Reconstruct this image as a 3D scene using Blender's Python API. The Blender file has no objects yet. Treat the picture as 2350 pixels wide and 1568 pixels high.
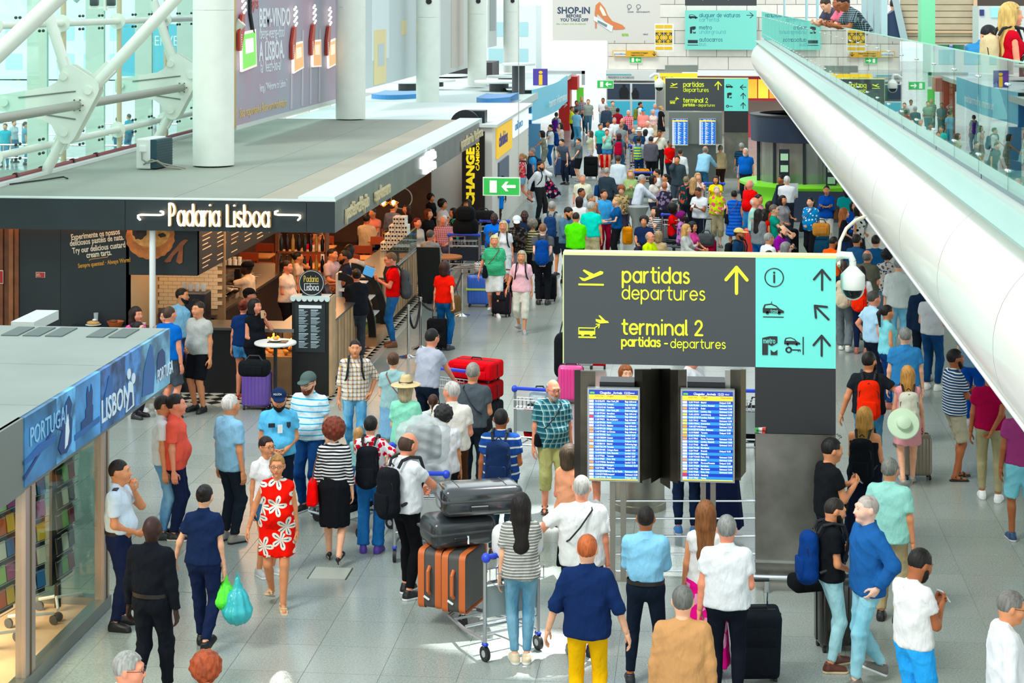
import bpy,bmesh,math,random
import numpy as np
from mathutils import Vector,Matrix
random.seed(7);RNG=np.random.RandomState(3)
SC=bpy.context.scene;COL=SC.collection
# ---------------------------------------------------------------- camera, world, lights, exposure
FPX=4250.0;CH=6.5;YAW=math.radians(5.87)
cam=bpy.data.cameras.new('camera');cam.sensor_width=36;cam.lens=FPX/2350*36
cam.shift_y=-784.0/2350;cam.clip_start=.5;cam.clip_end=900
camo=bpy.data.objects.new('camera',cam);COL.objects.link(camo)
camo.location=(0,0,CH);camo.rotation_euler=(math.pi/2,0,YAW);SC.camera=camo
w=bpy.data.worlds.new('world');SC.world=w;w.use_nodes=True
wn=w.node_tree;bgn=wn.nodes['Background']
tc=wn.nodes.new('ShaderNodeTexCoord');sp=wn.nodes.new('ShaderNodeSeparateXYZ');rp=wn.nodes.new('ShaderNodeValToRGB')
wn.links.new(tc.outputs['Generated'],sp.inputs[0]);wn.links.new(sp.outputs[2],rp.inputs[0]);wn.links.new(rp.outputs[0],bgn.inputs[0])
rp.color_ramp.elements[0].position=0.0;rp.color_ramp.elements[0].color=(.93,1,1,1)
rp.color_ramp.elements[1].position=.9;rp.color_ramp.elements[1].color=(.80,.92,1,1)
bgn.inputs[1].default_value=1.12
sun=bpy.data.lights.new('sun','SUN');sun.energy=1.25;sun.angle=math.radians(14);sun.color=(1,.97,.9)
suno=bpy.data.objects.new('sun',sun);COL.objects.link(suno);suno.rotation_euler=(math.radians(30),math.radians(-26),0)
SC.view_settings.view_transform='Standard';SC.view_settings.look='None';SC.view_settings.exposure=0.42
SC.view_settings.gamma=1.0;SC.view_settings.use_curve_mapping=False
CA,SA=math.cos(YAW),math.sin(YAW)
for i_,(px_,py_,e_,sz_)in enumerate(((1232,1500,9000,2.6),(1185,1320,7000,2.2),(1085,1455,6000,2.2),(1245,1190,6000,2.4),(1560,1290,3500,2.6))):
 d_=FPX*CH/py_;xc_=(px_-1175)*d_/FPX;L_=bpy.data.lights.new('skylight_shaft','SPOT');L_.energy=e_*7;L_.spot_size=math.radians(sz_*1.25);L_.spot_blend=.35;L_.shadow_soft_size=.1
 lo_=bpy.data.objects.new('skylight_shaft',L_);COL.objects.link(lo_);a_=Vector((xc_*math.cos(YAW)-d_*math.sin(YAW),xc_*math.sin(YAW)+d_*math.cos(YAW),0));b_=a_+Vector((5,7,22));lo_.location=b_;lo_.rotation_euler=(a_-b_).to_track_quat('-Z','Y').to_euler()
def at(px,py,d):
 xc=(px-1175)*d/FPX
 return Vector((xc*CA-d*SA,xc*SA+d*CA,CH-py*d/FPX))
def G(px,py,z=0.0):
 d=FPX*(CH-z)/py;return at(px,py,d)
def onX(px,X):
 return X/math.tan(math.atan((px-1175)/FPX)-YAW)
def dep(X,Y):return-X*SA+Y*CA
def zat(py,X,Y):return CH-py*dep(X,Y)/FPX
# ---------------------------------------------------------------- objects
def tag(o,label=None,cat=None,group=None,kind=None):
 if label:o['label']=label
 if cat:o['category']=cat
 if group:o['group']=group
 if kind:o['kind']=kind
 return o
def thing(name,label,cat,loc=(0,0,0),rz=0,group=None):
 o=bpy.data.objects.new(name,None);COL.objects.link(o);o.empty_display_size=.1
 o.location=loc;o.rotation_euler=(0,0,rz)
 return tag(o,label,cat,group)
def link(name,me,m=None,parent=None,loc=None,rot=None):
 o=bpy.data.objects.new(name,me);COL.objects.link(o)
 if parent is not None:o.parent=parent
 if loc is not None:o.location=loc
 if rot is not None:o.rotation_euler=rot
 if m is not None:
  if not len(me.materials):me.materials.append(m)
  if me.materials[0]is not m:
   o.material_slots[0].link='OBJECT';o.material_slots[0].material=m
 return o
def npmesh(V,Q,smooth=True,name='m'):
 me=bpy.data.meshes.new(name);V=np.asarray(V,np.float32);Q=np.asarray(Q,np.int32)
 me.vertices.add(len(V));me.vertices.foreach_set('co',V.ravel())
 k=Q.shape[1];me.loops.add(Q.size);me.loops.foreach_set('vertex_index',Q.ravel())
 me.polygons.add(len(Q));me.polygons.foreach_set('loop_start',np.arange(0,Q.size,k,dtype=np.int32))
 me.polygons.foreach_set('loop_total',np.full(len(Q),k,np.int32))
 me.polygons.foreach_set('use_smooth',np.full(len(Q),smooth,bool))
 me.update(calc_edges=True);return me
class MB:
 def __init__(s):s.v=[];s.f=[];s.mi=[];s.cm=0
 def add(s,vs,fs):
  b=len(s.v);s.v+=[tuple(v)for v in vs];s.f+=[tuple(b+i for i in f)for f in fs];s.mi+=[s.cm]*len(fs);return s
 def box(s,c,d,R=None):
  x,y,z=d[0]/2,d[1]/2,d[2]/2;c=Vector(c)
  vs=[Vector(p)for p in((-x,-y,-z),(x,-y,-z),(x,y,-z),(-x,y,-z),(-x,-y,z),(x,-y,z),(x,y,z),(-x,y,z))]
  if R is not None:vs=[R@v for v in vs]
  return s.add([c+v for v in vs],[(0,3,2,1),(4,5,6,7),(0,1,5,4),(1,2,6,5),(2,3,7,6),(3,0,4,7)])
 def bx(s,x0,x1,y0,y1,z0,z1):return s.box(((x0+x1)/2,(y0+y1)/2,(z0+z1)/2),(abs(x1-x0),abs(y1-y0),abs(z1-z0)))
 def rbox(s,c,d,r,seg=2,R=None,taper=1.0):
  bm=bmesh.new();bmesh.ops.create_cube(bm,size=1)
  for v in bm.verts:
   t=taper if v.co.z>0 else 1
   v.co=Vector((v.co.x*d[0]*t,v.co.y*d[1]*t,v.co.z*d[2]))
  bmesh.ops.bevel(bm,geom=bm.edges[:],offset=r,segments=seg,profile=.5,affect='EDGES')
  bm.verts.index_update();c=Vector(c)
  vs=[c+(R@v.co if R is not None else v.co)for v in bm.verts];fs=[[v.index for v in f.verts]for f in bm.faces]
  bm.free();return s.add(vs,fs)
 def cyl(s,a,b,r0,r1=None,n=12,caps=True):
  a,b=Vector(a),Vector(b);r1=r0 if r1 is None else r1;d=(b-a)
  if d.length<1e-6:return s
  q=d.to_track_quat('Z','Y');vs=[]
  for c,r in((a,r0),(b,r1)):
   for i in range(n):
    t=2*math.pi*i/n;vs.append(c+q@Vector((math.cos(t)*r,math.sin(t)*r,0)))
  fs=[(i,(i+1)%n,n+(i+1)%n,n+i)for i in range(n)]
  if caps:fs+=[tuple(range(n-1,-1,-1)),tuple(range(n,2*n))]
  return s.add(vs,fs)
 def tube(s,pts,r,n=8,closed=False):
  pts=[Vector(p)for p in pts];N=len(pts);vs=[];ref=None
  rr=r if isinstance(r,(list,tuple))else[r]*N
  for i,p in enumerate(pts):
   t=(pts[(i+1)%N]-pts[i-1])if closed else(pts[min(i+1,N-1)]-pts[max(i-1,0)])
   t.normalize()
   if ref is None:ref=t.orthogonal()
   ref=(ref-t*ref.dot(t)).normalized();b=t.cross(ref)
   for k in range(n):
    a=2*math.pi*k/n;vs.append(p+(ref*math.cos(a)+b*math.sin(a))*rr[i])
  fs=[]
  for i in range(N if closed else N-1):
   j=(i+1)%N
   fs+=[(i*n+k,i*n+(k+1)%n,j*n+(k+1)%n,j*n+k)for k in range(n)]
  if not closed:fs+=[tuple(range(n-1,-1,-1)),tuple((N-1)*n+k for k in range(n))]
  return s.add(vs,fs)
 def lathe(s,prof,c=(0,0,0),n=24,R=None):
  c=Vector(c);vs=[]
  for r,z in prof:
   for i in range(n):
    t=2*math.pi*i/n;v=Vector((math.cos(t)*r,math.sin(t)*r,z));vs.append(c+(R@v if R is not None else v))
  fs=[]
  for j in range(len(prof)-1):fs+=[(j*n+i,j*n+(i+1)%n,(j+1)*n+(i+1)%n,(j+1)*n+i)for i in range(n)]
  fs+=[tuple(range(n-1,-1,-1)),tuple((len(prof)-1)*n+i for i in range(n))]
  return s.add(vs,fs)
 def ell(s,c,r,n=12,m=8,R=None):
  prof=[(math.sin(math.pi*(j+.02)/(m+.04)),-math.cos(math.pi*(j+.02)/(m+.04)))for j in range(m+1)]
  c=Vector(c);vs=[]
  for pr,pz in prof:
   for i in range(n):
    t=2*math.pi*i/n;v=Vector((math.cos(t)*pr*r[0],math.sin(t)*pr*r[1],pz*r[2]));vs.append(c+(R@v if R is not None else v))
  fs=[]
  for j in range(m):fs+=[(j*n+i,j*n+(i+1)%n,(j+1)*n+(i+1)%n,(j+1)*n+i)for i in range(n)]
  return s.add(vs,fs)
 def prism(s,poly,o,ux,uz,th):
  o,ux,uz=Vector(o),Vector(ux),Vector(uz);nn=ux.cross(uz).normalized()*th;n=len(poly)
  vs=[o+ux*x+uz*z for x,z in poly]+[o+ux*x+uz*z+nn for x,z in poly]
  ar=sum(poly[i][0]*poly[(i+1)%n][1]-poly[(i+1)%n][0]*poly[i][1]for i in range(n))
  a,b=tuple(range(n)),tuple(range(2*n-1,n-1,-1))
  sides=[((i+1)%n,i,n+i,n+(i+1)%n)for i in range(n)]
  fs=[a[::-1],b[::-1]]+[t[::1]for t in sides]
  if ar<0:fs=[f[::-1]for f in fs]
  return s.add(vs,fs)
 def mesh(s,smooth=False,name='m'):
  me=bpy.data.meshes.new(name);me.from_pydata(s.v,[],s.f)
  if smooth:me.polygons.foreach_set('use_smooth',[True]*len(me.polygons))
  if any(s.mi):me.polygons.foreach_set('material_index',s.mi)
  me.update()
  if smooth:me.set_sharp_from_angle(angle=math.radians(42))
  return me
 def build(s,name,m,parent=None,smooth=False,loc=None,rot=None,mats=None):
  me=s.mesh(smooth,name);o=link(name,me,m,parent,loc,rot)
  for x in(mats or[]):me.materials.append(x)
  return o
  # ---------------------------------------------------------------- materials
def lin(c):return c/12.92 if c<=.04045 else((c+.055)/1.055)**2.4
def hexc(h):
 h=h.lstrip('#')
 if len(h)==3:h=''.join(c*2 for c in h)
 return tuple(lin(int(h[i:i+2],16)/255)for i in(0,2,4))+(1,)
MC={}
def newmat(name):
 m=bpy.data.materials.new(name);m.use_nodes=True;return m,m.node_tree,m.node_tree.nodes['Principled BSDF']
def N(nt,t,**k):
 n=nt.nodes.new('ShaderNode'+t)
 for a,b in k.items():setattr(n,a,b)
 return n
def mathn(nt,op,a,b=None,c=None):
 n=N(nt,'Math',operation=op)
 for i,x in enumerate((a,b,c)):
  if x is None:continue
  if isinstance(x,(int,float)):n.inputs[i].default_value=x
  else:nt.links.new(x,n.inputs[i])
 return n.outputs[0]
def mixc(nt,f,a,b):
 n=N(nt,'Mix',data_type='RGBA');n.clamp_factor=True
 if isinstance(f,(int,float)):n.inputs[0].default_value=f
 else:nt.links.new(f,n.inputs[0])
 for i,x in((6,a),(7,b)):
  if isinstance(x,tuple):n.inputs[i].default_value=x
  else:nt.links.new(x,n.inputs[i])
 return n.outputs[2]
def noise(nt,co,scale,detail=3,stretch=None):
 if stretch:
  mp=N(nt,'Mapping');mp.inputs['Scale'].default_value=stretch;nt.links.new(co,mp.inputs[0]);co=mp.outputs[0]
 n=N(nt,'TexNoise');n.inputs['Scale'].default_value=scale;n.inputs['Detail'].default_value=detail;nt.links.new(co,n.inputs['Vector'])
 return n.outputs[0]
def bump(nt,b,h,st,dist=.01):
 n=N(nt,'Bump');n.inputs['Strength'].default_value=st;n.inputs['Distance'].default_value=dist
 nt.links.new(h,n.inputs['Height']);nt.links.new(n.outputs[0],b.inputs['Normal'])
def M(col,rough=.5,metal=0,emit=0,var=0,vs=3,bmp=0,bs=60,alpha=1,spec=None,coat=0):
 k=(col,rough,metal,emit,var,vs,bmp,bs,alpha,spec,coat)
 if k in MC:return MC[k]
 m,nt,b=newmat('mat_'+col.strip('#'));c=hexc(col)
 b.inputs['Base Color'].default_value=c;b.inputs['Roughness'].default_value=rough;b.inputs['Metallic'].default_value=metal
 if spec is not None:b.inputs['Specular IOR Level'].default_value=spec
 if coat:b.inputs['Coat Weight'].default_value=coat;b.inputs['Coat Roughness'].default_value=.1
 if emit:b.inputs['Emission Color'].default_value=c;b.inputs['Emission Strength'].default_value=emit
 if var or bmp:
  co=N(nt,'TexCoord').outputs['Object']
  if var:
   f=noise(nt,co,vs,4);d=tuple(x*(1-var)for x in c[:3])+(1,);l=tuple(min(1,x*(1+var))for x in c[:3])+(1,)
   nt.links.new(mixc(nt,mathn(nt,'MULTIPLY_ADD',f,2.2,-.6),d,l),b.inputs['Base Color'])
  if bmp:bump(nt,b,noise(nt,co,bs,3),bmp)
 if alpha<1:b.inputs['Alpha'].default_value=alpha
 MC[k]=m;return m
def glass(col='#e8fff8',t=.93,rough=.0,fr=.9):
 k=('glass',col,t,rough,fr)
 if k in MC:return MC[k]
 m,nt,b=newmat('mat_glass');nt.nodes.remove(b);out=nt.nodes['Material Output']
 tr=N(nt,'BsdfTransparent');c=hexc(col);tr.inputs[0].default_value=tuple(x*t for x in c[:3])+(1,)
 gl=N(nt,'BsdfGlossy');gl.inputs['Roughness'].default_value=rough;gl.inputs[0].default_value=(1,1,1,1)
 lw=N(nt,'LayerWeight');lw.inputs[0].default_value=.5;fc=mathn(nt,'MULTIPLY_ADD',mathn(nt,'POWER',lw.outputs['Facing'],4.5),fr,.03);mx=N(nt,'MixShader')
 nt.links.new(fc,mx.inputs[0]);nt.links.new(tr.outputs[0],mx.inputs[1]);nt.links.new(gl.outputs[0],mx.inputs[2])
 nt.links.new(mx.outputs[0],out.inputs[0]);MC[k]=m;return m
def sat(c,k=1.25):g=.3*c[0]+.6*c[1]+.1*c[2];return tuple(max(0,g+(x-g)*k)for x in c[:3])+(1,)
def cloth(spec):
 if spec in MC:return MC[spec]
 p=spec.split(':');kind='plain' if p[0].startswith('#')else p.pop(0);cs=[sat(hexc(x))for x in p if x.startswith('#')]
 nums=[float(x)for x in p if not x.startswith('#')]
 m,nt,b=newmat('mat_cloth');co=N(nt,'TexCoord').outputs['Object'];s=N(nt,'SeparateXYZ');nt.links.new(co,s.inputs[0])
 X,Y,Z=s.outputs;base=cs[0]
 def band(ax,per,duty):return mathn(nt,'LESS_THAN',mathn(nt,'FRACT',mathn(nt,'ADD',mathn(nt,'DIVIDE',ax,per),50.0)),duty)
 if kind=='stripe':base=mixc(nt,band(Z,nums[0],nums[1]),cs[0],cs[1])
 elif kind=='vstripe':base=mixc(nt,band(X,nums[0],nums[1]),cs[0],cs[1])
 elif kind=='check':
  pr=nums[0];a=band(Z,pr,.35);c=band(mathn(nt,'ADD',X,mathn(nt,'MULTIPLY',Y,.6)),pr,.35)
  f=mathn(nt,'MULTIPLY',mathn(nt,'ADD',a,c),.5);base=mixc(nt,f,cs[0],cs[1])
  if len(cs)>2:base=mixc(nt,mathn(nt,'MAXIMUM',band(Z,pr,.1),band(mathn(nt,'ADD',X,mathn(nt,'MULTIPLY',Y,.6)),pr,.1)),base,cs[2])
 elif kind=='lily':
  cb=N(nt,'CombineXYZ');nt.links.new(X,cb.inputs[0]);nt.links.new(Z,cb.inputs[1]);v=N(nt,'TexVoronoi',voronoi_dimensions='2D');v.inputs['Scale'].default_value=nums[0];v.inputs['Randomness'].default_value=.55;nt.links.new(cb.outputs[0],v.inputs['Vector'])
  sb=N(nt,'VectorMath',operation='SUBTRACT');nt.links.new(cb.outputs[0],sb.inputs[0]);nt.links.new(v.outputs['Position'],sb.inputs[1]);sx=N(nt,'SeparateXYZ');nt.links.new(sb.outputs[0],sx.inputs[0])
  an=mathn(nt,'ARCTAN2',sx.outputs[1],sx.outputs[0]);pt=mathn(nt,'ABSOLUTE',mathn(nt,'COSINE',mathn(nt,'MULTIPLY',an,2.5)));d_=v.outputs['Distance']
  base=mixc(nt,mathn(nt,'LESS_THAN',d_,mathn(nt,'MULTIPLY_ADD',pt,.44,.08)),cs[0],cs[1]);base=mixc(nt,mathn(nt,'MULTIPLY',mathn(nt,'LESS_THAN',d_,.38),mathn(nt,'GREATER_THAN',pt,.985)),base,cs[2])
 elif kind in('dots','floral','camo'):
  v=N(nt,'TexVoronoi');v.inputs['Scale'].default_value=nums[0];nt.links.new(co,v.inputs['Vector'])
  th=.3 if kind=='dots' else .42
  dist=v.outputs['Distance']
  if kind=='floral':dist=mathn(nt,'ADD',dist,mathn(nt,'MULTIPLY',mathn(nt,'SUBTRACT',noise(nt,co,nums[0]*2.2),.5),.7))
  base=mixc(nt,mathn(nt,'LESS_THAN',dist,th),cs[0],cs[1])
  if len(cs)>2:base=mixc(nt,mathn(nt,'LESS_THAN',dist,th*.38),base,cs[2])
  if len(cs)>3:
   sc=N(nt,'SeparateColor');nt.links.new(v.outputs['Color'],sc.inputs[0])
   base=mixc(nt,mathn(nt,'MULTIPLY',mathn(nt,'LESS_THAN',dist,th),mathn(nt,'GREATER_THAN',sc.outputs[0],.5)),base,cs[3])
 elif kind=='jean':
  f=noise(nt,co,5,3,(1,1,.5));base=mixc(nt,mathn(nt,'MULTIPLY_ADD',f,2.6,-.9),cs[0],cs[1])
 c0=cs[0]
 dk=mixc(nt,mathn(nt,'MULTIPLY_ADD',noise(nt,co,4,4),1.6,-.35),(.82,.82,.84,1),(1,1,1,1))
 mul=N(nt,'Mix',data_type='RGBA',blend_type='MULTIPLY');mul.inputs[0].default_value=1
 if isinstance(base,tuple):mul.inputs[6].default_value=base
 else:nt.links.new(base,mul.inputs[6])
 nt.links.new(dk,mul.inputs[7]);nt.links.new(mul.outputs[2],b.inputs['Base Color'])
 b.inputs['Roughness'].default_value=.9;b.inputs['Specular IOR Level'].default_value=.12
 w1=noise(nt,co,9,3,(1.2,1.2,.55));bump(nt,b,w1,.8,.04)
 MC[spec]=m;return m
def skinmat(c):
 k=('skin',c)
 if k in MC:return MC[k]
 m,nt,b=newmat('mat_skin');co=N(nt,'TexCoord').outputs['Object'];c0=hexc(c)
 f=noise(nt,co,14,3);nt.links.new(mixc(nt,f,tuple(x*y for x,y in zip(c0[:3],(.86,.72,.7)))+(1,),tuple(min(1,x*1.12)for x in c0[:3])+(1,)),b.inputs['Base Color'])
 b.inputs['Roughness'].default_value=.5;b.inputs['Specular IOR Level'].default_value=.35;MC[k]=m;return m
def hairmat(c):
 k=('hair',c)
 if k in MC:return MC[k]
 m,nt,b=newmat('mat_hair');co=N(nt,'TexCoord').outputs['Object'];c0=hexc(c)
 f=noise(nt,co,60,4,(1,1,.12));f2=noise(nt,co,16,3,(1,1,.35));ff=mathn(nt,'MULTIPLY_ADD',mathn(nt,'ADD',f,f2),1.3,-.8)
 nt.links.new(mixc(nt,ff,tuple(x*.4 for x in c0[:3])+(1,),tuple(min(1,x*1.3+.003)for x in c0[:3])+(1,)),b.inputs['Base Color'])
 b.inputs['Roughness'].default_value=.5;b.inputs['Specular IOR Level'].default_value=.3;bump(nt,b,mathn(nt,'ADD',f,f2),.7,.012);MC[k]=m;return m
WHITE=M('#eef2ee',.35);STEEL=M('#b9bbb6',.28,.9,var=.12,vs=6);DARK=M('#161a1c',.5);CHROME=M('#d8dadc',.15,1)
# ---------------------------------------------------------------- lettering
def text_mesh(s,size,sx=1,bold=0,ext=.004,align='LEFT',sp=1.0,ls=1.0):
 cu=bpy.data.curves.new('t','FONT');cu.body=s;cu.size=size;cu.extrude=ext;cu.offset=bold;cu.align_x=align
 cu.space_character=sp;cu.space_line=ls;cu.resolution_u=2;cu.fill_mode='FRONT'
 o=bpy.data.objects.new('t',cu);COL.objects.link(o);dg=bpy.context.evaluated_depsgraph_get()
 me=bpy.data.meshes.new_from_object(o.evaluated_get(dg));COL.objects.unlink(o);bpy.data.objects.remove(o)
 if sx!=1:me.transform(Matrix.Diagonal((sx,1,1,1)))
 return me
def text(s,size,o,ux,uz,m,parent=None,name='lettering',off=.006,rot=0,**k):
 """o: baseline point, ux: reading direction, uz: up"""
 me=text_mesh(s,size,**k);ux=Vector(ux).normalized();uz=Vector(uz).normalized();n=ux.cross(uz)
 if rot:r=Matrix.Rotation(rot,3,n);ux,uz=r@ux,r@uz
 mt=Matrix((ux,uz,n)).transposed().to_4x4();mt.translation=Vector(o)+n*off
 me.transform(mt)
 return link(name,me,m,parent)
_a=lambda cx,cy,r,a0,a1,n=10,ry=None:[(cx+r*math.cos(math.radians(a0+(a1-a0)*i/n)),cy+(ry or r)*math.sin(math.radians(a0+(a1-a0)*i/n)))for i in range(n+1)]
GL={'a':(1.25,[_a(.5,.5,.5,0,360,16),[(1,1),(1,0)]]),'p':(1.25,[_a(.5,.5,.5,0,360,16),[(0,1),(0,-.5)]]),'d':(1.25,[_a(.5,.5,.5,0,360,16),[(1,1.45),(1,0)]]),'b':(1.25,[_a(.5,.5,.5,0,360,16),[(0,1.45),(0,0)]]),'g':(1.25,[_a(.5,.5,.5,0,360,16),[(1,1),(1,-.1)]+_a(.5,-.1,.5,0,-150,8,.38)]),'o':(1.25,[_a(.5,.5,.5,0,360,16)]),'e':(1.2,[[(.05,.5),(1,.5)]+_a(.5,.5,.5,0,320,14)]),'c':(1.1,[_a(.5,.5,.5,45,315,12)]),'r':(.8,[[(0,1),(0,0)],_a(.5,.5,.5,180,90,6)]),'t':(.85,[[(.25,1.4),(.25,.3)]+_a(.55,.3,.3,180,280,6),[(0,1),(.65,1)]]),'i':(.3,[[(.0,1),(.0,0)],[(0,1.42),(0,1.43)]]),'l':(.35,[[(0,1.45),(0,.2)]+_a(.15,.2,.18,180,260,4)]),'s':(.95,[_a(.37,.75,.3,30,210,8,.25)+_a(.37,.25,.33,60,-150,10,.25)]),'u':(1.2,[[(0,1),(0,.45)]+_a(.48,.45,.48,180,360,10)+[(.96,1),(.96,0)]]),'n':(1.2,[[(0,0),(0,1)],[(0,.5)]+_a(.48,.52,.48,180,0,10)+[(.96,0)]]),'m':(1.8,[[(0,0),(0,1)],[(0,.5)]+_a(.37,.6,.37,180,0,8)+[(.74,0)],[(.74,.6)]+_a(1.11,.6,.37,180,0,8)+[(1.48,0)]]),'v':(1.0,[[(0,1),(.42,0),(.84,1)]]),'x':(1.0,[[(0,1),(.8,0)],[(.8,1),(0,0)]]),'2':(1.1,[_a(.42,1.02,.4,170,-35,10)+[(0,0),(.9,0)]]),'-':(.7,[[(0,.5),(.45,.5)]]),' ':(.6,[])}
def stroke_poly(mb,pts,w,o,ux,uz,th):
 ux=Vector(ux);uz=Vector(uz);o=Vector(o)
 for i in range(len(pts)-1):
  a,b=Vector(pts[i]),Vector(pts[i+1]);d=b-a
  if d.length<1e-6:continue
  d.normalize();nn=Vector((-d.y,d.x))*w/2
  mb.prism([tuple(a-nn),tuple(b-nn),tuple(b+nn),tuple(a+nn)],o,ux,uz,th*(1+.05*(i%4)))
 for i,p in enumerate(pts):
  mb.prism([(p[0]+w/2*math.cos(t*math.pi/4),p[1]+w/2*math.sin(t*math.pi/4))for t in range(8)],o,ux,uz,th*(1.25+.02*(i%3)))
def strokes(s,xh,wt,o,ux,uz,m,parent,sx=1.0,name='lettering',th=.006):
 mb=MB();x=0
 for ch in s:
  adv,ps=GL.get(ch,GL[' '])
  for p in ps:stroke_poly(mb,[((x+q[0])*xh*sx,q[1]*xh)for q in p],wt,o,ux,uz,th)
  x+=adv+.12
 return mb.build(name,m,parent)
def arrow(c,size,ang,wt,o,ux,uz,m,parent):
 mb=MB();ca,sa=math.cos(math.radians(ang)),math.sin(math.radians(ang))
 f=lambda x,y:(c[0]+(x*ca-y*sa)*size,c[1]+(x*sa+y*ca)*size)
 stroke_poly(mb,[f(0,-.5),f(0,.5)],wt,o,ux,uz,.006);stroke_poly(mb,[f(-.4,.02),f(0,.5),f(.4,.02)],wt,o,ux,uz,.0085)
 return mb.build('arrow_symbol',m,parent)
 # ---------------------------------------------------------------- implicit surfaces -> continuous meshes
class Vol:
 def __init__(s,lo,hi,h):
  s.lo=np.array(lo,np.float32);s.h=h;n=np.ceil((np.array(hi)-s.lo)/h).astype(int)+2;s.n=n
  s.D=np.full(tuple(n),.5,np.float32);s.ax=[(s.lo[i]+np.arange(n[i])*h).astype(np.float32)for i in range(3)]
 def sl(s,pts,pad):
  p=np.array(pts,float);a=np.floor((p.min(0)-pad-s.lo)/s.h).astype(int);b=np.ceil((p.max(0)+pad-s.lo)/s.h).astype(int)+1
  a=np.clip(a,0,s.n);b=np.clip(b,0,s.n);return a,b
 def grid(s,a,b):
  return(s.ax[0][a[0]:b[0],None,None],s.ax[1][None,a[1]:b[1],None],s.ax[2][None,None,a[2]:b[2]])
 def put(s,a,b,d,k,op):
  if(b<=a).any():return
  v=s.D[a[0]:b[0],a[1]:b[1],a[2]:b[2]]
  if op=='sub':d=-d;v[...]=np.maximum(v,d)if k<=0 else-smin(-v,-d,k)
  else:v[...]=smin(v,d,k)
 def cap(s,A,B,r1,r2=None,k=.02,T=None,sy=1.0,clip=(),op='add'):
  r2=r1 if r2 is None else r2;A=np.array(A,float);B=np.array(B,float)
  if T is None:o,R=np.zeros(3),np.eye(3)
  else:o,R=T
  wa=o+R.T@A;wb=o+R.T@B;a,b=s.sl([wa,wb],max(r1,r2)+k+.01)
  if(b<=a).any():return
  X,Y,Z=s.grid(a,b)
  if T is None and sy==1:q=(X,Y,Z)
  else:
   x,y,z=X-o[0],Y-o[1],Z-o[2]
   q=[R[i,0]*x+R[i,1]*y+R[i,2]*z for i in range(3)]
  y_=q[1]/sy if sy!=1 else q[1]
  A2=A*[1,1/sy,1];B2=B*[1,1/sy,1];ba=B2-A2;L=float(ba@ba)+1e-9
  px,py,pz=q[0]-A2[0],y_-A2[1],q[2]-A2[2]
  t=np.clip((px*ba[0]+py*ba[1]+pz*ba[2])/L,0,1)
  d=np.sqrt((px-t*ba[0])**2+(py-t*ba[1])**2+(pz-t*ba[2])**2)-(r1+(r2-r1)*t)
  for pc,n in clip:
   d=np.maximum(d,(q[0]-pc[0])*n[0]+(q[1]-pc[1])*n[1]+(q[2]-pc[2])*n[2])
  s.put(a,b,d.astype(np.float32),k,op)
 def ell(s,C,r,k=.02,T=None,op='add',clip=()):
  C=np.array(C,float);r=np.array(r,float)
  o,R=(np.zeros(3),np.eye(3))if T is None else T
  wc=o+R.T@C;a,b=s.sl([wc],max(r)+k+.01)
  if(b<=a).any():return
  X,Y,Z=s.grid(a,b);x,y,z=X-o[0],Y-o[1],Z-o[2]
  q=[R[i,0]*x+R[i,1]*y+R[i,2]*z-C[i]for i in range(3)]
  kk=np.sqrt((q[0]/r[0])**2+(q[1]/r[1])**2+(q[2]/r[2])**2);k2=np.sqrt((q[0]/r[0]**2)**2+(q[1]/r[1]**2)**2+(q[2]/r[2]**2)**2)
  d=kk*(kk-1)/(k2+1e-6);d=np.where(kk<.05,-min(r),d)
  for pc,n in clip:
   d=np.maximum(d,(q[0]+C[0]-pc[0])*n[0]+(q[1]+C[1]-pc[1])*n[1]+(q[2]+C[2]-pc[2])*n[2])
  s.put(a,b,d.astype(np.float32),k,op)
 def fn(s,f):X,Y,Z=s.grid([0]*3,s.n);s.D=f(s.D,X,Y,Z).astype(np.float32)
 def mesh(s):
  return snet(s.D,s.lo,s.h)
def smin(a,b,k):
 if k<=0:return np.minimum(a,b)
 h=np.clip(.5+.5*(a-b)/k,0,1);return a*(1-h)+b*h-k*h*(1-h)
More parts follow.
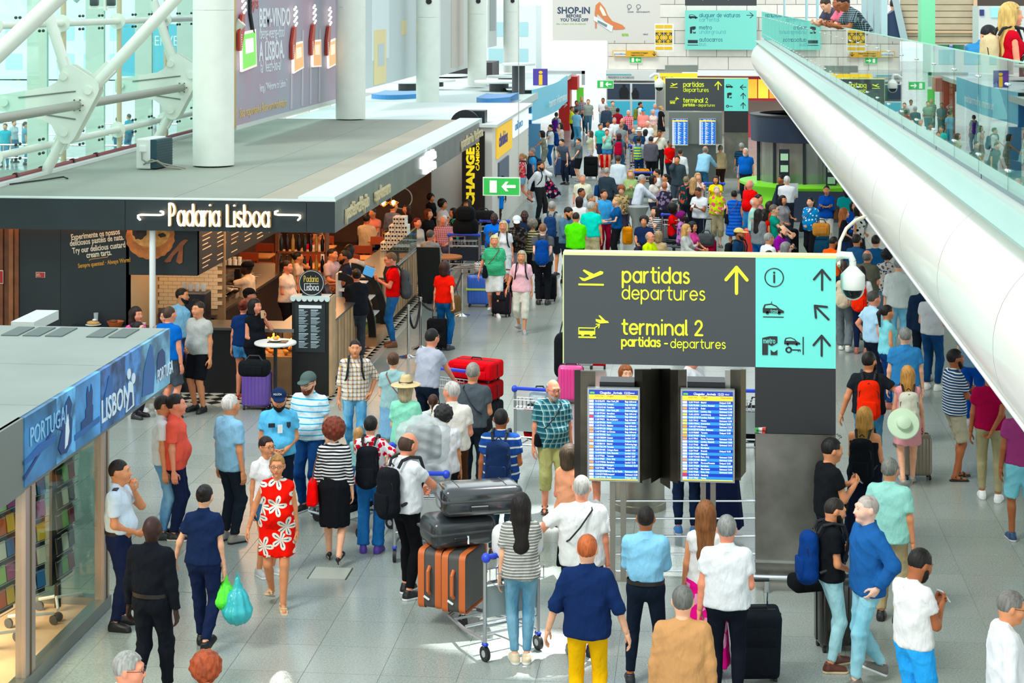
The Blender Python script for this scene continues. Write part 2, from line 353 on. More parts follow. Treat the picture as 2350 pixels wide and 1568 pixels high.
def snet(D,lo,h):
 D=np.pad(D,1,constant_values=.1);lo=lo-h
 S=D<0;nx,ny,nz=D.shape
 cnt=np.zeros((nx-1,ny-1,nz-1),np.int8)
 for i in(0,1):
  for j in(0,1):
   for k in(0,1):cnt+=S[i:nx-1+i,j:ny-1+j,k:nz-1+k]
 ids=np.argwhere((cnt>0)&(cnt<8));n=len(ids)
 if n==0:return np.zeros((3,3)),np.zeros((0,4),int)
 idx=np.full(cnt.shape,-1,np.int32);idx[ids[:,0],ids[:,1],ids[:,2]]=np.arange(n)
 acc=np.zeros((n,3),np.float32);c=np.zeros(n,np.float32)
 cor={(i,j,k):D[ids[:,0]+i,ids[:,1]+j,ids[:,2]+k]for i in(0,1)for j in(0,1)for k in(0,1)}
 for c0 in cor:
  for ax in range(3):
   if c0[ax]:continue
   c1=list(c0);c1[ax]=1;d0,d1=cor[c0],cor[tuple(c1)];m=(d0<0)!=(d1<0)
   t=np.where(m,d0/np.where(m,d0-d1,1),0);acc+=m[:,None]*np.array(c0);acc[:,ax]+=t;c+=m
 V=lo+(ids+acc/c[:,None])*h;Q=[]
 for ax in range(3):
  o1,o2=[(1,2),(2,0),(0,1)][ax]
  s0=[slice(1,-1)]*3;s0[ax]=slice(0,-1);s1=list(s0);s1[ax]=slice(1,None)
  a,b=S[tuple(s0)],S[tuple(s1)];m=a!=b;e=np.argwhere(m);fl=a[m]
  e[:,o1]+=1;e[:,o2]+=1
  def cell(u,v):
   g=e.copy();g[:,o1]-=u;g[:,o2]-=v;return idx[g[:,0],g[:,1],g[:,2]]
  q=np.stack([cell(1,1),cell(0,1),cell(0,0),cell(1,0)],1);q[~fl]=q[~fl][:,::-1];Q.append(q)
 Q=np.concatenate(Q);Q=Q[(Q>=0).all(1)]
 return V,Q
def merge(parts):
 V=[];Q=[];b=0
 for v,q in parts:V.append(v);Q.append(q+b);b+=len(v)
 return np.concatenate(V),np.concatenate(Q)
def xf(VQ,R,t,flip=False):
 V,Q=VQ;V=V@np.asarray(R).T+np.asarray(t);return V,(Q[:,::-1]if flip else Q)
def rotx(a):c,s=math.cos(a),math.sin(a);return np.array([[1,0,0],[0,c,-s],[0,s,c]])
def rotz(a):c,s=math.cos(a),math.sin(a);return np.array([[c,-s,0],[s,c,0],[0,0,1]])
def minrot(a,b):
 a=Vector(a).normalized();b=Vector(b).normalized()
 return np.array(a.rotation_difference(b).to_matrix())
def ik(a,c,l1,l2,pole):
 a,c,pole=map(lambda v:np.array(v,float),(a,c,pole));d=c-a;D=np.linalg.norm(d)+1e-9;u=d/D
 L=max(min(D,(l1+l2)*.998),abs(l1-l2)+.02);c=a+u*L;x=(l1*l1-l2*l2+L*L)/(2*L);hh=math.sqrt(max(l1*l1-x*x,0))
 p=pole-u*(pole@u);p /= np.linalg.norm(p)+1e-9;return a+u*x+p*hh,c
 # ---------------------------------------------------------------- head, hair, hand, shoe prototypes (head origin: centre of skull)
PC={}
def proto(key,f):
 if key not in PC:PC[key]=f()
 return PC[key]
def head_vq(sex,h):
 def f():
  v=Vol((-.12,-.15,-.24),(.12,.14,.14),h);fm=sex=='f'
  v.ell((0,.012,.01),(.074,.094,.1),0);v.cap((0,-.035,-.025),(0,-.052,-.082 if fm else-.088),.06,.03 if fm else .036,.04)
  v.cap((-.03,-.055,-.03),(.03,-.055,-.03),.032,k=.03)
  if h<.02:
   v.cap((-.035,-.078,.028),(.035,-.078,.028),.013,k=.02)
   for s in(-1,1):v.ell((s*.031,-.1,.008),(.017,.016,.012),.014,op='sub')
   v.cap((0,-.086,.006),(0,-.108,-.028),.009,.013,.012);v.cap((-.017,-.088,-.056),(.017,-.088,-.056),.01,k=.012)
   v.cap((0,-.08,-.09),(0,-.082,-.092),.016,k=.02)
  for s in(-1,1):v.ell((s*.078,.012,-.008),(.012,.021,.033),.008)
  v.cap((0,.02,-.05),(0,.012,-.125),.046 if fm else .055,.046 if fm else .054,.03)
  return v.mesh()
 return proto(('head',sex,round(h,3)),f)
def hair_vq(style,h):
 def f():
  v=Vol((-.2,-.2,-.5),(.2,.25,.22),h)
  face=lambda yl,zh:(lambda D,X,Y,Z:np.maximum(D,-np.maximum(Y-yl,Z-zh)+0*X))
  low=lambda zl:(lambda D,X,Y,Z:np.maximum(D,(zl-Z)+0*X+0*Y))
  cutface=lambda yl,zh,xw=.066:(lambda D,X,Y,Z:np.maximum(D,-np.maximum(np.maximum(Y-yl,Z-zh),np.abs(X)-xw)))
  if style=='short':v.ell((0,.014,.022),(.082,.104,.1),0);v.fn(face(-.05,.07));v.fn(face(-.005,.02));v.fn(low(-.07))
  elif style=='quiff':v.ell((0,.014,.022),(.082,.104,.1),0);v.cap((0,-.05,.085),(0,.03,.1),.034,k=.03);v.fn(face(-.055,.075));v.fn(face(-.005,.02));v.fn(low(-.07))
  elif style=='shaved':v.ell((0,.014,.014),(.0775,.0985,.0995),0);v.fn(face(-.055,.06));v.fn(face(-.01,.02));v.fn(low(-.06))
  elif style=='fringe':v.ell((0,.02,.0),(.083,.1,.092),0);v.fn(lambda D,X,Y,Z:np.maximum(D,Z-.045-Y*.25+0*X));v.fn(face(.0,.2));v.fn(low(-.07))
  elif style in('bob','wavy'):
   v.ell((0,.014,.02),(.09,.11,.108),0);v.cap((0,.04,.0),(0,.045,-.09),.09,.085,.04)
   if style=='wavy':v.cap((-.05,.05,-.1),(-.06,.06,-.2),.05,.03,.03);v.cap((.05,.05,-.1),(.06,.06,-.2),.05,.03,.03)
   v.fn(cutface(-.03,.06));v.fn(lambda D,X,Y,Z:np.maximum(D,-(Y+.06+0*X+0*Z)+0*D)if False else D)
  elif style in('long','xlong'):
   e=-.42 if style=='xlong' else-.32
   v.ell((0,.014,.02),(.09,.11,.108),0);v.cap((0,.05,.0),(0,.095,e+.05),.09,.085,.04,sy=.55);v.cap((0,.04,-.02),(0,.05,-.1),.085,.085,.03)
   for s in(-1,1):v.cap((s*.068,-.0,-.04),(s*.085,.03,-.2),.028,.022,.02)
   v.fn(cutface(-.025,.062))
  elif style in('pony','bun','braid'):
   v.ell((0,.014,.018),(.081,.103,.099),0);v.fn(face(-.05,.062));v.fn(face(-.0,.015));v.fn(low(-.06))
   if style=='pony':v.cap((0,.115,.04),(0,.15,-.02),.028,.034,.01);v.cap((0,.15,-.02),(0,.13,-.22),.034,.016,.02)
   elif style=='braid':[v.ell((0,.1+.004*(i%2),.0-.045*i),(.024,.024,.028),.008)for i in range(6)]
   else:v.ell((0,.115,.05),(.045,.04,.042),.015)
  elif style in('curly','afro'):
   r=.135 if style=='afro' else .118
   v.ell((0,.03,.035),(r,r,r),0);v.fn(cutface(-.02,.06,.07));v.fn(lambda D,X,Y,Z:D+.012*np.sin(70*X+9)*np.sin(66*Y)*np.sin(72*Z+3));v.fn(low(-.12))
  if style!='shaved':v.fn(lambda D,X,Y,Z:D+.0022*np.sin(X*190+Z*25)*np.sin(Y*170+Z*20))
  return v.mesh()
 return proto(('hair',style,round(h,3)),f)
def hat_vq(style,h):
 def f():
  v=Vol((-.23,-.26,-.06),(.23,.25,.24),h)
  if style=='cap':v.ell((0,.012,.04),(.09,.11,.085),0,clip=[((0,0,.03),(0,0,-1))]);v.ell((0,-.11,.04),(.075,.085,.012),.012)
  elif style=='beret':v.ell((0,.02,.05),(.1,.12,.07),0);v.fn(lambda D,X,Y,Z:np.maximum(D,.02-Z+0*X+0*Y))
  elif style=='scarf':v.ell((0,.03,.03),(.1,.125,.11),0);v.fn(lambda D,X,Y,Z:np.maximum(D,-np.maximum(Y+.05,Z-.05)+0*X))
  else:v.ell((0,.012,.055),(.19,.21,.014),0);v.cap((0,.012,.06),(0,.012,.13),.09,.07,.03);v.cap((0,-.04,.2),(0,.06,.2),.025,k=.03,op='sub')
  return v.mesh()
 return proto(('hat',style,round(h,3)),f)
def hand_vq(curl,h):
 def f():
  v=Vol((-.12,-.1,-.22),(.05,.08,.05),h)
  v.cap((0,0,.03),(0,0,-.015),.025,.022,0)
  for y0,y1,r in((-.014,-.028,.015),(0,-.009,.015),(.008,.01,.014),(.016,.027,.0135)):v.cap((0,y0,-.02),(0,y1,-.082),r+.001,r-.002,.012)
  for y,L,r in((-.03,.9,.0092),(-.01,1,.0095),(.011,.94,.0092),(.03,.76,.0082)):
   p=np.array([0,y,-.084]);a=0
   for sg,rr in((.038,1),(.026,.92),(.021,.84)):
    a+=curl;q=p+np.array([-math.sin(a),0,-math.cos(a)])*sg*L;v.cap(p,q,r*rr,r*rr*.92,.004);p=q
  t0=np.array([-.008,-.018,-.025]);t1=t0+[-.014,-.032,-.028];t2=t1+[-.012-.01*curl,-.01+.012*curl,-.03];t3=t2+[-.006,.004,-.022]
  v.cap(t0,t1,.014,.0115,.012);v.cap(t1,t2,.011,.0098,.004);v.cap(t2,t3,.0098,.008,.004)
  return v.mesh()
 return proto(('hand',round(curl,1),round(h,3)),f)
def shoe_me(kind):
 def f():
  v=Vol((-.07,-.24,-.02),(.07,.1,.14),.0105)
  flat=lambda D,X,Y,Z:np.maximum(D,-Z+0*X+0*Y)
  if kind in('shoe','sneak'):
   v.cap((0,.035,.035),(0,-.13,.028),.042,.04,0,sy=1);v.cap((0,.02,.04),(0,.015,.1),.042,.043,.03,clip=[((0,0,.105),(0,0,1))])
   v.cap((0,-.02,.06),(0,-.1,.04),.034,.03,.02);v.cap((0,.035,.012),(0,-.135,.012),.046,.044,.004,clip=[((0,0,.022),(0,0,1))])
  elif kind=='heel':v.cap((0,.04,.07),(0,-.12,.024),.032,.034,0);v.cap((0,.01,.08),(0,-.1,.07),.03,.03,.01,op='sub');v.cap((0,.055,.06),(0,.055,.0),.012,.008,.01)
  else:
   v.cap((0,.04,.008),(0,-.14,.008),.043,.045,0,clip=[((0,0,.022),(0,0,1))])
   v.cap((-.042,-.07,.02),(.042,-.1,.02),.012,k=.004);v.cap((-.03,-.07,.05),(.03,-.09,.05),.012,k=.02);v.cap((-.035,.0,.06),(.035,.0,.06),.01,k=.02)
   if kind=='sandal':v.cap((-.035,.0,.075),(.0,.05,.085),.011,k=.01);v.cap((.035,.0,.075),(0,.05,.085),.011,k=.01)
  v.fn(flat);V,Q=v.mesh();return npmesh(V,Q,True,'shoe')
 return proto(('shoe',kind),f)
def shoemat(c,sole):
 k=('shoe',c,sole)
 if k in MC:return MC[k]
 m,nt,b=newmat('mat_shoe');s=N(nt,'SeparateXYZ');nt.links.new(N(nt,'TexCoord').outputs['Object'],s.inputs[0])
 nt.links.new(mixc(nt,mathn(nt,'LESS_THAN',s.outputs[2],.024),hexc(c),hexc(sole)),b.inputs['Base Color']);b.inputs['Roughness'].default_value=.4
 MC[k]=m;return m
 # ---------------------------------------------------------------- skeleton and garments
ARMS={'down':(.07,-.02,-.53,0),'in':(.02,-.05,-.52,0),'out':(.17,-.02,-.49,0),'pocket':(.055,-.02,-.43,1),'hip':(.02,-.04,-.40,2),'sf':(.06,-.2,-.48,0),'sb':(.07,.2,-.48,0),'fold':(-.22,-.19,-.2,5),'phone':(-.12,-.27,-.16,3),'low':(-.1,-.2,-.38,3),'hold':(.0,-.33,-.27,3),'cart':(.04,-.42,-.36,3),'cart2':(.02,-.36,-.46,3),'ear':(-.08,-.06,.1,4),'chin':(-.13,-.16,.02,4),'back':(-.14,.13,-.46,1),'side':(.3,-.1,-.38,1),'reach':(.1,-.5,-.15,3),'strap':(-.05,-.15,-.08,4),'pull':(.12,.18,-.46,0),'rail':(-.05,-.36,-.2,3),'table':(-.04,-.34,-.33,3),'drink':(-.12,-.2,.03,4)}
POLE={0:(.3,1,0),1:(.8,.9,.2),2:(1,.5,.2),3:(.6,.5,-1),4:(.6,-.4,-1),5:(1,.15,-.55)}
LEGS={'stand':((.095,.0,0),(-.095,.01,0)),'wide':((.15,-.01,0),(-.15,.02,0)),'wait':((.1,-.1,0),(-.1,.03,0)),'step':((.08,-.16,5),(-.08,.18,-22)),'step2':((.08,.18,-22),(-.08,-.16,5)),'walk':((.075,-.28,12),(-.075,.3,-42)),'walk2':((.075,.3,-42),(-.075,-.28,12)),'close':((.06,0,0),(-.06,0,0)),'sit':((.11,-.42,0),(-.11,-.4,0))}
def skel(S):
 sit=S['legs']=='sit';fm=S['sex']=='f';J={};bz=.52 if sit else .93
 le=math.radians(S['lean']);J['pel']=np.array([0,.0 if not sit else .02,bz+.02]);c,s=math.cos(le),math.sin(le)
 R=np.array([[1,0,0],[0,c,s],[0,-s,c]]);J['T']=(J['pel'],R);tw=lambda p:J['pel']+R.T@np.array(p,float)
 sh=(.15 if fm else .168)*(.5+.5*S['w']);J['sh']=[tw((x*sh,.01,.422))for x in(1,-1)];J['neck']=tw((0,.015,.5))
 hr=rotz(math.radians(S['hy']))@rotx(math.radians(S['hp']+S['lean']*.35));J['HR']=hr
 J['head']=tw((0,.0,.5))+hr@np.array([0,-.015,.145]);J['kn']=[];J['an']=[];J['hip']=[];J['fp']=[]
 for i,x in enumerate((1,-1)):
  ax,ay,pit=LEGS[S['legs']][i];hip=J['pel']+np.array([x*.088,0,-.03]);an=np.array([ax,ay,.09+(0 if pit>-10 else .1*abs(pit)/42)])
  l1,l2=.435,.415
  k,a=ik(hip,an,l1,l2,(x*.12,-1,0.6 if sit else 0));J['hip'].append(hip);J['kn'].append(k);J['an'].append(a);J['fp'].append(pit)
 J['el']=[];J['wr']=[]
 for i,x in enumerate((1,-1)):
  a=S['arms'][i];v=ARMS[a]if isinstance(a,str)else tuple(a)+(3,);t=J['sh'][i]+np.array([x*v[0],v[1],v[2]])
  p=POLE[v[3]];e,wq=ik(J['sh'][i],t,.275,.25,(x*p[0],p[1],p[2]));J['el'].append(e);J['wr'].append(wq)
 return J
def torso(v,S,J,t=0.0,k=.045,hem=None,skirt=None,chest_only=False):
 T=J['T'];w=S['w'];fm=S['sex']=='f';cl=[((0,0,hem),(0,0,-1))]if hem is not None else[]
 c=lambda*a,**kk:v.cap(*a,T=T,clip=cl,k=k,**kk)
 hw=(.13 if fm else .118)*w;ww=(.098 if fm else .118)*w;cw=(.108 if fm else .128)*(.4+.6*w)
 if hem is None or hem<.1:c((-.055*w,0,-.02),(.055*w,0,-.02),hw+t,sy=.84)
 c((-.03,0,.08),(.03,0,.16),ww+t,sy=.86);c((-.05,.0,.33),(.05,.0,.33),cw+t,sy=.82);c((-.025,0,.2),(.025,0,.2),ww+.01+t,sy=.86)
 sh=.118 if fm else .136
 for x in(-1,1):c((x*sh*w,.01,.412),(x*.03,.02,.468),.044+t*.7,.05+t*.5);c((x*sh*w,.01,.41),(x*.09,0,.36),.05+t*.8,.08+t)
 if w>1.05:v.ell((0,-.05*w,.1),(.15*w+t,.12*w+t,.15),k,T=T,clip=cl)
 if fm:
  for x in(-1,1):v.ell((x*.065,-.085,.3),(.062+t,.058+t,.062+t),k*.7,T=T,clip=cl)
def limb(v,J,which,i,radii,t,upto,k=.02,flare=1.0):
 """upto in 0..2 (1 = elbow/knee, 2 = wrist/ankle); flat-ended"""
 P=[J['sh'][i],J['el'][i],J['wr'][i]]if which=='arm' else[J['hip'][i],J['kn'][i],J['an'][i]]
 for sgm in range(2):
  if upto<=sgm:break
  f=min(1.0,upto-sgm);a,b=P[sgm],P[sgm]+(P[sgm+1]-P[sgm])*f;r1,r2=radii[sgm],radii[sgm+1];r2=r1+(r2-r1)*f
  u=(b-a)/(np.linalg.norm(b-a)+1e-9);last=upto<=sgm+1;cl=[(b,u)]if last else()
  fl=flare if last else 1
  v.cap(a,b+(u*.03 if last else 0),r1+t,(r2+t)*fl,k,clip=cl)
 if which=='leg' and upto>1.3:v.cap(P[1]+(P[2]-P[1])*.2+[0,.014,0],P[1]+(P[2]-P[1])*.55+[0,.012,0],radii[1]+t,radii[1]*.8+t,.02,clip=[(P[1]+(P[2]-P[1])*(upto-1),(P[2]-P[1])/np.linalg.norm(P[2]-P[1]))])
ARM_R=(.044,.039,.026);LEG_R=(.085,.056,.036)
def body_vq(S,J,h):
 v=Vol((-.62,-.8,-.02),(.62,.55,1.62),h);w=S['w'];fm=S['sex']=='f';ar=[r*(.86 if fm else 1)*(.5+.5*w)for r in ARM_R];lr=[r*(.5+.5*w)for r in LEG_R]
 torso(v,S,J,-.011);v.cap(J['neck']-[0,0,.03],J['neck']+(J['head']-J['neck'])*.6,.056 if not fm else .047,k=.03)
 for i in(0,1):
  limb(v,J,'arm',i,ar,0,2,.025)
  P=J['hip'][i],J['kn'][i],J['an'][i];v.cap(P[0],P[1],lr[0]*.96,lr[1]*.95,.03);v.cap(P[1],P[2],lr[1]*.92,lr[2],.02)
  m=P[1]+(P[2]-P[1])*.28;v.cap(m+[0,.014,0],P[1]+(P[2]-P[1])*.5+[0,.012,0],lr[1]*.9,lr[1]*.7,.02)
  FR=rotz(math.radians(-12 if i else 12))@rotx(math.radians(J['fp'][i]));f=lambda p:P[2]+FR@np.array(p)
  v.cap(f((0,.03,-.045)),f((0,-.13,-.065)),.03,.024,.02)
 parts=[v.mesh()]
 L_=0 if h<.026 else 1 if h<.04 else 2;parts.append(xf(head_vq(S['sex'],(.0108,.015,.021)[L_]),J['HR']*1.07,J['head']))
 hh=(.0082,.0115,.0155)[L_]
 for i,x in enumerate((1,-1)):
  d=J['wr'][i]-J['el'][i];R=minrot((0,0,-1),d);curl={'down':.35,'out':.35,'in':.35,'pocket':.3,'fold':.8}.get(S['arms'][i]if isinstance(S['arms'][i],str)else '',.75)
  sc=.93 if fm else 1.03
  Mx=np.diag([x*sc,sc,sc]);parts.append(xf(hand_vq(curl,hh),R@Mx,J['wr'][i],flip=x<0))
 return merge(parts)
TOPS={'tee':(.012,.55,-.02),'polo':(.013,.6,-.03),'loose':(.018,.72,-.07),'shirt':(.014,1.93,-.09),'tuck':(.014,1.93,.06),'rolled':(.016,1.2,-.09),'short':(.016,.72,-.09),'stuck':(.014,.7,.06),'tank':(.01,0,-.03),'jacket':(.026,1.95,-.1),'fit':(.008,1.6,.02),'tube':(.009,0,-.05),'knit':(.014,1.9,-.05)}
def top_vq(S,J,kind,h,dress=None):
 t,sl,hem=TOPS[kind];t+=max(0,h-.018)*.35;v=Vol((-.62,-.8,.3),(.62,.55,1.6),h);w=S['w'];T=J['T'];fm=S['sex']=='f'
 ar=[r*(.86 if fm else 1)*(.5+.5*w)for r in ARM_R];sit=S['legs']=='sit'
 if sit:hem=max(hem,-.02)
 torso(v,S,J,t,.055,hem=hem)
 if kind not in('fit','tank','tube')and hem<.0:v.cap((-.05*w,0,.3),(-.055*w,0,-.16),(.115 if not fm else .1)*w+t,(.13 if not fm else .135)*w+t,.05,T=T,sy=.84,clip=[((0,0,hem),(0,0,-1))]);v.cap((.05*w,0,.3),(.055*w,0,-.16),(.115 if not fm else .1)*w+t,(.13 if not fm else .135)*w+t,.05,T=T,sy=.84,clip=[((0,0,hem),(0,0,-1))])
 elif hem<0:v.cap((-.04,0,.2),(-.05*w,0,-.14),ww0(fm,w)+t,(.13 if fm else .122)*w+t,.05,T=T,sy=.84,clip=[((0,0,hem),(0,0,-1))]);v.cap((.04,0,.2),(.05*w,0,-.14),ww0(fm,w)+t,(.13 if fm else .122)*w+t,.05,T=T,sy=.84,clip=[((0,0,hem),(0,0,-1))])
 if kind=='tube':v.fn(lambda D,X,Y,Z:np.maximum(D,T[1][2,0]*(X-T[0][0])+T[1][2,1]*(Y-T[0][1])+T[1][2,2]*(Z-T[0][2])-.37))
 v.cap((0,-.075 if kind in('tank','tee','fit')else-.045,.565),(0,-.01,.64),.07 if fm else .064,.06,.01,T=T,op='sub')
 if kind in('polo','shirt','tuck','rolled','short','jacket','stuck')and h<.034:v.cap((0,.012,.505),(0,.018,.53),.067,.062,.008,T=T,clip=[((0,0,.535),(0,0,1))])
 for i in(0,1):
  if sl:limb(v,J,'arm',i,ar,t+.002,sl,.03,1.14 if sl<1.5 else 1.05)
 if h<.034:v.fn(lambda D,X,Y,Z:D+.003-.009*(1-np.abs(np.sin(X*9+Z*17+Y*7+1.3*np.sin(Z*9+X*5))))**3-.008*(1-np.abs(np.sin(Z*11-X*15+2+1.2*np.sin(X*12+Y*6))))**3)
 return v.mesh()
def ww0(fm,w):return(.1 if fm else .118)*w
BOTS={'pants':(.012,1.96,1.05),'jeans':(.01,1.95,1.0),'slim':(.006,1.93,1.0),'wideleg':(.016,2.0,1.5),'shorts':(.02,.95,1.1),'capri':(.018,1.45,1.1),'hotpants':(.012,.5,1.1),'bermuda':(.02,1.08,1.1)}
def bot_vq(S,J,kind,h):
 v=Vol((-.62,-.75,.0),(.62,.5,1.3),h);w=S['w'];T=J['T'];fm=S['sex']=='f';lr=[r*(.5+.5*w)for r in LEG_R]
 e=max(0,h-.018)*.35;hw=(.13 if fm else .118)*w;pel=J['pel'];up=[((0,0,.1),(0,0,1))]
 v.cap((-.055*w,0,-.02),(.055*w,0,-.02),hw+.008+e,k=.03,T=T,sy=.84,clip=up);v.cap((-.03,0,.04),(.03,0,.1),ww0(fm,w)+.01+e,k=.04,T=T,sy=.86,clip=up)
 if kind in BOTS:
  t,up_,fl=BOTS[kind]
  for i in(0,1):limb(v,J,'leg',i,lr,t+e,up_,.03,fl)
  if kind in('pants','jeans','capri','shorts','bermuda','wideleg')and h<.034:v.fn(lambda D,X,Y,Z:D+.003-.009*(1-np.abs(np.sin(Z*19+X*8+1.4*np.sin(X*14+Z*5))))**3-.006*(1-np.abs(np.sin(X*16+Y*18+Z*4))**.8)**2)
 else:
  L={'mini':.62,'knee':.5,'pencil':.46,'maxi':.12,'dress':.6}[kind];fl={'mini':.17,'knee':.2,'pencil':.15,'maxi':.22,'dress':.17}[kind]*w
  if S['legs']=='sit':
   for i in(0,1):limb(v,J,'leg',i,lr,.03,1,.06)
  else:v.cap((-.04,0,pel[2]-.04),(-.03,0,L-.1),hw+.012,fl,.03,sy=.86,clip=[((0,0,L),(0,0,-1))]);v.cap((.04,0,pel[2]-.04),(.03,0,L-.1),hw+.012,fl,.03,sy=.86,clip=[((0,0,L),(0,0,-1))])
  if S['legs']!='sit':
   for i in(0,1):v.cap(J['hip'][i],J['kn'][i],lr[0]+.01,lr[1]+.02,.04,clip=[((0,0,L),(0,0,-1))])
  v.fn(lambda D,X,Y,Z:D+.006*np.sin(np.arctan2(Y,X+1e-6)*9)*np.clip((.95-Z)*2,0,1))
 return v.mesh()
 # ---------------------------------------------------------------- the person
SK={'l':'#eeb793','p':'#f6c8ae','t':'#dc9668','b':'#a8653c','d':'#57301c','k':'#38201a','r':'#e99a78'}
PEOPLE=[]
def person(x,yt,h,face,sex,skin,hair,top,bot,shoes,arms,legs,label,w=1.0,lean=0,hy=0,hp=0,glasses=None,hat=None,pos=None,beard=None,group=None,z0=0.0,extra=None,cut=0):
 """x,yt: column and row of the top of the head; h: standing (or sitting) height in metres"""
 hs,hc=(hair.split(':')+['#222'])[:2]
 tk,tc_=top.split(':',1);bk,bc=bot.split(':',1);sit=legs=='sit'
 H0=1.72
 S=dict(sex=sex,w=w,arms=tuple(arms.split(','))if isinstance(arms,str)else tuple(arms),legs=legs,lean=lean,hy=hy,hp=hp)
 J=skel(S);topz=(J['head']+J['HR']@np.array([0,.02,.12]))[2]
 if pos is None:
  d=FPX*(CH-h-z0)/yt;loc=at(x,yt,d);loc.z=z0;sc=h/topz if not sit else(h/topz)
  d0=dep(loc.x,loc.y)
 else:loc=Vector((pos[0],pos[1],z0));sc=h/topz;d0=dep(loc.x,loc.y)
 hx,hyy=J['head'][0]*sc,J['head'][1]*sc;a=math.radians(face)
 if pos is None:loc.x-=hx*math.cos(a)-hyy*math.sin(a);loc.y-=hx*math.sin(a)+hyy*math.cos(a)
 lod=0 if d0<27 else 1 if d0<44 else 2;g=(.0165,.025,.035)[lod];gh=(.0095,.012,.018)[lod]
 root=thing('person',label,'person',loc,a,group or 'people in the arrivals hall');root.scale=(sc,)*3
 key=(sex,round(w,2),S['arms'],legs,lean,lod)
 hkey=(hy,hp);sk=skinmat(SK[skin])
 def pm(kind,f):
  kk=('pm',kind)+key+(hkey if kind=='body' else())
  if kk not in PC:V,Q=f();PC[kk]=npmesh(V,Q,True,kind)
  return PC[kk]
 link('body',pm('body',lambda:body_vq(S,J,g*1.3)),sk,root)
 vis=abs(((face+hy+180)%360)-180)<115
 HR=Matrix(J['HR'].tolist());hl=Vector(J['head']);hm=(HR*1.07).to_4x4();hm.translation=hl
 def onhead(name,me,m):
  o=link(name,me,m,root);o.matrix_parent_inverse=Matrix();o.matrix_basis=hm;return o
 def hd(kind,f):
  if('hd',kind,lod)not in PC:V,Q=f();PC[('hd',kind,lod)]=npmesh(V,Q,True,kind)
  return PC[('hd',kind,lod)]
 if hs!='bald':
  onhead('hair',hd(hs,lambda:hair_vq(hs,gh)),hairmat(hc))
 if hat:
  hk,hcol=hat.split(':',1);onhead('hat' if hk not in('cap',)else 'cap',hd(hk,lambda:hat_vq(hk,gh)),cloth(hcol))
  if hk=='fedora':mb=MB();mb.lathe([(.092,0),(.088,.03)],(0,.012,.068),20);onhead('hat_band',mb.mesh(True),M('#4a3a2c',.7))
 if vis:
  def eyes():
   mb=MB()
   for s in(-1,1):mb.cm=0;mb.ell((s*.031,-.081,.007),(.011,.0078,.0048),8,6);mb.cm=1;mb.ell((s*.031,-.0875,.007),(.0055,.0042,.0046),8,5)
   me=mb.mesh(True,'eyes');me.materials.append(M('#f2efe8',.3));me.materials.append(M('#20140e',.2));return me
  o=link('eyes',proto('eyes',eyes),None,root);o.matrix_basis=hm
  def brow():
   mb=MB()
   for s in(-1,1):mb.tube([(s*.015,-.0905,.031),(s*.03,-.088,.0335),(s*.046,-.077,.029)],[.0026,.0032,.002],5)
   return mb.mesh(True)
  onhead('eyebrows',proto('brow',brow),hairmat(hc if hs!='bald' else '#3a2a20'))
  onhead('lips',proto('lips',lambda:(lambda mb:(mb.ell((0,-.0955,-.053),(.021,.006,.0045)),mb.ell((0,-.0955,-.061),(.017,.006,.005)),mb.mesh(True))[-1])(MB())),M('#b5564e' if skin not in 'dk' else '#5c2a26',.45))
 if beard and d0<60:
  def bf():
   v=Vol((-.1,-.16,-.16),(.1,.06,.05),.009 if lod==0 else .012)
   v.cap((0,-.04,-.05),(0,-.06,-.095),.06,.042,.03);v.cap((-.055,-.02,-.03),(-.04,-.05,-.08),.026,k=.02);v.cap((.055,-.02,-.03),(.04,-.05,-.08),.026,k=.02);v.cap((-.022,-.093,-.045),(.022,-.093,-.045),.008,k=.008)
   v.ell((0,-.1,-.057),(.021,.03,.008),.004,op='sub');v.fn(lambda D,X,Y,Z:np.maximum(D,Z+.028+Y*.15+0*X));return v.mesh()
  onhead('beard',hd('beard',bf),hairmat(beard))
 if glasses and lod<2:
  def gf():
   mb=MB()
   for s in(-1,1):mb.tube([(s*.031+.021*math.cos(t*math.pi/5),-.103,.008+.015*math.sin(t*math.pi/5))for t in range(10)],.0022,5,closed=True);mb.tube([(s*.052,-.102,.012),(s*.079,-.06,.012),(s*.083,.0,.008)],.0022,5)
   mb.tube([(-.01,-.104,.01),(.01,-.104,.01)],.0022,5);return mb.mesh(True)
  g_=proto('glasses',gf)
  if glasses=='up':o=link('sunglasses',g_,M('#1c1c1e',.3),root);o.matrix_basis=hm@Matrix.Translation((0,.03,.085))@Matrix.Rotation(-.5,4,'X')
  else:onhead('glasses',g_,M(glasses,.3))
 fitd=tk=='dress'
 if tk=='suit':
  link('shirt',pm('tuck',lambda:top_vq(S,J,'tuck',g)),cloth('#e6ecee'),root);tk='jacket'
 tn={'tee':'t_shirt','polo':'polo_shirt','tank':'tank_top','tube':'bandeau_top','jacket':'jacket','knit':'cardigan','loose':'loose_top','fit':'fitted_top'}.get(tk,'shirt')
 if tk=='dress':tk='tank';tn='dress_bodice'
 if tk=='dress2':tk='tee';tn='dress_bodice'
 link(tn,pm('top'+tk,lambda:top_vq(S,J,tk,g)),cloth(tc_),root)
 bn={'shorts':'shorts','hotpants':'shorts','bermuda':'shorts','capri':'cropped_trousers','jeans':'jeans','slim':'trousers','pants':'trousers','wideleg':'trousers'}.get(bk,'skirt')
 link(bn,pm('bot'+bk,lambda:bot_vq(S,J,bk,g)),cloth(bc),root)
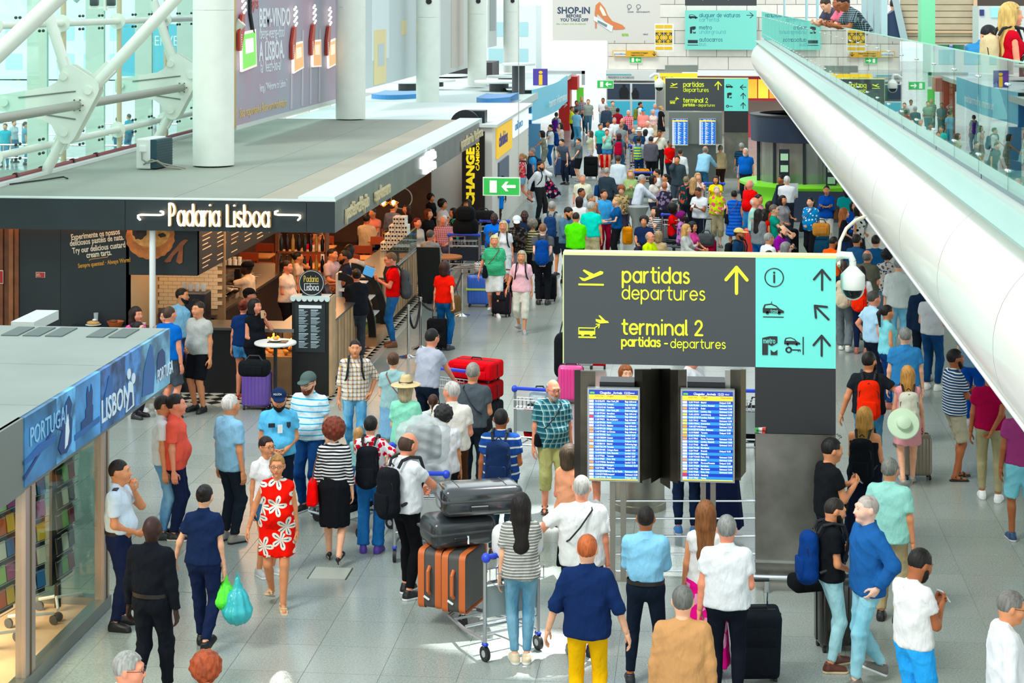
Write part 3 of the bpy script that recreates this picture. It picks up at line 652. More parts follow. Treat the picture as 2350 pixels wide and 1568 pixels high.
 ring=lambda z0,z1,a0,b0,a1,b1,yo,m:[[T_[0]+T_[1].T@np.array([math.cos(q*math.pi/12)*a_,math.sin(q*math.pi/12)*b_+yo,z_-(.02*max(0,-math.sin(q*math.pi/12))if m else 0)])for q in range(24)]for z_,a_,b_ in((z0,a0,b0),(z1,a1,b1),(z1,a1-.006,b1-.006),(z0,a0-.006,b0-.006))]
 T_=J['T']
 def band(name,m,*a):
  L=ring(*a);mb=MB();mb.add([tuple(q)for r_ in L for q in r_],[(k*24+i,k*24+(i+1)%24,((k+1)%4)*24+(i+1)%24,((k+1)%4)*24+i)for k in range(4)for i in range(24)]);mb.build(name,m,root,True)
 if TOPS[tk][2]>=.05 and lod<2 and bn in('trousers','jeans'):
  r=ww0(sex=='f',w)+.028;band('belt',M('#1d1713',.5),.03,.068,.032+r,r*.88,.034+r,r*.88,0,0)
 if tk in('polo','shirt','tuck','rolled','short','jacket','stuck')and lod<2:
  k_=.9 if sex=='f' else 1;cc=tc_ if top[:4]!='suit' and 'blazer' not in label else '#b8d8e8';band('collar',cloth(cc),.468,.525,.086*k_,.08*k_,.066*k_,.06*k_,.012,1)
 sk_,so=(shoes.split(':')+['#1c1c1c','#222'])[0],shoes.split(':')[1:]
 sc_,sl_=so[0],(so[1]if len(so)>1 else so[0]);me=shoe_me(sk_)
 for i in(0,1):
  FR=rotz(math.radians(-12 if i else 12))@rotx(math.radians(J['fp'][i]));o=link('shoe',me,shoemat(sc_,sl_),root)
  mt=Matrix(FR.tolist()).to_4x4();mt.translation=Vector(J['an'][i])+Matrix(FR.tolist())@Vector((0,0,-.09));o.matrix_basis=mt
 root['_j']=0;del root['_j']
 P=dict(root=root,J=J,S=S,sc=sc,loc=loc,a=a,face=face,lod=lod);PEOPLE.append(P);return P
def wpt(P,p):
 c,s=math.cos(P['a']),math.sin(P['a']);x,y,z=[float(q)*P['sc']for q in p]
 return Vector((P['loc'].x+x*c-y*s,P['loc'].y+x*s+y*c,P['loc'].z+z))
def pframe(name,label,cat,P,group,p=(0,0,0)):
 o=thing(name,label,cat,wpt(P,p),P['a'],group);return o
def backpack(P,label,col,trim='#15171a',size=1.0,flop=0):
 T=P['J']['T'];sc=P['sc'];tw=lambda q:T[0]+T[1].T@np.array(q);root=thing('backpack',label,'backpack',P['loc'],P['a'],'backpacks worn by travellers');root.scale=(sc,)*3
 hm=Matrix([list(T[1][0]),list(T[1][1]),list(T[1][2])]).transposed().to_4x4();hm.translation=Vector(T[0])
 w_=P['S']['w'];y0=.125*w_+.02
 def bd():
  v=Vol((-.25,0,-.3),(.25,.5,.65),.022)
  v.cap((-.07,y0+.08,.02),(-.065,y0+.07,.36),.085,.075,.05);v.cap((.07,y0+.08,.02),(.065,y0+.07,.36),.085,.075,.05);v.cap((0,y0+.1,0),(0,y0+.075,.36),.1,.08,.05)
  v.fn(lambda D,X,Y,Z:np.maximum(D,y0-.005-Y+0*X)+.003*np.sin(Z*45+X*20));return v.mesh()
 V,Q=proto(('bp',round(w_,1)),bd);V2=V.copy()
 if size!=1:c=np.array([0,y0,.22]);V2=(V2-c)*[size,size,size]+c
 o=link('main_compartment',npmesh(V2,Q,True),cloth(col),root);o.matrix_basis=hm
 mb=MB();mb.rbox((0,y0+.17*size,.06*size+.03),(.2*size,.05,.19*size),.02,2);o=mb.build('front_pocket',cloth(trim if trim!='#15171a' else col),root,True);o.matrix_basis=hm
 mb=MB();mb.tube([(-.13*size,y0+.09,.0),(-.12*size,y0+.13,.3*size),(0,y0+.14,.42*size),(.12*size,y0+.13,.3*size),(.13*size,y0+.09,.0)],.006,5);mb.tube([(-.03,y0+.02,.43*size+.02),(0,y0+.03,.48*size),(.03,y0+.02,.43*size+.02)],.008,5)
 o=mb.build('zip_and_handle',M('#101214',.6),root,True);o.matrix_basis=hm
 for s in(-1,1):
  mb=MB();f=.155*w_
  pts=[(s*.07,y0,.43*size),(s*.085,y0-.04,.505),(s*.09,0,.525),(s*.092,-f+.04,.5),(s*.1,-f+.0,.38),(s*.12,-f+.02,.25),(s*.16*w_,-.02,.12),(s*.12,y0,.05)]
  for q in range(len(pts)-1):mb.cyl(pts[q],pts[q+1],.017,n=6)
  o=mb.build('shoulder_strap',M(trim,.7),root,True);o.matrix_basis=hm
 return root
def handheld(P,i,dz=0):return wpt(P,P['J']['wr'][i]+(P['J']['wr'][i]-P['J']['el'][i])*.3+np.array([0,0,dz]))
def phone(P,i=0,col='#20242a',label=None,tilt=40):
 p=handheld(P,i);o=thing('phone',label or 'dark phone held in the hand','phone',p,P['a'],'phones held in the hall');mb=MB();R=Matrix.Rotation(math.radians(-tilt),3,'X')
 mb.rbox((0,-.02,.03),(.075,.009,.15),.004,1,R=R);mb.build('case',M(col,.3),o);mb=MB();mb.box(Vector((0,-.02,.03))+R@Vector((0,.0055,0)),(.066,.002,.135),R);mb.build('screen',M('#dfe8ee',.2),o);return o
def handbag(P,label,col,side=-1,hand=False,size=(.34,.13,.26),strap='#6a4428',drop=.42,cross=False,name='handbag',z=None):
 J=P['J'];
 if hand:c=J['wr'][0 if side>0 else 1]+np.array([0,0,-.1-size[2]*.75]);
 else:c=J['sh'][0 if side>0 else 1]+np.array([side*.1,.02,-drop])
 if cross:c=J['pel']+np.array([side*.2,-.02,.0])if z is None else J['pel']+np.array([side*.2,z[0],z[1]])
 o=thing(name,label,'bag',P['loc'],P['a'],'bags carried by travellers');o.scale=(P['sc'],)*3
 mb=MB();mb.rbox(c,(size[1],size[0],size[2]),min(size)*.3,3,taper=.72);mb.build('bag_body',cloth(col),o,True)
 mb=MB()
 top=c+np.array([0,0,size[2]*.45])
 if cross:
  s2=J['sh'][1 if side>0 else 0];m=P['S']['w']*.125+.05
  for ys in(-1,1):mb.tube([tuple(top),tuple(J['pel']+np.array([side*.1,ys*m,.2])),tuple(J['pel']+np.array([0,ys*(m+.01),.32])),(s2[0]*.6,ys*.1,s2[2]+.04),(s2[0]*.5,.01,s2[2]+.075)],.009,5)
 else:
  e=J['wr'][0 if side>0 else 1]+np.array([0,-.02,-.07])if hand else J['sh'][0 if side>0 else 1]+np.array([0,.0,.065])
  for ys in(-1,1):mb.tube([tuple(top+np.array([0,ys*size[0]*.3,0])),tuple((top+e)/2+np.array([side*.02,ys*.07,0])),tuple(e)],.008,5)
 mb.build('strap',M(strap,.6),o,True);return o
V3=Vector;EX,EY,EZ=V3((1,0,0)),V3((0,1,0)),V3((0,0,1))
def struct(name,mb,m,parent=None,smooth=False,label=None):
 o=mb.build(name,m,parent,smooth)
 if parent is None:o['kind']='structure'
 return o
def one(name,mb,m,label,cat,group=None,smooth=False):
 o=mb.build(name,m,None,smooth);return tag(o,label,cat,group)
 # ---------------------------------------------------------------- floor
def granite(grid=False):
 m,nt,b=newmat('mat_granite');tc=N(nt,'TexCoord');geo=N(nt,'NewGeometry');co=geo.outputs['Position']
 n1=noise(nt,co,55,3);n2=noise(nt,co,1.1,4);v=N(nt,'TexVoronoi');v.inputs['Scale'].default_value=38;nt.links.new(co,v.inputs['Vector'])
 c=mixc(nt,mathn(nt,'MULTIPLY_ADD',n1,3,-1),hexc('#7f8a83'),hexc('#a5afa8'));c=mixc(nt,mathn(nt,'MULTIPLY',mathn(nt,'LESS_THAN',v.outputs['Distance'],.22),.55),c,hexc('#5d6660'))
 c=mixc(nt,mathn(nt,'MULTIPLY_ADD',n2,1.2,-.45),c,hexc('#96968a'))
 oi=N(nt,'ObjectInfo');c=mixc(nt,mathn(nt,'MULTIPLY',oi.outputs['Random'],.35),c,hexc('#a9b2ab'))
 if grid:
  s=N(nt,'SeparateXYZ');nt.links.new(co,s.inputs[0]);f=None
  for ax,off in((0,2.917),(1,22.1)):
   q=mathn(nt,'LESS_THAN',mathn(nt,'FRACT',mathn(nt,'ADD',mathn(nt,'DIVIDE',mathn(nt,'SUBTRACT',s.outputs[ax],off),.75),200.0)),.012);f=q if f is None else mathn(nt,'MAXIMUM',f,q)
  c=mixc(nt,mathn(nt,'MULTIPLY',f,.5),c,hexc('#6c736f'))
 nt.links.new(c,b.inputs['Base Color']);b.inputs['Roughness'].default_value=.2;b.inputs['Specular IOR Level'].default_value=.55
 nt.links.new(mathn(nt,'MULTIPLY_ADD',n2,.18,.12),b.inputs['Roughness']);return m
GR=granite();FZ=-.004
fl=struct('floor',MB().bx(-6,14,12,62,-.1,-.006).bx(-30,14,62,200,-.1,0).bx(-60,-12.6,12,62,-.1,0).bx(-12.6,-6,12,29.1,-.1,-.006),granite(True))
tiles=[]
for i in range(-18,14):
 for j in range(-12,53):
  x,y=2.917+.75*(i+.5),22.1+.75*(j+.5)
  if y>62 or(x<-5.85 and y>29)or x<-9.5 or x>9:continue
  if x<-5.4 and y<19.6:continue
  d=dep(x,y);px=1175+FPX*(x*CA+y*SA)/d
  if-70<px<2420 and CH*FPX/d<1640:tiles.append((d,x,y))
tiles.sort();tme=MB().box((0,0,-.02),(.744,.744,.04)).mesh(False,'tile');rest=MB()
for k,(d,x,y)in enumerate(tiles):
 if k<290:o=link('tile',tme,GR,fl,(x,y,0))
 else:rest.bx(x-.372,x+.372,y-.372,y+.372,-.02,0)
tag(rest.build('tiles',GR,fl),kind='stuff')
h1,h2=G(692,1329),G(1015,1303);hc=G(758,1317)
mb=MB().box((hc.x,hc.y,.003),(.42,.42,.008));tag(mb.build('floor_hatch',M('#a9aea2',.4)),'square metal service hatch set flush in the tiled floor','hatch')
mb=MB();[mb.box((hc.x+s*.215,hc.y,.004),(.012,.42,.009))for s in(-1,1)];mb.build('hatch_gap',M('#3c403c',.6),bpy.data.objects['floor_hatch'])
cf=struct('floor',MB().bx(-12.6,-5.92,29.1,62,-.1,-.005),M('#8c857a',.5));cf.name='floor.001'
struct('floor',MB().bx(-12.2,-6.98,31.3,49.4,-.02,.012),M('#4a3020',.4,var=.3)).name='floor.003'
ck=[];s_=.19
for i in range(-60,60):
 for j in range(-60,60):
  x=-6.5+(i-j)*s_*.7071;y=33+(i+j)*s_*.7071
  if-12.3<x<-6.05 and 29<y<50:
   d=dep(x,y);px=1175+FPX*(x*CA+y*SA)/d
   if(x>-6.95 and y<46)or(y<31.2 and 380<px):ck.append((d,x,y,((i+j)%2)))
ck.sort();cm=[MB().box((0,0,-.012),(s_-.005,s_-.005,.024),Matrix.Rotation(math.pi/4,3,'Z')).mesh(False,'checker_tile')for _ in(0,1)];cmat=[M('#26282a',.3),M('#d6d0bc',.3)];rs=[MB(),MB()]
for k,(d,x,y,c)in enumerate(ck):
 if k<290:link('checker_tile',cm[c],cmat[c],cf,(x,y,.0))
 else:rs[c].box((x,y,-.012),(s_-.005,s_-.005,.024),Matrix.Rotation(math.pi/4,3,'Z'))
for c in(0,1):tag(rs[c].build('checker_tiles',cmat[c],cf),kind='stuff')
struct('trim_1',MB().bx(-5.96,-5.86,29.2,50,-.01,.012),M('#d8dcd8',.3,.6))
# ---------------------------------------------------------------- souvenir shop with blue fascia (bottom left)
XS=-6.3;ZT,ZB=2.6,1.95;Y0,Y1=16.75,21.5
ROOFM=M('#8d978f',.55,var=.1,vs=.9)
sh=thing('souvenir_shop','glass souvenir shop with grey roof and blue printed fascia, bottom left','shop',(XS,18,0));sh.location=(0,0,0)
ys=[10,13.6,15.55,17.25,19.2,21.46]
for i in range(5):
 for j,(xa,xb)in enumerate(((-16,-11.2),(-11.19,-8.75),(-8.74,XS-.02))):MB().bx(xa+.006,xb-.006,ys[i]+.006,ys[i+1]-.006,ZT-.08,ZT).build('roof_panel',ROOFM,sh)
for px in(0,52,106,205,258):
 a=at(px,768,21.2);MB().box((a.x,21.05,ZT+.006),(.2,.55,.014)).build('roof_vent',M('#5a6662',.6),sh)
MB().bx(-16,XS-.02,10,21.46,ZB-.05,ZB).bx(XS-.06,XS,10,Y0,ZB-.05,ZT).build('ceiling_panel',M('#7d8580',.5,.3),sh)
bl=['#2c7fb8','#4f9fd8','#3a8ac8','#1d5ea0','#2f78ba','#6fb4e2']
segs=[(54,127),(127,171),(171,228),(228,285),(285,321),(321,388)]
def bluem(c,sc):
 m,nt,b=newmat('mat_print');g=N(nt,'NewGeometry').outputs['Position'];f=noise(nt,g,sc,5);c0=hexc(c)
 nt.links.new(mixc(nt,mathn(nt,'MULTIPLY_ADD',f,4,-1.6),tuple(x*.35 for x in c0[:3])+(1,),tuple(min(1,x*1.5+.03)for x in c0[:3])+(1,)),b.inputs['Base Color']);b.inputs['Roughness'].default_value=.35;return m
for i,(a,b_)in enumerate(segs):
 ya,yb=onX(a,XS),onX(b_,XS);MB().bx(XS-.05,XS+.012,ya+.002,yb-.002,ZB,ZT).build('fascia_panel',bluem(bl[i],(1.2,4,1.3,5,6,2)[i]),sh)
BW,BD,BM=M('#dff0fa',.4),M('#0f3f78',.4),M('#1f63a8',.4)
yo=lambda px:onX(px,XS);xf_=XS+.014
text('PORTUGAL',.26,(xf_,yo(64),2.3),EY,EZ,M('#8cc4ea',.4),sh,sx=.8)
text('LISBON',.34,(xf_,yo(228),2.05),EY,EZ,BW,sh,sx=.85,bold=.004)
text('PORTUGA',.22,(xf_,yo(357),2.06),EY,EZ,BW,sh,sx=.62)
FC=[0]
def flat(pts,X,m,parent,th=.004,name='printed_picture'):
 FC[0]+=1;th+=.0008*(FC[0]%12)
 MB().prism([(onX(p,X),z)for p,z in pts],(X,0,0),EY,EZ,th).build(name,m,parent)
flat([(186,2.12),(212,2.12),(213,2.3),(211,2.32),(212,2.45),(209,2.53),(207,2.46),(203,2.46),(201,2.53),(198,2.46),(199,2.32),(196,2.3),(196,2.22),(186,2.2)],xf_,BD,sh)
flat([(171,2.06),(228,2.08),(228,2.14),(171,2.12)],xf_,BM,sh)
flat([(133,2.1),(140,2.02),(152,2.0),(163,2.08),(165,2.3),(160,2.35),(165,2.45),(158,2.55),(150,2.5),(146,2.42),(134,2.42),(130,2.3),(142,2.25)],xf_,BD,sh)
flat([(148,2.05),(154,2.08),(158,2.2),(155,2.38),(150,2.3)],xf_+.003,BW,sh)
flat([(55,2.06),(127,2.36),(127,2.33),(55,2.02)],xf_,BD,sh);flat([(55,2.2),(90,2.27),(127,2.25),(127,2.2),(55,2.16)],xf_,BM,sh)
for a,z0 in((295,2.38),(305,2.3),(300,2.2)):flat([(a+4*math.cos(t),z0+.06*math.sin(t))for t in np.linspace(0,6.28,11)[:-1]],xf_,BW,sh)
flat([(288,1.98),(293,2.2),(296,2.3),(303,2.25),(306,2.0)],xf_,BW,sh);flat([(291,2.0),(296,2.18),(301,2.16),(302,2.02)],xf_+.003,BD,sh)
flat([(326,2.02),(330,2.3),(340,2.5),(345,2.56),(350,2.5),(355,2.2),(352,1.98)],xf_,BM,sh)
flat([(360,2.3),(364,2.4),(372,2.42),(378,2.36),(380,2.1),(360,2.1)],xf_,BD,sh);flat([(234,2.2),(250,2.5),(258,2.4),(262,2.15)],xf_,BM,sh)
PM=M('#b9a9a2',.35,.5)
for px,ww in((75,.13),(249,.09)):y=onX(px,XS);MB().bx(XS-.12,XS-.02,y-ww,y+ww,.1,ZB-.05).build('post',PM,sh);MB().bx(XS-.018,XS-.01,y-.01,y+.01,.1,ZB-.05).build('post_joint',M('#6d5f3c',.6),sh)
yc=onX(249,XS);y7=onX(75,XS)
MB().bx(XS-1.0,XS-.9,20.6,20.72,.05,ZB-.05).build('post',PM,sh)
for ya,yb in((11.5,y7-.14),(y7+.14,yc-.1)):MB().bx(XS-.065,XS-.055,ya,yb,.12,ZB-.05).build('glass_pane',glass('#e8f4f0',.95,fr=.4),sh)
MB().bx(XS-3.4,XS-.12,yc+.02,yc+.03,.12,ZB-.05).build('glass_pane',glass('#e8f4f0',.95,fr=.4),sh)
MB().bx(XS-.14,XS,11,yc+.1,0,.13).bx(XS-3.4,XS-.14,yc-.04,yc+.1,0,.13).build('steel_plinth',M('#8f938e',.3,.8),sh)
MB().bx(-12,XS-.14,11,yc-.04,0,.05).build('shop_floor',M('#d9b08a',.5,var=.15,vs=2),sh)
MB().bx(XS-3.2,XS-1.6,yc-.3,yc-.1,.05,.5).build('low_wall',M('#d8a878',.5,var=.12),sh)
MB().bx(-12,-11.9,10,21,0,ZB).build('back_wall',M('#3a3530',.7),sh)
al=bpy.data.lights.new('shop_lamp','AREA');al.energy=420;al.size=2.5;al.color=(1,.72,.48);alo=bpy.data.objects.new('shop_lamp',al);COL.objects.link(alo);alo.location=(-8.2,16.5,ZB-.1)
cards=['#c8371e','#e8e2cc','#20262a','#62b33a','#f0c030','#eceae4','#2c3a44','#b83a7a','#d86020','#f4f0e8','#3c7fc0','#a8d070']
def rack(pos,rz,nrow,ncol,label,pal,wh=True):
 t=thing('postcard_rack',label,'display rack',pos,rz,'racks in the souvenir shop');W=ncol*.15+.04
 MB().bx(-W/2,W/2,-.015,.015,.35,.45+nrow*.24).build('panel',M('#1e2124',.5),t);MB().bx(-.03,.03,.015,.06,.05,.5).build('upright',M('#17191b',.5),t)
 fb=MB();fb.tube([(-.28,-.1,.12),(-.05,.03,.17),(.28,-.1,.12)],.018,6);fb.tube([(0,.03,.17),(0,.25,.12)],.018,6);fb.build('foot_frame',M('#d7dadb',.3),t,True)
 for c in((-.28,-.1),(.28,-.1),(0,.25)):MB().cyl((c[0]-.012,c[1],.05),(c[0]+.012,c[1],.05),.05,n=14).build('caster',M('#606468',.3,.6),t,True)
 for r in range(nrow):
  for c in range(ncol):
   x=(c-(ncol-1)/2)*.15;z=.42+r*.24;MB().box((x,-.045,z+.09),(.12,.012,.17),Matrix.Rotation(-.12,3,'X')).build('postcard',M(pal[(r*3+c*5)%len(pal)],.4),t)
  wr=MB();[wr.tube([(-W/2,-.075,.36+r*.24+q),(W/2,-.075,.36+r*.24+q)],.004,4)for q in(0,.06)];wr.build('wire_pocket',M('#c9cccc',.3,.6),t)
 return t
for x_,y_,a_,n_,lb_,pl_ in((-6.72,18.92,84,3,'tall black rack of guidebooks at the shop window, right of the grey post',['#20262a','#2c3a44','#e8e2cc','#20262a','#8a2230','#62b33a']),(-6.85,18.3,70,3,'rack of bright postcards close behind the shop window',cards),(-6.95,17.75,78,3,'rack of colourful cards just right of the wide grey shop post',cards[3:]),(-7.3,16.7,80,4,'rack of cards left of the wide grey shop post',cards[5:]),(-8.1,18.6,40,3,'rack of red and orange leaflets deep in the shop',['#e05a28','#d8361c','#f0e8d8','#f4c040'])):rack((x_,y_,.05),math.radians(a_),7,n_,lb_,pl_)
MB().bx(-9.3,-6.9,14.2,15.6,.05,.95).build('book_table',M('#4a3c30',.5),sh)
for i in range(14):b_=MB().box((-7.0-(i%3)*.32,14.4+(i//3)*.26,.98+.03*(i%2)),(.24,.19,.05)).build('souvenir_book',M(cards[i%12],.5));tag(b_,'small souvenir book stacked on the table inside the left shop window','book','books on the shop table')
a=at(85,748,24);tt=MB().box((-10.9+.3,22.6,2.62),(.55,1.3,.16));
tag(MB().box((a.x+.05,a.y-.2,2.38),(.3,.9,.12)).build('duct_box',M('#c9d2cc',.4)),'small silver ducting box behind the souvenir shop roof','duct')
# ---------------------------------------------------------------- bakery
XB=-5.88;YF=29.4;YE=49.5;RT=3.27;FT,FB=3.25,2.75
bk=thing('bakery','bakery cafe with black fascia, neon lettering and flat grey roof','bakery',(0,0,0))
rf=M('#8c9285',.75,var=.1,vs=.45);rf2=M('#a09a88',.75,var=.08,vs=.6)
MB().bx(-12.3,-8.6,YF,YE,RT-.1,RT).build('roof',rf,bk);MB().bx(-8.59,-7.2,YF,YE,RT-.1,RT).build('roof',rf,bk);MB().bx(-7.19,-6.52,YF,YE,RT-.1,RT).build('roof',rf2,bk)
MB().bx(-22,-12.31,YF,34,RT-.1,RT).build('roof',rf,bk)
MB().bx(-6.5,XB-.02,YF+.02,YE,RT-.08,RT+.05).build('roof_edge',M('#c9d8d2',.5),bk)
MB().bx(-22,XB,YF-.03,YF+.03,FT-.01,FT+.03).build('roof_trim',M('#dfe9e4',.4),bk)
ff=M('#1c2a2e',.45,var=.15,vs=1.2)
xx=lambda px:at(px,500,dep(-8,YF)).x
xe=[-22,at(298,500,30.4).x,at(708,500,30.0).x,XB]
for i in range(3):MB().bx(xe[i]+.004,xe[i+1]-.004,YF-.05,YF,FB,FT).build('fascia_panel',ff,bk)
sf=M('#848d8c',.35,.75,var=.2,vs=1.5);yy=[YF-.05]+[onX(p,XB)for p in(783,870,962,1045,1100)]
for i in range(5):MB().bx(XB-.05,XB,yy[i]+.004,yy[i+1]-.004,FB,FT).build('side_panel',sf,bk)
NEON=M('#fff2dc',.4,emit=2.2);TUBE=M('#c9a878',.3,.6);GL['P']=(1.2,[[(0,0),(0,1.5)],[(0,1.5)]+_a(.3,1.08,.5,90,-90,8,.42)+[(0,.66)]]);GL['L']=(1.0,[[(0,1.45),(0,0),(.75,0)]])
GL['A']=GL['a'];GL['é']=(1.2,GL['e'][1]+[[(.4,1.25),(.65,1.5)]]);GL['.']=(.4,[[(0,0),(0,.01)]]);GL['!']=(.3,[[(0,.45),(0,1.4)],[(0,0),(0,.01)]]);GL['y']=(1,[[(0,1),(.45,.1)],[(.9,1),(.2,-.5)]]);GL['w']=(1.5,[[(0,1),(.35,0),(.7,.9),(1.05,0),(1.4,1)]]);GL['q']=(1.25,[_a(.5,.5,.5,0,360,16),[(1,1),(1,-.5)]]);GL['E']=(.9,[[(.7,1.4),(0,1.4),(0,0),(.7,0)],[(0,.7),(.6,.7)]]);GL['T']=(1,[[(0,1.35),(.9,1.35)],[(.45,1.35),(.45,0)]]);GL['S']=(.95,[_a(.4,1.02,.35,30,210,8,.33)+_a(.4,.36,.38,60,-150,10,.33)]);GL['f']=(.7,[[(.6,1.4),(.3,1.4),(.25,1.1),(.25,0)],[(0,.9),(.5,.9)]])
pf=lambda px,py:V3((at(px,py,dep(-8.5,YF-.05)).x,YF-.051,0))
def onF(px,py,Y=YF-.051):
 th=math.atan((px-1175)/FPX)-YAW;X=Y*math.tan(th);return V3((X,Y,zat(py,X,Y)))
ns=thing('neon_sign','glowing white neon lettering Padaria Lisboa on the black fascia','sign',onF(500,500));
def fit(word,xh,x0,x1,py,wt,m,parent,Y,th=.006,off=0,uz=EZ,ux=EX):
 adv=sum(GL.get(c,GL[' '])[0]+.12 for c in word)-.3;a,b=onF(x0,py,Y),onF(x1,py,Y);sx=(b-a).length/(adv*xh)
 return strokes(word,xh,wt,a+V3((off,0,0)),ux,uz,m,parent,sx=sx,th=th)
ns.location=(0,0,0)
for wd,a,b_,py in(('Padaria',389,504,517),('Lisboa',521,618,519)):
 fit(wd,.235,a,b_,py,.03,TUBE,ns,YF-.06,.05,.03);fit(wd,.235,a,b_,py,.026,NEON,ns,YF-.11,.03)
for a,b_ in((318,375),(632,689)):
 p,q=onF(a,497,YF-.11),onF(b_,497,YF-.11);L=q.x-p.x;pts=[(.03,-.05),(0,-.02),(0,.02),(.04,.03),(L-.05,.03),(L,.04),(L,.08),(L-.04,.09)]
 if a>500:pts=[(.04,.09),(0,.08),(0,.04),(.05,.03),(L-.04,.03),(L,.02),(L,-.02),(L-.03,-.05)]
 mb=MB();stroke_poly(mb,pts,.028,p,EX,EZ,.03);mb.build('neon_scroll',NEON,ns)
CRM=M('#d8c89c',.5)
sl=thing('side_lettering','cream raised letters along the grey side fascia of the bakery','sign',(0,0,0))
for s,a,b_,py in(('pastéis-café-pão',790,842,0),('sopas-doces-sumos',857,891,0),('padaria lisboa',1056,1105,0)):
 ya,yb=onX(a,XB),onX(b_,XB);me=text_mesh(s,.34,ext=.02,bold=.006);w_=max(v.co.x for v in me.vertices);text(s,.34,(XB,ya,FB+.13),EY,EZ,CRM,sl,sx=(yb-ya)/w_,ext=.02,bold=.006,off=.03)
ls=thing('lit_sign','small bright white lettered sign on the bakery side fascia','sign',(0,0,0));ya,yb=onX(966,XB),onX(1004,XB)
text('padaria',.3,(XB,ya,FB+.28),EY,EZ,M('#ffffff',.4,emit=2.5),ls,sx=(yb-ya)/1.1,ext=.02,bold=.014,off=.03);text('lisboa',.3,(XB,ya+.4,FB+.06),EY,EZ,M('#ffffff',.4,emit=2.5),ls,sx=(yb-ya)/1.1,ext=.02,bold=.014,off=.03)
YW=YF+.35;BLK=M('#1b2326',.55,var=.12,vs=1.5)
wl=thing('bakery_front_wall','dark grey wall with custard tart advert and cream lettering','wall panel',(0,0,0))
A1,A2,A3=onF(45,700,YW).x,onF(296,700,YW).x,onF(453,700,YW).x;zb=onF(370,632,YW).z;am=onF(139,700,YW).x
MB().bx(A1,am-.003,YW,YW+.1,0,FB).build('wall_panel',BLK,wl);MB().bx(am+.003,A2,YW,YW+.1,0,FB).build('wall_panel',BLK,wl);MB().bx(A2,A3,YW,YW+.1,zb,FB).build('wall_panel',BLK,wl)
MB().bx(-22,A1,YW+.05,YW+.1,0,FB).build('backing',M('#2a1b12',.7),wl)
x=A1-.01;i=0
while x>-14.5:w_=.085;MB().bx(x-w_+.012,x,YW-.02-(i%2)*.03,YW+.05,0,FB).build('wood_slat',M(('#7a4524','#8d552e','#6a3a1e')[i%3],.6,var=.3,vs=6),wl);x-=w_+.002;i+=1
TW=M('#f0e0c4',.5);TO=M('#c98a30',.5);rt=math.radians(7.5)
for s,sz,px,py,m in(('Experimente os nossos',.135,164,551,TW),('deliciosos pastéis de nata.',.135,161,565,TW),('Try our delicious custard',.135,167,582,TW),('cream tarts.',.135,199,592,TW),('Sempre quentes! · Always Warm!',.1,180,615,TO)):
 a=onF(px,py,YW-.001);text(s,sz,a,EX,EZ,m,wl,sx=.66,bold=.0025,rot=rt)
a=onF(205,598,YW-.001);mb=MB();stroke_poly(mb,[(0,0),(.02,.02),(.3,.06),(.32,.08)],.012,a,EX,EZ,.004);mb.build('underline',TO,wl)
def pflat(pts,Y,m,parent,name='printed_picture',th=.004):FC[0]+=1;th+=.0008*(FC[0]%12);MB().prism([(onF(p,q,Y).x,onF(p,q,Y).z)for p,q in pts],(0,Y,0),EX,EZ,th).build(name,m,parent)
TA=M('#c8702c',.6,var=.4,vs=9);TB=M('#e39a48',.5,var=.35,vs=12);TD=M('#2e1c14',.6,var=.5,vs=20)
eg=lambda cx,cy,rx,ry,a0,a1,n,wv=0:[(cx+(rx+wv*math.sin(k*2.6))*math.cos(a0+(a1-a0)*k/n),cy+(ry+wv*math.sin(k*2.6))*math.sin(a0+(a1-a0)*k/n))for k in range(n+1)]
pflat([(292,527)]+eg(345,545,56,50,3.3,-.15,22,1.5)+[(399,527)],YW-.002,TA,wl);pflat([(303,527)]+eg(346,536,44,32,3.3,-.15,16,1)+[(389,527)],YW-.008,TB,wl);pflat([(304,527)]+eg(320,532,16,18,3.1,.4,8,2)+[(336,527)],YW-.014,TD,wl);pflat(eg(372,540,9,5,0,6.2,10,1),YW-.014,TD,wl)
for q in([(377,600),(415,555),(425,549),(433,551),(384,603)],[(404,600),(413,567),(421,560),(419,603),(412,606)],[(384,602),(390,590),(398,588),(392,601)]):pflat(q,YW-.01,M('#8e4a22',.6,var=.3,vs=10),wl,'printed_cinnamon_stick')
XM=A3;Ym=onX(640,XM);mbt=thing('menu_board','dark overhead menu board running back into the bakery','menu board',(0,0,0));MB().bx(XM-.08,XM,YW,Ym,zb,FB).build('board',BLK,mbt)
for c in range(6):
 y=YW+.3+c*.95
 for r in range(9):
  if(r+c)%5==3:continue
  L=.35+.3*((r*7+c*3)%5)/5;MB().bx(XM,XM+.004,y,y+L,zb+.08+r*.075,zb+.095+r*.075).build('menu_line',M('#d8b07a',.5)if r%4==3 else TW,mbt)
text('Nespresso',.2,(XM+.001,onX(512,XM),FB-.3),EY,EZ,TW,mbt,sx=2.2)
nw=struct('wall_1',MB().bx(A2-.3,A3+.02,31.4,31.5,0,FB),M('#8c7a5c',.7));bm_=MB().box((0,0,0),(.155,.02,.062)).mesh(False,'brick');bw=M('#e8dcbc',.25)
for r in range(12):
 for c in range(7):link('brick',bm_,bw,nw,(A2+.02+c*.16+(r%2)*.08,31.392,1.18+r*.067))
MB().bx(A2-.05,A2,YW,31.4,0,FB).build('wall_return',M('#d8c49c',.5),nw)
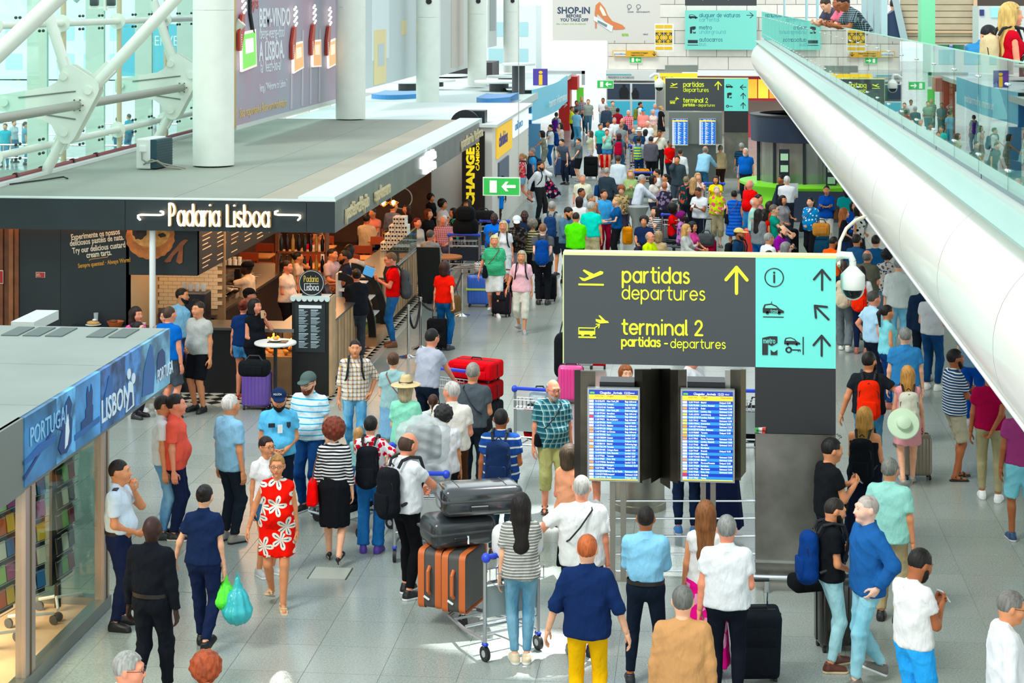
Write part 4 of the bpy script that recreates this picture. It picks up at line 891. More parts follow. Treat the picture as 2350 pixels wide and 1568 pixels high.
def red_sign(name,label,px,py,w_,h_,Y,s=None):
 a=onF(px,py,Y);o=thing(name,label,'sign',a);MB().box((0,-.01,0),(w_,.015,h_)).build('plate',M('#b01c1c',.4),o);MB().box((0,-.012,0),(w_*1.12,.01,h_*1.12)).build('border',M('#e8e0d0',.5),o).location=(0,.01,0)
 for i,t in enumerate(s or[]):text(t,h_*.34,(-w_*.42,-.02,h_*.1-i*h_*.36),EX,EZ,TW,o,sx=.8)
red_sign('warning_sign','red sign on the white wall tiles reading Corte de energia',332,669,.19,.085,31.38,['Corte de','energia'])
red_sign('fire_sign','small red rectangular sign on the dark bakery wall',93,631,.14,.08,YW-.005,['quadro','eléctrico']);red_sign('hose_sign','red sign cut by the left edge on the wood slats',0,636,.1,.2,YW-.06)
red_sign('alarm_button','red square alarm call point on the tiled niche',332,694,.13,.12,31.38)
CT=thing('bakery_counter','black and timber bakery counter with steel top','counter',(0,0,0));q0,q1=onF(340,900,YW).x,onF(562,900,YW+.2).x
MB().bx(q0+.3,q1,YW+.2,YW+.85,0,1.05).build('counter_front',M('#0e1114',.4),CT);MB().bx(q0+.3,q1,YW+.15,YW+.9,1.05,1.09).build('counter_top',M('#5a5f5e',.3,.5),CT)
MB().bx(onF(155,740,YW-.3).x,onF(345,740,YW-.3).x,YW-.35,YW,1.08,1.14).build('wall_shelf',M('#20262a',.4),CT);MB().bx(onF(158,740,YW-.3).x,onF(163,740,YW-.3).x,YW-.35,YW,0,1.08).build('shelf_side',M('#3c4448',.4),CT)
XC=-6.22;ps=onF(600,800,YW+.2).x
WD=['#a5835c','#b39068','#94744f','#bd9c74']
def planks(X,ya,yb,z0,z1,parent,w_=.12):
 y=ya;i=0
 while y<yb-.02:MB().bx(X-.03,X,y+.004,min(y+w_,yb)-.004,z0,z1).build('plank',M(WD[i%4],.5,var=.2,vs=5),parent);y+=w_;i+=1
[MB().bx(XC-.75,XC-.032,a,b,0,c).build('counter_core',M('#3c3228',.6),CT)for a,b,c in((30.4,33.2,1.05),(35.9,40.2,1.02))]
planks(XC,30.4,33.2,.08,1.05,CT,.14);planks(XC,35.9,40.2,.08,1.02,CT,.16)
[MB().bx(XC-.8,XC+.03,a,b,c,c+.035).build('side_top',M('#8b8f8c',.25,.8),CT)for a,b,c in((30.35,33.25,1.05),(35.85,40.25,1.02))]
MB().bx(XC-.02,XC-.01,36.3,40.2,1.07,1.5).build('glass_screen',glass('#dff0ea',.85),CT);MB().bx(XC-.7,XC-.02,40.18,40.19,1.07,1.5).build('glass_screen',glass('#dff0ea',.85),CT)
XL=XC-2.2;MB().bx(XL-.9,XL,31.4,37.5,0,1.0).build('bar_front',M('#3a2a1e',.5),CT);MB().bx(XL-.95,XL+.05,31.3,37.6,1.0,1.05).build('bar_top',M('#6a6258',.3,.6),CT)
for k,y in enumerate((31.9,33.2,34.5)):
 em=thing('espresso_machine',('nearest','middle','farthest')[k]+' chrome espresso machine in the row along the bakery bar','coffee machine',(XL-.45,y,1.05),0,'espresso machines on the bar')
 MB().rbox((0,0,.25),(.5,.8,.34),.03).build('body',M('#3a3c3e',.25,.7),em);MB().bx(-.25,.25,-.4,.4,.42,.46).build('cup_rail',CHROME,em)
 for j in range(3):MB().cyl((.25,-.25+j*.25,.2),(.34,-.25+j*.25,.2),.03,n=10).cyl((.34,-.25+j*.25,.2),(.48,-.25+j*.25,.19),.013,n=8).build('portafilter',CHROME,em,True)
 MB().bx(-.25,.35,-.4,.4,.0,.06).build('drip_tray',CHROME,em)
 for j in range(6):MB().cyl((-.12+.1*(j%3),-.2+.35*(j//3),.46),(-.12+.1*(j%3),-.2+.35*(j//3),.54),.035,.042,n=10).build('cup',WHITE,em,True)
gm=thing('coffee_grinder','black boxy coffee unit with glasses on top, front of the bar','machine',onF(447,710,YW+.4));gm.location.z=1.09;MB().rbox((0,0,.28),(.46,.4,.55),.02).build('body',M('#16191b',.3),gm)
for j in range(4):MB().lathe([(.035,0),(.045,.05),(.045,.1),(.04,.13)],(-.18+.11*j,0,.56),12).build('glass_dome',M('#dfe0d8',.1,alpha=.6),gm,True)
pd=thing('pastry_display','lit glass pastry case heaped with golden pastries behind the round table','display case',(0,0,0));q2,q3=onF(562,800,YW+.2).x,onF(676,800,YW+.2).x
MB().bx(q2,q3,YW+.2,YW+.85,0,.62).build('base',M('#8b6b48',.5,var=.2),pd);MB().bx(q2,q3,YW+.15,YW+.9,1.03,1.09).build('top',M('#8f9490',.3,.6),pd);MB().bx(q2,q3,YW+.2,YW+.21,.62,1.03).build('glass_front',glass('#fff4e0',.95),pd);MB().bx(q2+.5,q2+.53,YW+.19,YW+.22,.62,1.03).build('divider',CHROME,pd)
pme=MB().ell((0,0,0),(.055,.032,.03),8,6).mesh(True)
for k in range(70):
 p=(q2+.06+random.random()*(q3-q2-.12),YW+.28+random.random()*.45,.64+.02+random.random()*.22);o=link('pastry',pme,M(('#d8912e','#e8ad48','#c47a22')[k%3],.5),None,p,(0,random.random(),random.random()*3));tag(o,'golden brown pastry heaped in the lit glass case','pastry','pastries in the display case')
L=bpy.data.lights.new('case_lamp','AREA');L.energy=14;L.size=.8;L.color=(1,.7,.35);lo=bpy.data.objects.new('case_lamp',L);COL.objects.link(lo);lo.location=((q2+q3)/2,YW+.5,1.01)
for i,(x,y,e)in enumerate(((-8.3,31.2,55),(-7.6,34,60),(-8.5,38,80),(-7.6,42,70),(-9.5,45,60),(-10.5,30.8,20))):
 L=bpy.data.lights.new('warm_lamp','AREA');L.energy=e;L.size=2.4;L.color=(1,.5,.22);lo=bpy.data.objects.new('warm_lamp',L);COL.objects.link(lo);lo.location=(x,y,2.7)
struct('wall_2',MB().bx(-11.2,-11.1,31.5,49.5,0,3.1),M('#4a2a1a',.7,var=.3));struct('wall_3',MB().bx(-11.2,-7.2,48.9,49.0,0,3.1),M('#5a4030',.7,var=.3));struct('ceiling',MB().bx(-12.2,-6,YF+.1,49.4,2.9,2.95),M('#3c3632',.8))
struct('wall_4',MB().bx(-12.3,-11.2,31.4,31.6,0,3.1),M('#241c18',.8))
wp=onF(350,720,YF+.12);tag(MB().cyl((wp.x,wp.y,0),(wp.x,wp.y,FB),.052,n=20).cyl((wp.x,wp.y,0),(wp.x,wp.y,.03),.09,n=20).build('support_pole',WHITE,None,True),'slim white round pole holding the bakery fascia','pole')
tp=G(716,905);tt=thing('menu_totem','black menu totem with scalloped top and round bakery sign','sign',(tp.x,tp.y,0))
MB().bx(-.31,.31,-.12,.16,0,1.6).build('cabinet',M('#0f1315',.4),tt);MB().bx(.31,.36,-.13,.17,0,1.63).build('side_board',M('#b8966c',.5,var=.2),tt);MB().bx(-.25,.25,-.14,-.12,.72,1.52).build('screen',M('#1d2a30',.3),tt)
mb=MB();mb.bx(-.33,.33,-.15,.17,1.6,1.63)
for k in range(7):mb.prism([(-.285+k*.095+.046*math.cos(t),1.6+.05*math.sin(t))for t in np.linspace(math.pi,2*math.pi,9)],(0,-.14,0),EX,EZ,.012)
mb.build('scalloped_valance',M('#cfe0dc',.5),tt)
MB().bx(-.19,.19,-.146,-.14,1.44,1.49).build('menu_header',M('#e8f0f0',.4),tt)
ml=M('#b9d0d6',.4)
for c in(0,1):
 z=1.4;r=0
 while z>.78:
  w_=.17*(.5+.5*((r*5+c*3)%7)/7);MB().bx(-.19+c*.2,-.19+c*.2+w_,-.145,-.14,z,z+.007 if r%6 else z+.018).build('menu_line',ml,tt);z-=.018 if r%6!=5 else .04;r+=1
MB().cyl((0,-.04,1.84),(0,0,1.84),.215,n=40).build('round_sign',M('#12181a',.4),tt);MB().bx(-.16,.16,-.03,0,1.62,1.72).build('sign_foot',M('#12181a',.4),tt)
mb=MB();mb.tube([(.2*math.cos(t),-.045,1.84+.2*math.sin(t))for t in np.linspace(0,2*math.pi,41)[:-1]],.005,5,closed=True);mb.build('sign_ring',M('#e8ecec',.4),tt)
strokes('Padaria',.065,.011,(-.125,-.041,1.86),EX,EZ,M('#e8c860',.4),tt,sx=.47);strokes('Lisboa',.07,.011,(-.115,-.041,1.72),EX,EZ,M('#eef2f2',.4),tt,sx=.52);MB().bx(-.12,.12,-.045,-.04,1.825,1.833).build('underline',M('#eef2f2',.4),tt)
tb=G(632,785,1.08);def_t=thing('bistro_table','tall round white bistro table by the menu totem','table',(tb.x,tb.y,0));MB().lathe([(.33,1.05),(.335,1.06),(.335,1.07),(.33,1.08)],n=36).build('table_top',M('#dfe6e2',.3),def_t,True);MB().cyl((0,0,0),(0,0,1.05),.03,n=12).build('leg',DARK,def_t,True);MB().lathe([(.22,0),(.22,.015),(.04,.04)],n=24).build('base',DARK,def_t,True)
o=MB().box((.04,.0,.006),(.3,.2,.012)).build('menu_tray',M('#24282a',.4));o.location=(tb.x,tb.y,1.08);tag(o,'small black tray with paper on the white bistro table','tray')
o=MB().lathe([(.06,0),(.09,.012)],n=20).build('plate',WHITE,None,True);o.location=(tb.x,tb.y+.02,1.094);tag(o,'small white plate on the tray on the bistro table','plate')
o=MB().ell((0,0,.03),(.045,.035,.03)).build('custard_tart',M('#e0a048',.5),None,True);o.location=(tb.x,tb.y+.02,1.104);tag(o,'little yellow tart on the plate on the bistro table','pastry')
a=onF(214,727,YW-.15);o=thing('plate','white plate with a filled bread roll on the dark shelf','plate',(a.x,a.y,1.14));MB().lathe([(.08,0),(.13,.02)],n=20).build('dish',WHITE,o,True);MB().ell((0,0,.05),(.11,.06,.035)).build('roll',M('#d8a058',.6),o,True);MB().ell((.03,-.02,.1),(.04,.03,.02)).build('napkin',WHITE,o,True)
a=onF(218,712,YW-.1);o=MB().lathe([(.03,0),(.033,.08),(.04,.2)],n=14).build('glass',M('#dfe8ea',.05,alpha=.45),None,True);o.location=(a.x+.01,YW-.08,1.14);tag(o,'tall empty glass beside the bread roll plate','glass')
a=onF(265,727,YW-.15);o=thing('bread_basket','orange woven basket on the dark shelf','basket',(a.x,a.y,1.14));MB().lathe([(.1,0),(.14,.08),(.13,.08),(.1,.02)],n=20).build('basket',M('#c0602c',.6),o,True);MB().ell((-.03,0,.08),(.07,.05,.03)).build('bread',M('#7a4020',.6),o,True)
a=onF(330,735,YW-.15);o=MB().lathe([(.02,0),(.035,.03),(.04,.06)],n=14).build('coffee_cup',WHITE,None,True);o.location=(a.x,a.y,1.14);tag(o,'white coffee cup at the right end of the dark shelf','cup')
cd=thing('drinks_fridge','black arched open drinks fridge at the bakery counter','fridge',(0,0,0));yq=34.2;xo=XC-.45
arc=[(.72*math.cos(t)-.3,1.2*math.sin(t))for t in np.linspace(0,math.pi/2,14)];inn=[(.58*math.cos(t)-.3,1.06*math.sin(t))for t in np.linspace(math.pi/2,0,14)];xo=XC-.28
for y in(34.3,35.6):MB().prism(arc+[(-.3,1.06)]+inn[1:],(xo,y,.18),EX,EZ,.07).build('side_arch',M('#101314',.35),cd)
MB().bx(xo-.3,xo+.44,34.25,35.6,0,.2).build('base',M('#a8825a',.5,var=.2),cd);MB().bx(xo-.35,xo-.3,34.25,35.6,.2,1.35).build('back',M('#d8dcd8',.4),cd)
for z,w_ in((.45,.56),(.75,.48),(1.02,.34)):MB().bx(xo-.3,xo-.3+w_,34.3,35.55,z,z+.02).build('shelf',M('#e8ecea',.3),cd)
pc=['#d8a830','#4aa030','#d83020','#e8e8e0','#b88a30','#2a6a3a','#f0c040','#8a2820']
bme=MB().lathe([(.032,0),(.034,.02),(.034,.12),(.014,.16),(.014,.19),(.001,.19)],n=10).mesh(True)
for r,(z,w_)in enumerate(((.22,.52),(.47,.44),(.77,.34))):
 for k in range(11):o=link('drink_bottle',bme,M(pc[(k//2+r*3)%8],.3),None,(xo-.35+w_,34.38+k*.11,z));tag(o,('juice bottle on the bottom level','juice bottle on the middle shelf','juice bottle on the upper shelf')[r]+' of the arched fridge','bottle','bottles in the arched fridge')
o=MB().box((xo+.22,34.6,1.36),(.2,.04,.17),Matrix.Rotation(.35,3,'Y')).build('blue_sign',M('#4aa0e0',.3,emit=.4));tag(o,'small glowing blue tilted screen above the arched fridge','screen')
br=thing('bottle_shelf','tall wooden shelf of dark bottles behind the bar','shelf',(-8.0,36.6,1.0));[MB().bx(-.5,.5,-.15,.15,z,z+.04).build('board',M('#8a4a24',.5),br)for z in(0,.42,.84)];[MB().bx(x,x+.04,-.15,.15,0,.9).build('side',M('#8a4a24',.5),br)for x in(-.52,.48)]
for k in range(16):o=link('wine_bottle',bme,M(('#1c3020','#2a1414','#c8a040','#101614')[k%4],.15),None,(-8.42+(k%8)*.12,36.55,1.045+.42*(k//8)));o.scale=(1.1,1.1,1.7);tag(o,'dark bottle standing on the wooden shelf behind the bar','bottle','bottles behind the bar')
pos_=thing('till','black card till on the bakery side counter','till',(XC-.35,31.6,1.08));MB().rbox((0,0,.14),(.42,.5,.26),.03).build('body',M('#16191c',.35),pos_);MB().box((.1,0,.36),(.04,.34,.26),Matrix.Rotation(-.3,3,'Y')).build('screen',M('#24303a',.2),pos_)
cap_=M('#1b1b1b',.5);bmt=M('#efeadc',.5);bme=MB().rbox((0,0,.045),(.38,.13,.09),.006,1).mesh()
bme=MB().rbox((0,0,.045),(.38,.13,.09),.006,1).mesh()
cap_=M('#1b1b1b',.5);bmt=M('#efeadc',.5)
for r in range(8):
 n=5-r//2
 for k in range(n):o=thing('pastry_box','white pastry box stacked in the pyramid on the bakery counter','box',(XC-.1-k*.14-(r//2)*.05,39.85,1.06+r*.092),math.pi/2,'boxes stacked in a pyramid');link('carton',bme,bmt,o);[MB().cyl((-.193,q,.045),(-.189,q,.045),.022,n=10).build('round_window',cap_,o)for q in(-.03,.03)]
def chair(x,y,rz,label,col='#8a4a24',arm=False,grp='chairs in the bakery'):
 t=thing('cafe_chair',label,'chair',(x,y,0),rz,grp);m=M(col,.5)
 MB().rbox((0,0,.45),(.44,.44,.05),.02).build('seat',m,t)
 for sx in(-1,1):
  for sy in(-1,1):MB().cyl((sx*.19,sy*.19,0),(sx*.18,sy*.18,.45),.018,n=6).build('leg',m,t)
 if arm:
  pts=[(.25*math.cos(a),.25*math.sin(a))for a in np.linspace(-.2,math.pi+.2,14)];MB().prism([(p[0],p[1])for p in pts]+[(p[0]*.86,p[1]*.86)for p in pts[::-1]],(0,0,.45),EX,EY,.35).build('backrest',m,t)
 else:MB().bx(-.21,.21,.19,.22,.72,.9).build('backrest',m,t);[MB().bx(s*.19-.02,s*.19+.02,.18,.21,.45,.9).build('back_post',m,t)for s in(-1,1)]
 return t
def table(x,y,r,label,col='#b8763c',sq=False,h=.74,base='#1c1c1c'):
 t=thing('cafe_table',label,'table',(x,y,0),0,'cafe tables')
 if sq:MB().rbox((0,0,h-.02),(r*2,r*2,.04),.01,1).build('table_top',M(col,.4,var=.15),t)
 else:MB().lathe([(r,h-.035),(r,h)],n=32).build('table_top',M(col,.4,var=.15),t)
 MB().cyl((0,0,.02),(0,0,h-.03),.035,n=10).build('leg',M(base,.4),t);MB().lathe([(.22,0),(.2,.02)],n=20).build('base',M(base,.4),t);return t
for(px,py,r,lb)in((1018,588,.42,'round wooden cafe table of the man in the checked shirt'),(1075,505,.42,'round wooden table of the woman in the floral blouse'),(1040,537,.38,'round cafe table hidden behind the black backpacks')):
 g_=G(px,py,.74);table(g_.x,g_.y,r,lb)
g_=G(992,640,.5);chair(g_.x,g_.y-.1,math.pi,'black tub chair of the man in the grey sweater','#1d2226',True,'black tub chairs')
g_=G(1030,565,.5);chair(g_.x+.5,g_.y,-math.pi/2,'black tub chair beside the round cafe table','#1d2226',True,'black tub chairs')
ci=[(-7.6,44,'light wooden table under the grey fascia'),(-8.9,42.5,'wooden table nearest the seated man in pink'),(-8.6,39.5,'wooden table in the middle of the bakery'),(-10,41,'wooden table by the brown bakery wall'),(-7.7,40.9,'small wooden table behind the glass screen'),(-9.8,38,'wooden table deepest beside the bar')]
for x,y,lb in ci:
 table(x,y,.36,lb,'#c8843c',True)
 for k,(dx,dy,rz)in enumerate(((0,-.55,math.pi),(0,.55,0))):chair(x+dx,y+dy,rz,'red brown wooden chair, '+('near' if k==0 else 'far')+' side of the '+lb,'#a0441f')
for px,py,lb in((880,466,'left'),(903,465,'right')):
 a=at(px,py,43);o=thing('pendant_lamp',lb+' one of two glowing orange pendant lamps under the fascia','lamp',(a.x,a.y,a.z),0,'pendant lamps');MB().cyl((0,0,.05),(0,0,2.9-a.z),.008,n=6).build('cord',DARK,o);mb=MB();[mb.tube([(0,0,.06),(.12*math.cos(t),.12*math.sin(t),0),(0,0,-.1)],.008,5)for t in np.linspace(0,6.28,7)[:-1]];mb.build('wire_shade',M('#d8a050',.3,.8),o);MB().ell((0,0,0),(.05,.05,.06)).build('bulb',M('#ffc070',.4,emit=8),o,True)
a=at(888,539,41);o=thing('round_logo_sign','round black sign with pastry pictures hanging over the glass counter','sign',a);MB().cyl((0,-.01,0),(0,.02,0),.105,n=28).build('disc',M('#17191a',.4),o);mb=MB();mb.tube([(.1*math.cos(t),-.014,.1*math.sin(t))for t in np.linspace(0,6.28,29)[:-1]],.004,5,closed=True);mb.build('ring',M('#d8c8a0',.4),o);MB().ell((-.03,-.015,.03),(.05,.01,.03)).build('printed_pastry',M('#d8893c',.5),o)
a=at(922,455,46);o=thing('round_shop_sign','large round black sign with pale ring behind the bakery','sign',a);MB().cyl((0,-.01,0),(0,.03,0),.27,n=32).build('disc',M('#17191c',.4),o);mb=MB();mb.tube([(.26*math.cos(t),-.02,.26*math.sin(t))for t in np.linspace(0,6.28,33)[:-1]],.014,5,closed=True);mb.build('ring',M('#9fb4bc',.4),o)
def stanchion(px,py,lab):
 g_=G(px,py);t=thing('stanchion',lab,'stanchion',(g_.x,g_.y,0),0,'rope barrier by the bakery');MB().lathe([(.17,0),(.17,.012),(.06,.04),(.025,.06)],n=28).build('base',CHROME,t,True);MB().cyl((0,0,.03),(0,0,.93),.025,n=14).build('post',CHROME,t,True);MB().lathe([(.03,.9),(.035,.92),(.03,.96)],n=14).build('cap',CHROME,t,True);return g_
s1=stanchion(937,820,'shiny chrome rope stanchion nearest the bistro corner');s2=stanchion(965,800,'second chrome stanchion behind the black suitcase');s3=stanchion(1060,725,'chrome stanchion beside the blue suitcase')
for k,(a,b)in enumerate(((s1,s2),(s2,s3))):
 mb=MB();mb.tube([a.lerp(b,t)+V3((0,0,.88-.42*(1-(2*t-1)**2)))for t in np.linspace(0,1,15)],.022,8);tag(mb.build('rope',M('#15181c',.7),None,True),('black rope slung between the two near chrome stanchions','black rope running to the stanchion by the blue suitcase')[k],'rope')
a=G(985,700);o=thing('leaning_board','black slanted sign board beside the tub chair','sign board',(a.x,a.y,0));MB().box((0,0,.62),(.5,.03,1.3),Matrix.Rotation(.25,3,'X')).build('board',M('#15191c',.4),o);MB().box((.26,0,.62),(.02,.04,1.3),Matrix.Rotation(.25,3,'X')).build('frame',STEEL,o)
# ---------------------------------------------------------------- columns, banners
for k,Y in enumerate((35.2,49.3,63.4,77.5,91.6)):
 t=thing('column',('nearest big white round column, beside the air conditioner','second white column, right of the grey welcome banner','third white column, over the blue curved roof','fourth white column, left of the white glare','farthest white column in the row')[k],'column',(-9.45,Y,3.3 if k<2 else 2.9),0,'white columns in a row')
 z=[0,.0,2.55 if k==0 else 3.3,6.5];MB().lathe([(.4,0),(.4,3.0)],n=40).build('shaft',M('#e6ebe0',.35,var=.04),t,True);MB().lathe([(.4,3.006),(.4,7)],n=40).build('shaft',M('#e6ebe0',.35,var=.04),t,True);MB().cyl((.1,-.43,3.55),(.1,-.3,3.55),.1,n=16).build('spot_fitting',DARK,t,True)
def banner_mat(kind):
 m,nt,b=newmat('mat_banner');g=N(nt,'NewGeometry').outputs['Position'];s=N(nt,'SeparateXYZ');nt.links.new(g,s.inputs[0]);f=noise(nt,g,.35,3)
 if kind==0:c=mixc(nt,mathn(nt,'MULTIPLY_ADD',f,3.4,-1.25),hexc('#98a1ae'),hexc('#a98fa0'))
 elif kind==1:c=mixc(nt,f,hexc('#b6c4c6'),hexc('#bfc9c8'))
 else:c=mixc(nt,f,hexc('#b4c0be'),hexc('#c4c6c0'))
 nt.links.new(c,b.inputs['Base Color']);b.inputs['Roughness'].default_value=.5;return m
XN=-10.25;BZ=3.72
bn=thing('welcome_banner','huge grey mauve hanging banner reading Bem-vindo a Lisboa','banner',(0,0,0));ya,yb=onX(540,XN),onX(787,XN)
MB().bx(XN-.06,XN,ya,yb,BZ,9).build('panel',banner_mat(0),bn);MB().bx(XN-.08,XN+.02,ya-.16,ya,BZ-.02,9).build('gold_edge',M('#b89a50',.4,.3),bn);MB().bx(XN-.07,XN+.03,ya,yb,BZ-.09,BZ).build('bottom_rail',M('#c9cfc8',.4),bn)
BT=M('#dfe4ea',.5);BT2=M('#d8b878',.5)
def ban(s,size,px,py,m=BT,**k):Y=onX(px,XN);text(s,size,(XN,Y,zat(py,XN,Y)),EY,EZ,m,bn,**k)
ban('BEM-VINDO',.62,594,62,sx=.98,bold=.012);ban('/beng-veeng-doo/',.42,594,90,sx=.9);ban('A LISBOA.',.62,594,140,sx=.95,bold=.014);ban('/a/ /leezh-bo-a/',.42,596,168,sx=.85);ban('(eng.) "Welcome to Lisbon."',.26,595,211,sx=.95)
ban('Seja responsável. Beba com moderação.',.3,549,270,BT2,sx=.98);ban('Sagres',.42,572,20,M('#c85a5a',.5),sx=.8)
def onXp(px,py,X=XN):Y=onX(px,X);return(Y,zat(py,X,Y))
for q,(c1,c2,pts)in enumerate((('#6fd04a','#f0f4e8',[(549,80),(580,72),(582,148),(551,160)]),('#e8a868','#f4dcc0',[(669,104),(689,98),(691,153),(670,165)]),('#e8a868','#f4dcc0',[(713,96),(731,94),(732,150),(714,151)]),('#e8a868','#f4dcc0',[(749,98),(766,91),(767,145),(750,154)]))):
 P0=[onXp(*p)for p in pts];cx=sum(p[0]for p in P0)/4;cz=sum(p[1]for p in P0)/4;grow=lambda s:[(cx+(p[0]-cx)*s,cz+(p[1]-cz)*s)for p in P0]
 MB().prism(grow(1.12),(XN+.01,0,0),EY,EZ,.05).build('light_frame',M('#f2e4dc',.3,emit=.3),bn);MB().prism(grow(.98),(XN+.062,0,0),EY,EZ,.006).build('light_panel',M(c1,.3,emit=.35),bn);MB().prism([(p[0],p[1]+(cz-p[1])*.3+.1)for p in grow(.6)],(XN+.07,0,0),EY,EZ,.004).build('panel_centre',M(c2,.3,emit=.3),bn)
 a,b_=P0[0],P0[3];mb=MB()
 for t in range(16):mb.ell((XN+.075,a[0]+(b_[0]-a[0])*t/15-.12,a[1]+(b_[1]-a[1])*t/15),(.02,.035,.03),6,4)
 mb.build('bulb_row',M('#fff4ec',.3,emit=1.5),bn)
 MB().prism([(a[0]-.3,a[1]-.35),(a[0]-.1,a[1]-.35),(a[0]+.15,a[1]+.1),(a[0]+.2,a[1]+.5),(a[0]-.05,a[1]+.45),(a[0]-.3,a[1]+.05)],(XN+.03,0,0),EY,EZ,.06).build('guitar_neck',M('#a83020',.3,emit=.1),bn)
 mb=MB();[mb.ell((XN+.09,a[0]+.08+.16*math.sin(t*2.1),a[1]+.5+t*.05),(.03,.05,.04),6,4)for t in range(10)];mb.build('bulb_crest',M('#fff0e0',.3,emit=1.2),bn)
for px in(668,693,712,732):Y=onX(px,XN);MB().prism([(Y-.12,BZ+.05),(Y+.12,BZ+.05),(Y+.2,BZ+2.0),(Y+.0,BZ+2.0)],(XN+.004,0,0),EY,EZ,.004).build('light_beam',M('#b8b4bc',.5),bn)
mb=MB();mb.tube([(XN+.03,onX(569,XN),7),(XN+.03,onX(570,XN),6.2),(XN+.03,onX(577,XN),5.75)],.05,5);mb.tube([(XN+.03,onX(781,XN),7),(XN+.03,onX(780,XN),5.8),(XN+.03,onX(776,XN),4.0)],.05,5);mb.build('black_cable',DARK,bn)
b2=thing('pale_banner','pale blue grey banner with a yellow phone picture behind the second column','banner',(0,0,0));ya,yb=onX(838,XN),onX(971,XN)
MB().bx(XN-.06,XN,ya,yb,BZ+.05,9).build('panel',banner_mat(1),b2);MB().bx(XN,XN+.02,onX(857,XN),onX(885,XN),BZ+.1,5.55).build('yellow_bottle',M('#dccb94',.5),b2);MB().bx(XN,XN+.015,onX(852,XN),onX(892,XN),4.6,6.6).build('phone_outline',M('#cfdadc',.5),b2);MB().bx(XN,XN+.02,onX(921,XN),onX(932,XN),5.3,5.8).build('yellow_square',M('#dccb94',.5),b2);MB().bx(XN+.02,XN+.03,onX(866,XN),onX(880,XN),4.4,5.1).build('printed_shape',M('#b4c2c4',.5),b2)
b3=thing('beige_banner','faint beige grey banner behind the third column','banner',(0,0,0));ya,yb=onX(1011,XN),onX(1097,XN);MB().bx(XN-.06,XN,ya,yb,BZ-.2,9).build('panel',banner_mat(2),b3);MB().bx(XN,XN+.02,onX(1035,XN),onX(1063,XN),BZ,7).build('printed_figure',M('#bcb4aa',.5),b3)
b4=thing('grey_banner','narrow grey banner with dark emblem right of the fourth column','banner',(0,0,0));MB().bx(XN-.06,XN,onX(1121,XN),onX(1140,XN),4.2,9).build('panel',banner_mat(2),b4);MB().bx(XN,XN+.02,onX(1124,XN),onX(1137,XN),5,7).build('emblem',M('#8d9a98',.5),b4)
# ---------------------------------------------------------------- glass wall on the left with steel trusses
XG=-12.45;SW=M('#dfe6d8',.4,var=.04);gw=struct('wall_left',MB().bx(XG-.1,XG+.1,14,62,3.0,3.3),M('#e4e8e0',.5))
ym=[24.5+3.45*k for k in range(12)]
for k in range(11):MB().bx(XG-.01,XG+.01,ym[k]+.01,ym[k+1]-.01,3.3,9.5).build('glass_pane',glass('#ecfdfa',.985,fr=.25),gw)
for k,y in enumerate(ym):
 MB().bx(XG-.65,XG-.25,y+.1,y+.2,0,9.5).build('mullion',SW,gw);MB().cyl((XG+.12,y,3.2),(XG+.12,y,9.5),.055,n=12).build('upright_tube',M('#c8bd9a',.35,.2),gw,True)
 for z in(3.75,6.05):
  if k<11:MB().cyl((XG+.12,y,z),(XG+.12,y+3.45,z),.07,n=10).build('rail_tube',SW,gw,True)
  MB().cyl((XG+.12,y-.13,z),(XG+.12,y-.1,z),.17,n=18).build('flange',SW,gw,True)
  for yy_ in(y+1.1,y+2.3):
   mb=MB();[mb.ell((XG+.1,yy_+a_,z+b_),(.03,.06,.03),6,4)for a_ in(-.1,.1)for b_ in(-.13,.13)];mb.build('glass_clamp',M('#3c4442',.4,.5),gw)
tr_t=SW
def plate_truss(Y,lab,k):
 t=thing('gusset_plate',lab,'steel bracket',(-11.45,Y,4.56),0,'white steel brackets along the glass wall');u=1/124
 prof=[(-190,22),(-70,42),(-52,52),(-42,64),(-36,84),(-28,92),(-14,92),(38,60),(48,48),(49,34),(45,24),(-10,-78),(-20,-88),(-34,-88),(-48,-78),(-54,-62),(-62,-46),(-78,-36),(-120,-24),(-190,-14)]
 for yy_ in(-.14,.14):MB().prism([(x*u,z*u)for x,z in prof],(0,yy_,0),EX,EZ,.035).build('plate',SW,t)
 for x,z in((-33,66),(25,34),(-32,-62),(-173,6)):MB().cyl((x*u,-.22,z*u),(x*u,.16,z*u),.078,n=22).build('pin',SW,t,True)
 MB().cyl((0,-.2,0),(0,-.17,0),.14,n=22).build('hub_flange',SW,t,True);mb=MB();[mb.cyl((.11*math.cos(a_),-.22,.11*math.sin(a_)),(.11*math.cos(a_),-.19,.11*math.sin(a_)),.014,n=8)for a_ in np.linspace(0,6.28,7)[:-1]];mb.build('bolts',M('#5a5f58',.4,.6),t)
 for z0,z1 in((25,32),(-22,-32)):
  MB().cyl((-140*u if z0>0 else-75*u,-.185,(z0-8 if z0>0 else z0)*u),(-5*u,-.185,z1*u),.014,n=6).build('slot',M('#70766c',.5),t)
 for(x0,z0,x1,z1)in((-33,75,-70,190),(-42,-80,-92,-170)):
  MB().cyl((x0*u,0,z0*u),(x1*u*1.25,0,z1*u*1.25),.1,n=16).build('strut',SW,t,True);MB().box(((x0*.9+x1*.1)*u,0,(z0*.9+z1*.1)*u),(.22,.12,.35),Matrix.Rotation(math.atan2((x1-x0),(z1-z0)),3,'Y')).build('strut_clevis',SW,t)
 MB().cyl((30*u,0,40*u),(4.2,0,4.5)if k==0 else(1.3,0,1.45),.115,n=16).build('strut',SW,t,True);MB().box((.42,0,.55),(.26,.14,.5),Matrix.Rotation(.8,3,'Y')).build('strut_clevis',SW,t)
 MB().cyl((0,-.2,0),(0,-6.9,-.0),.085,n=14).build('tie_tube',M('#9a9c90',.35,.4),t,True)
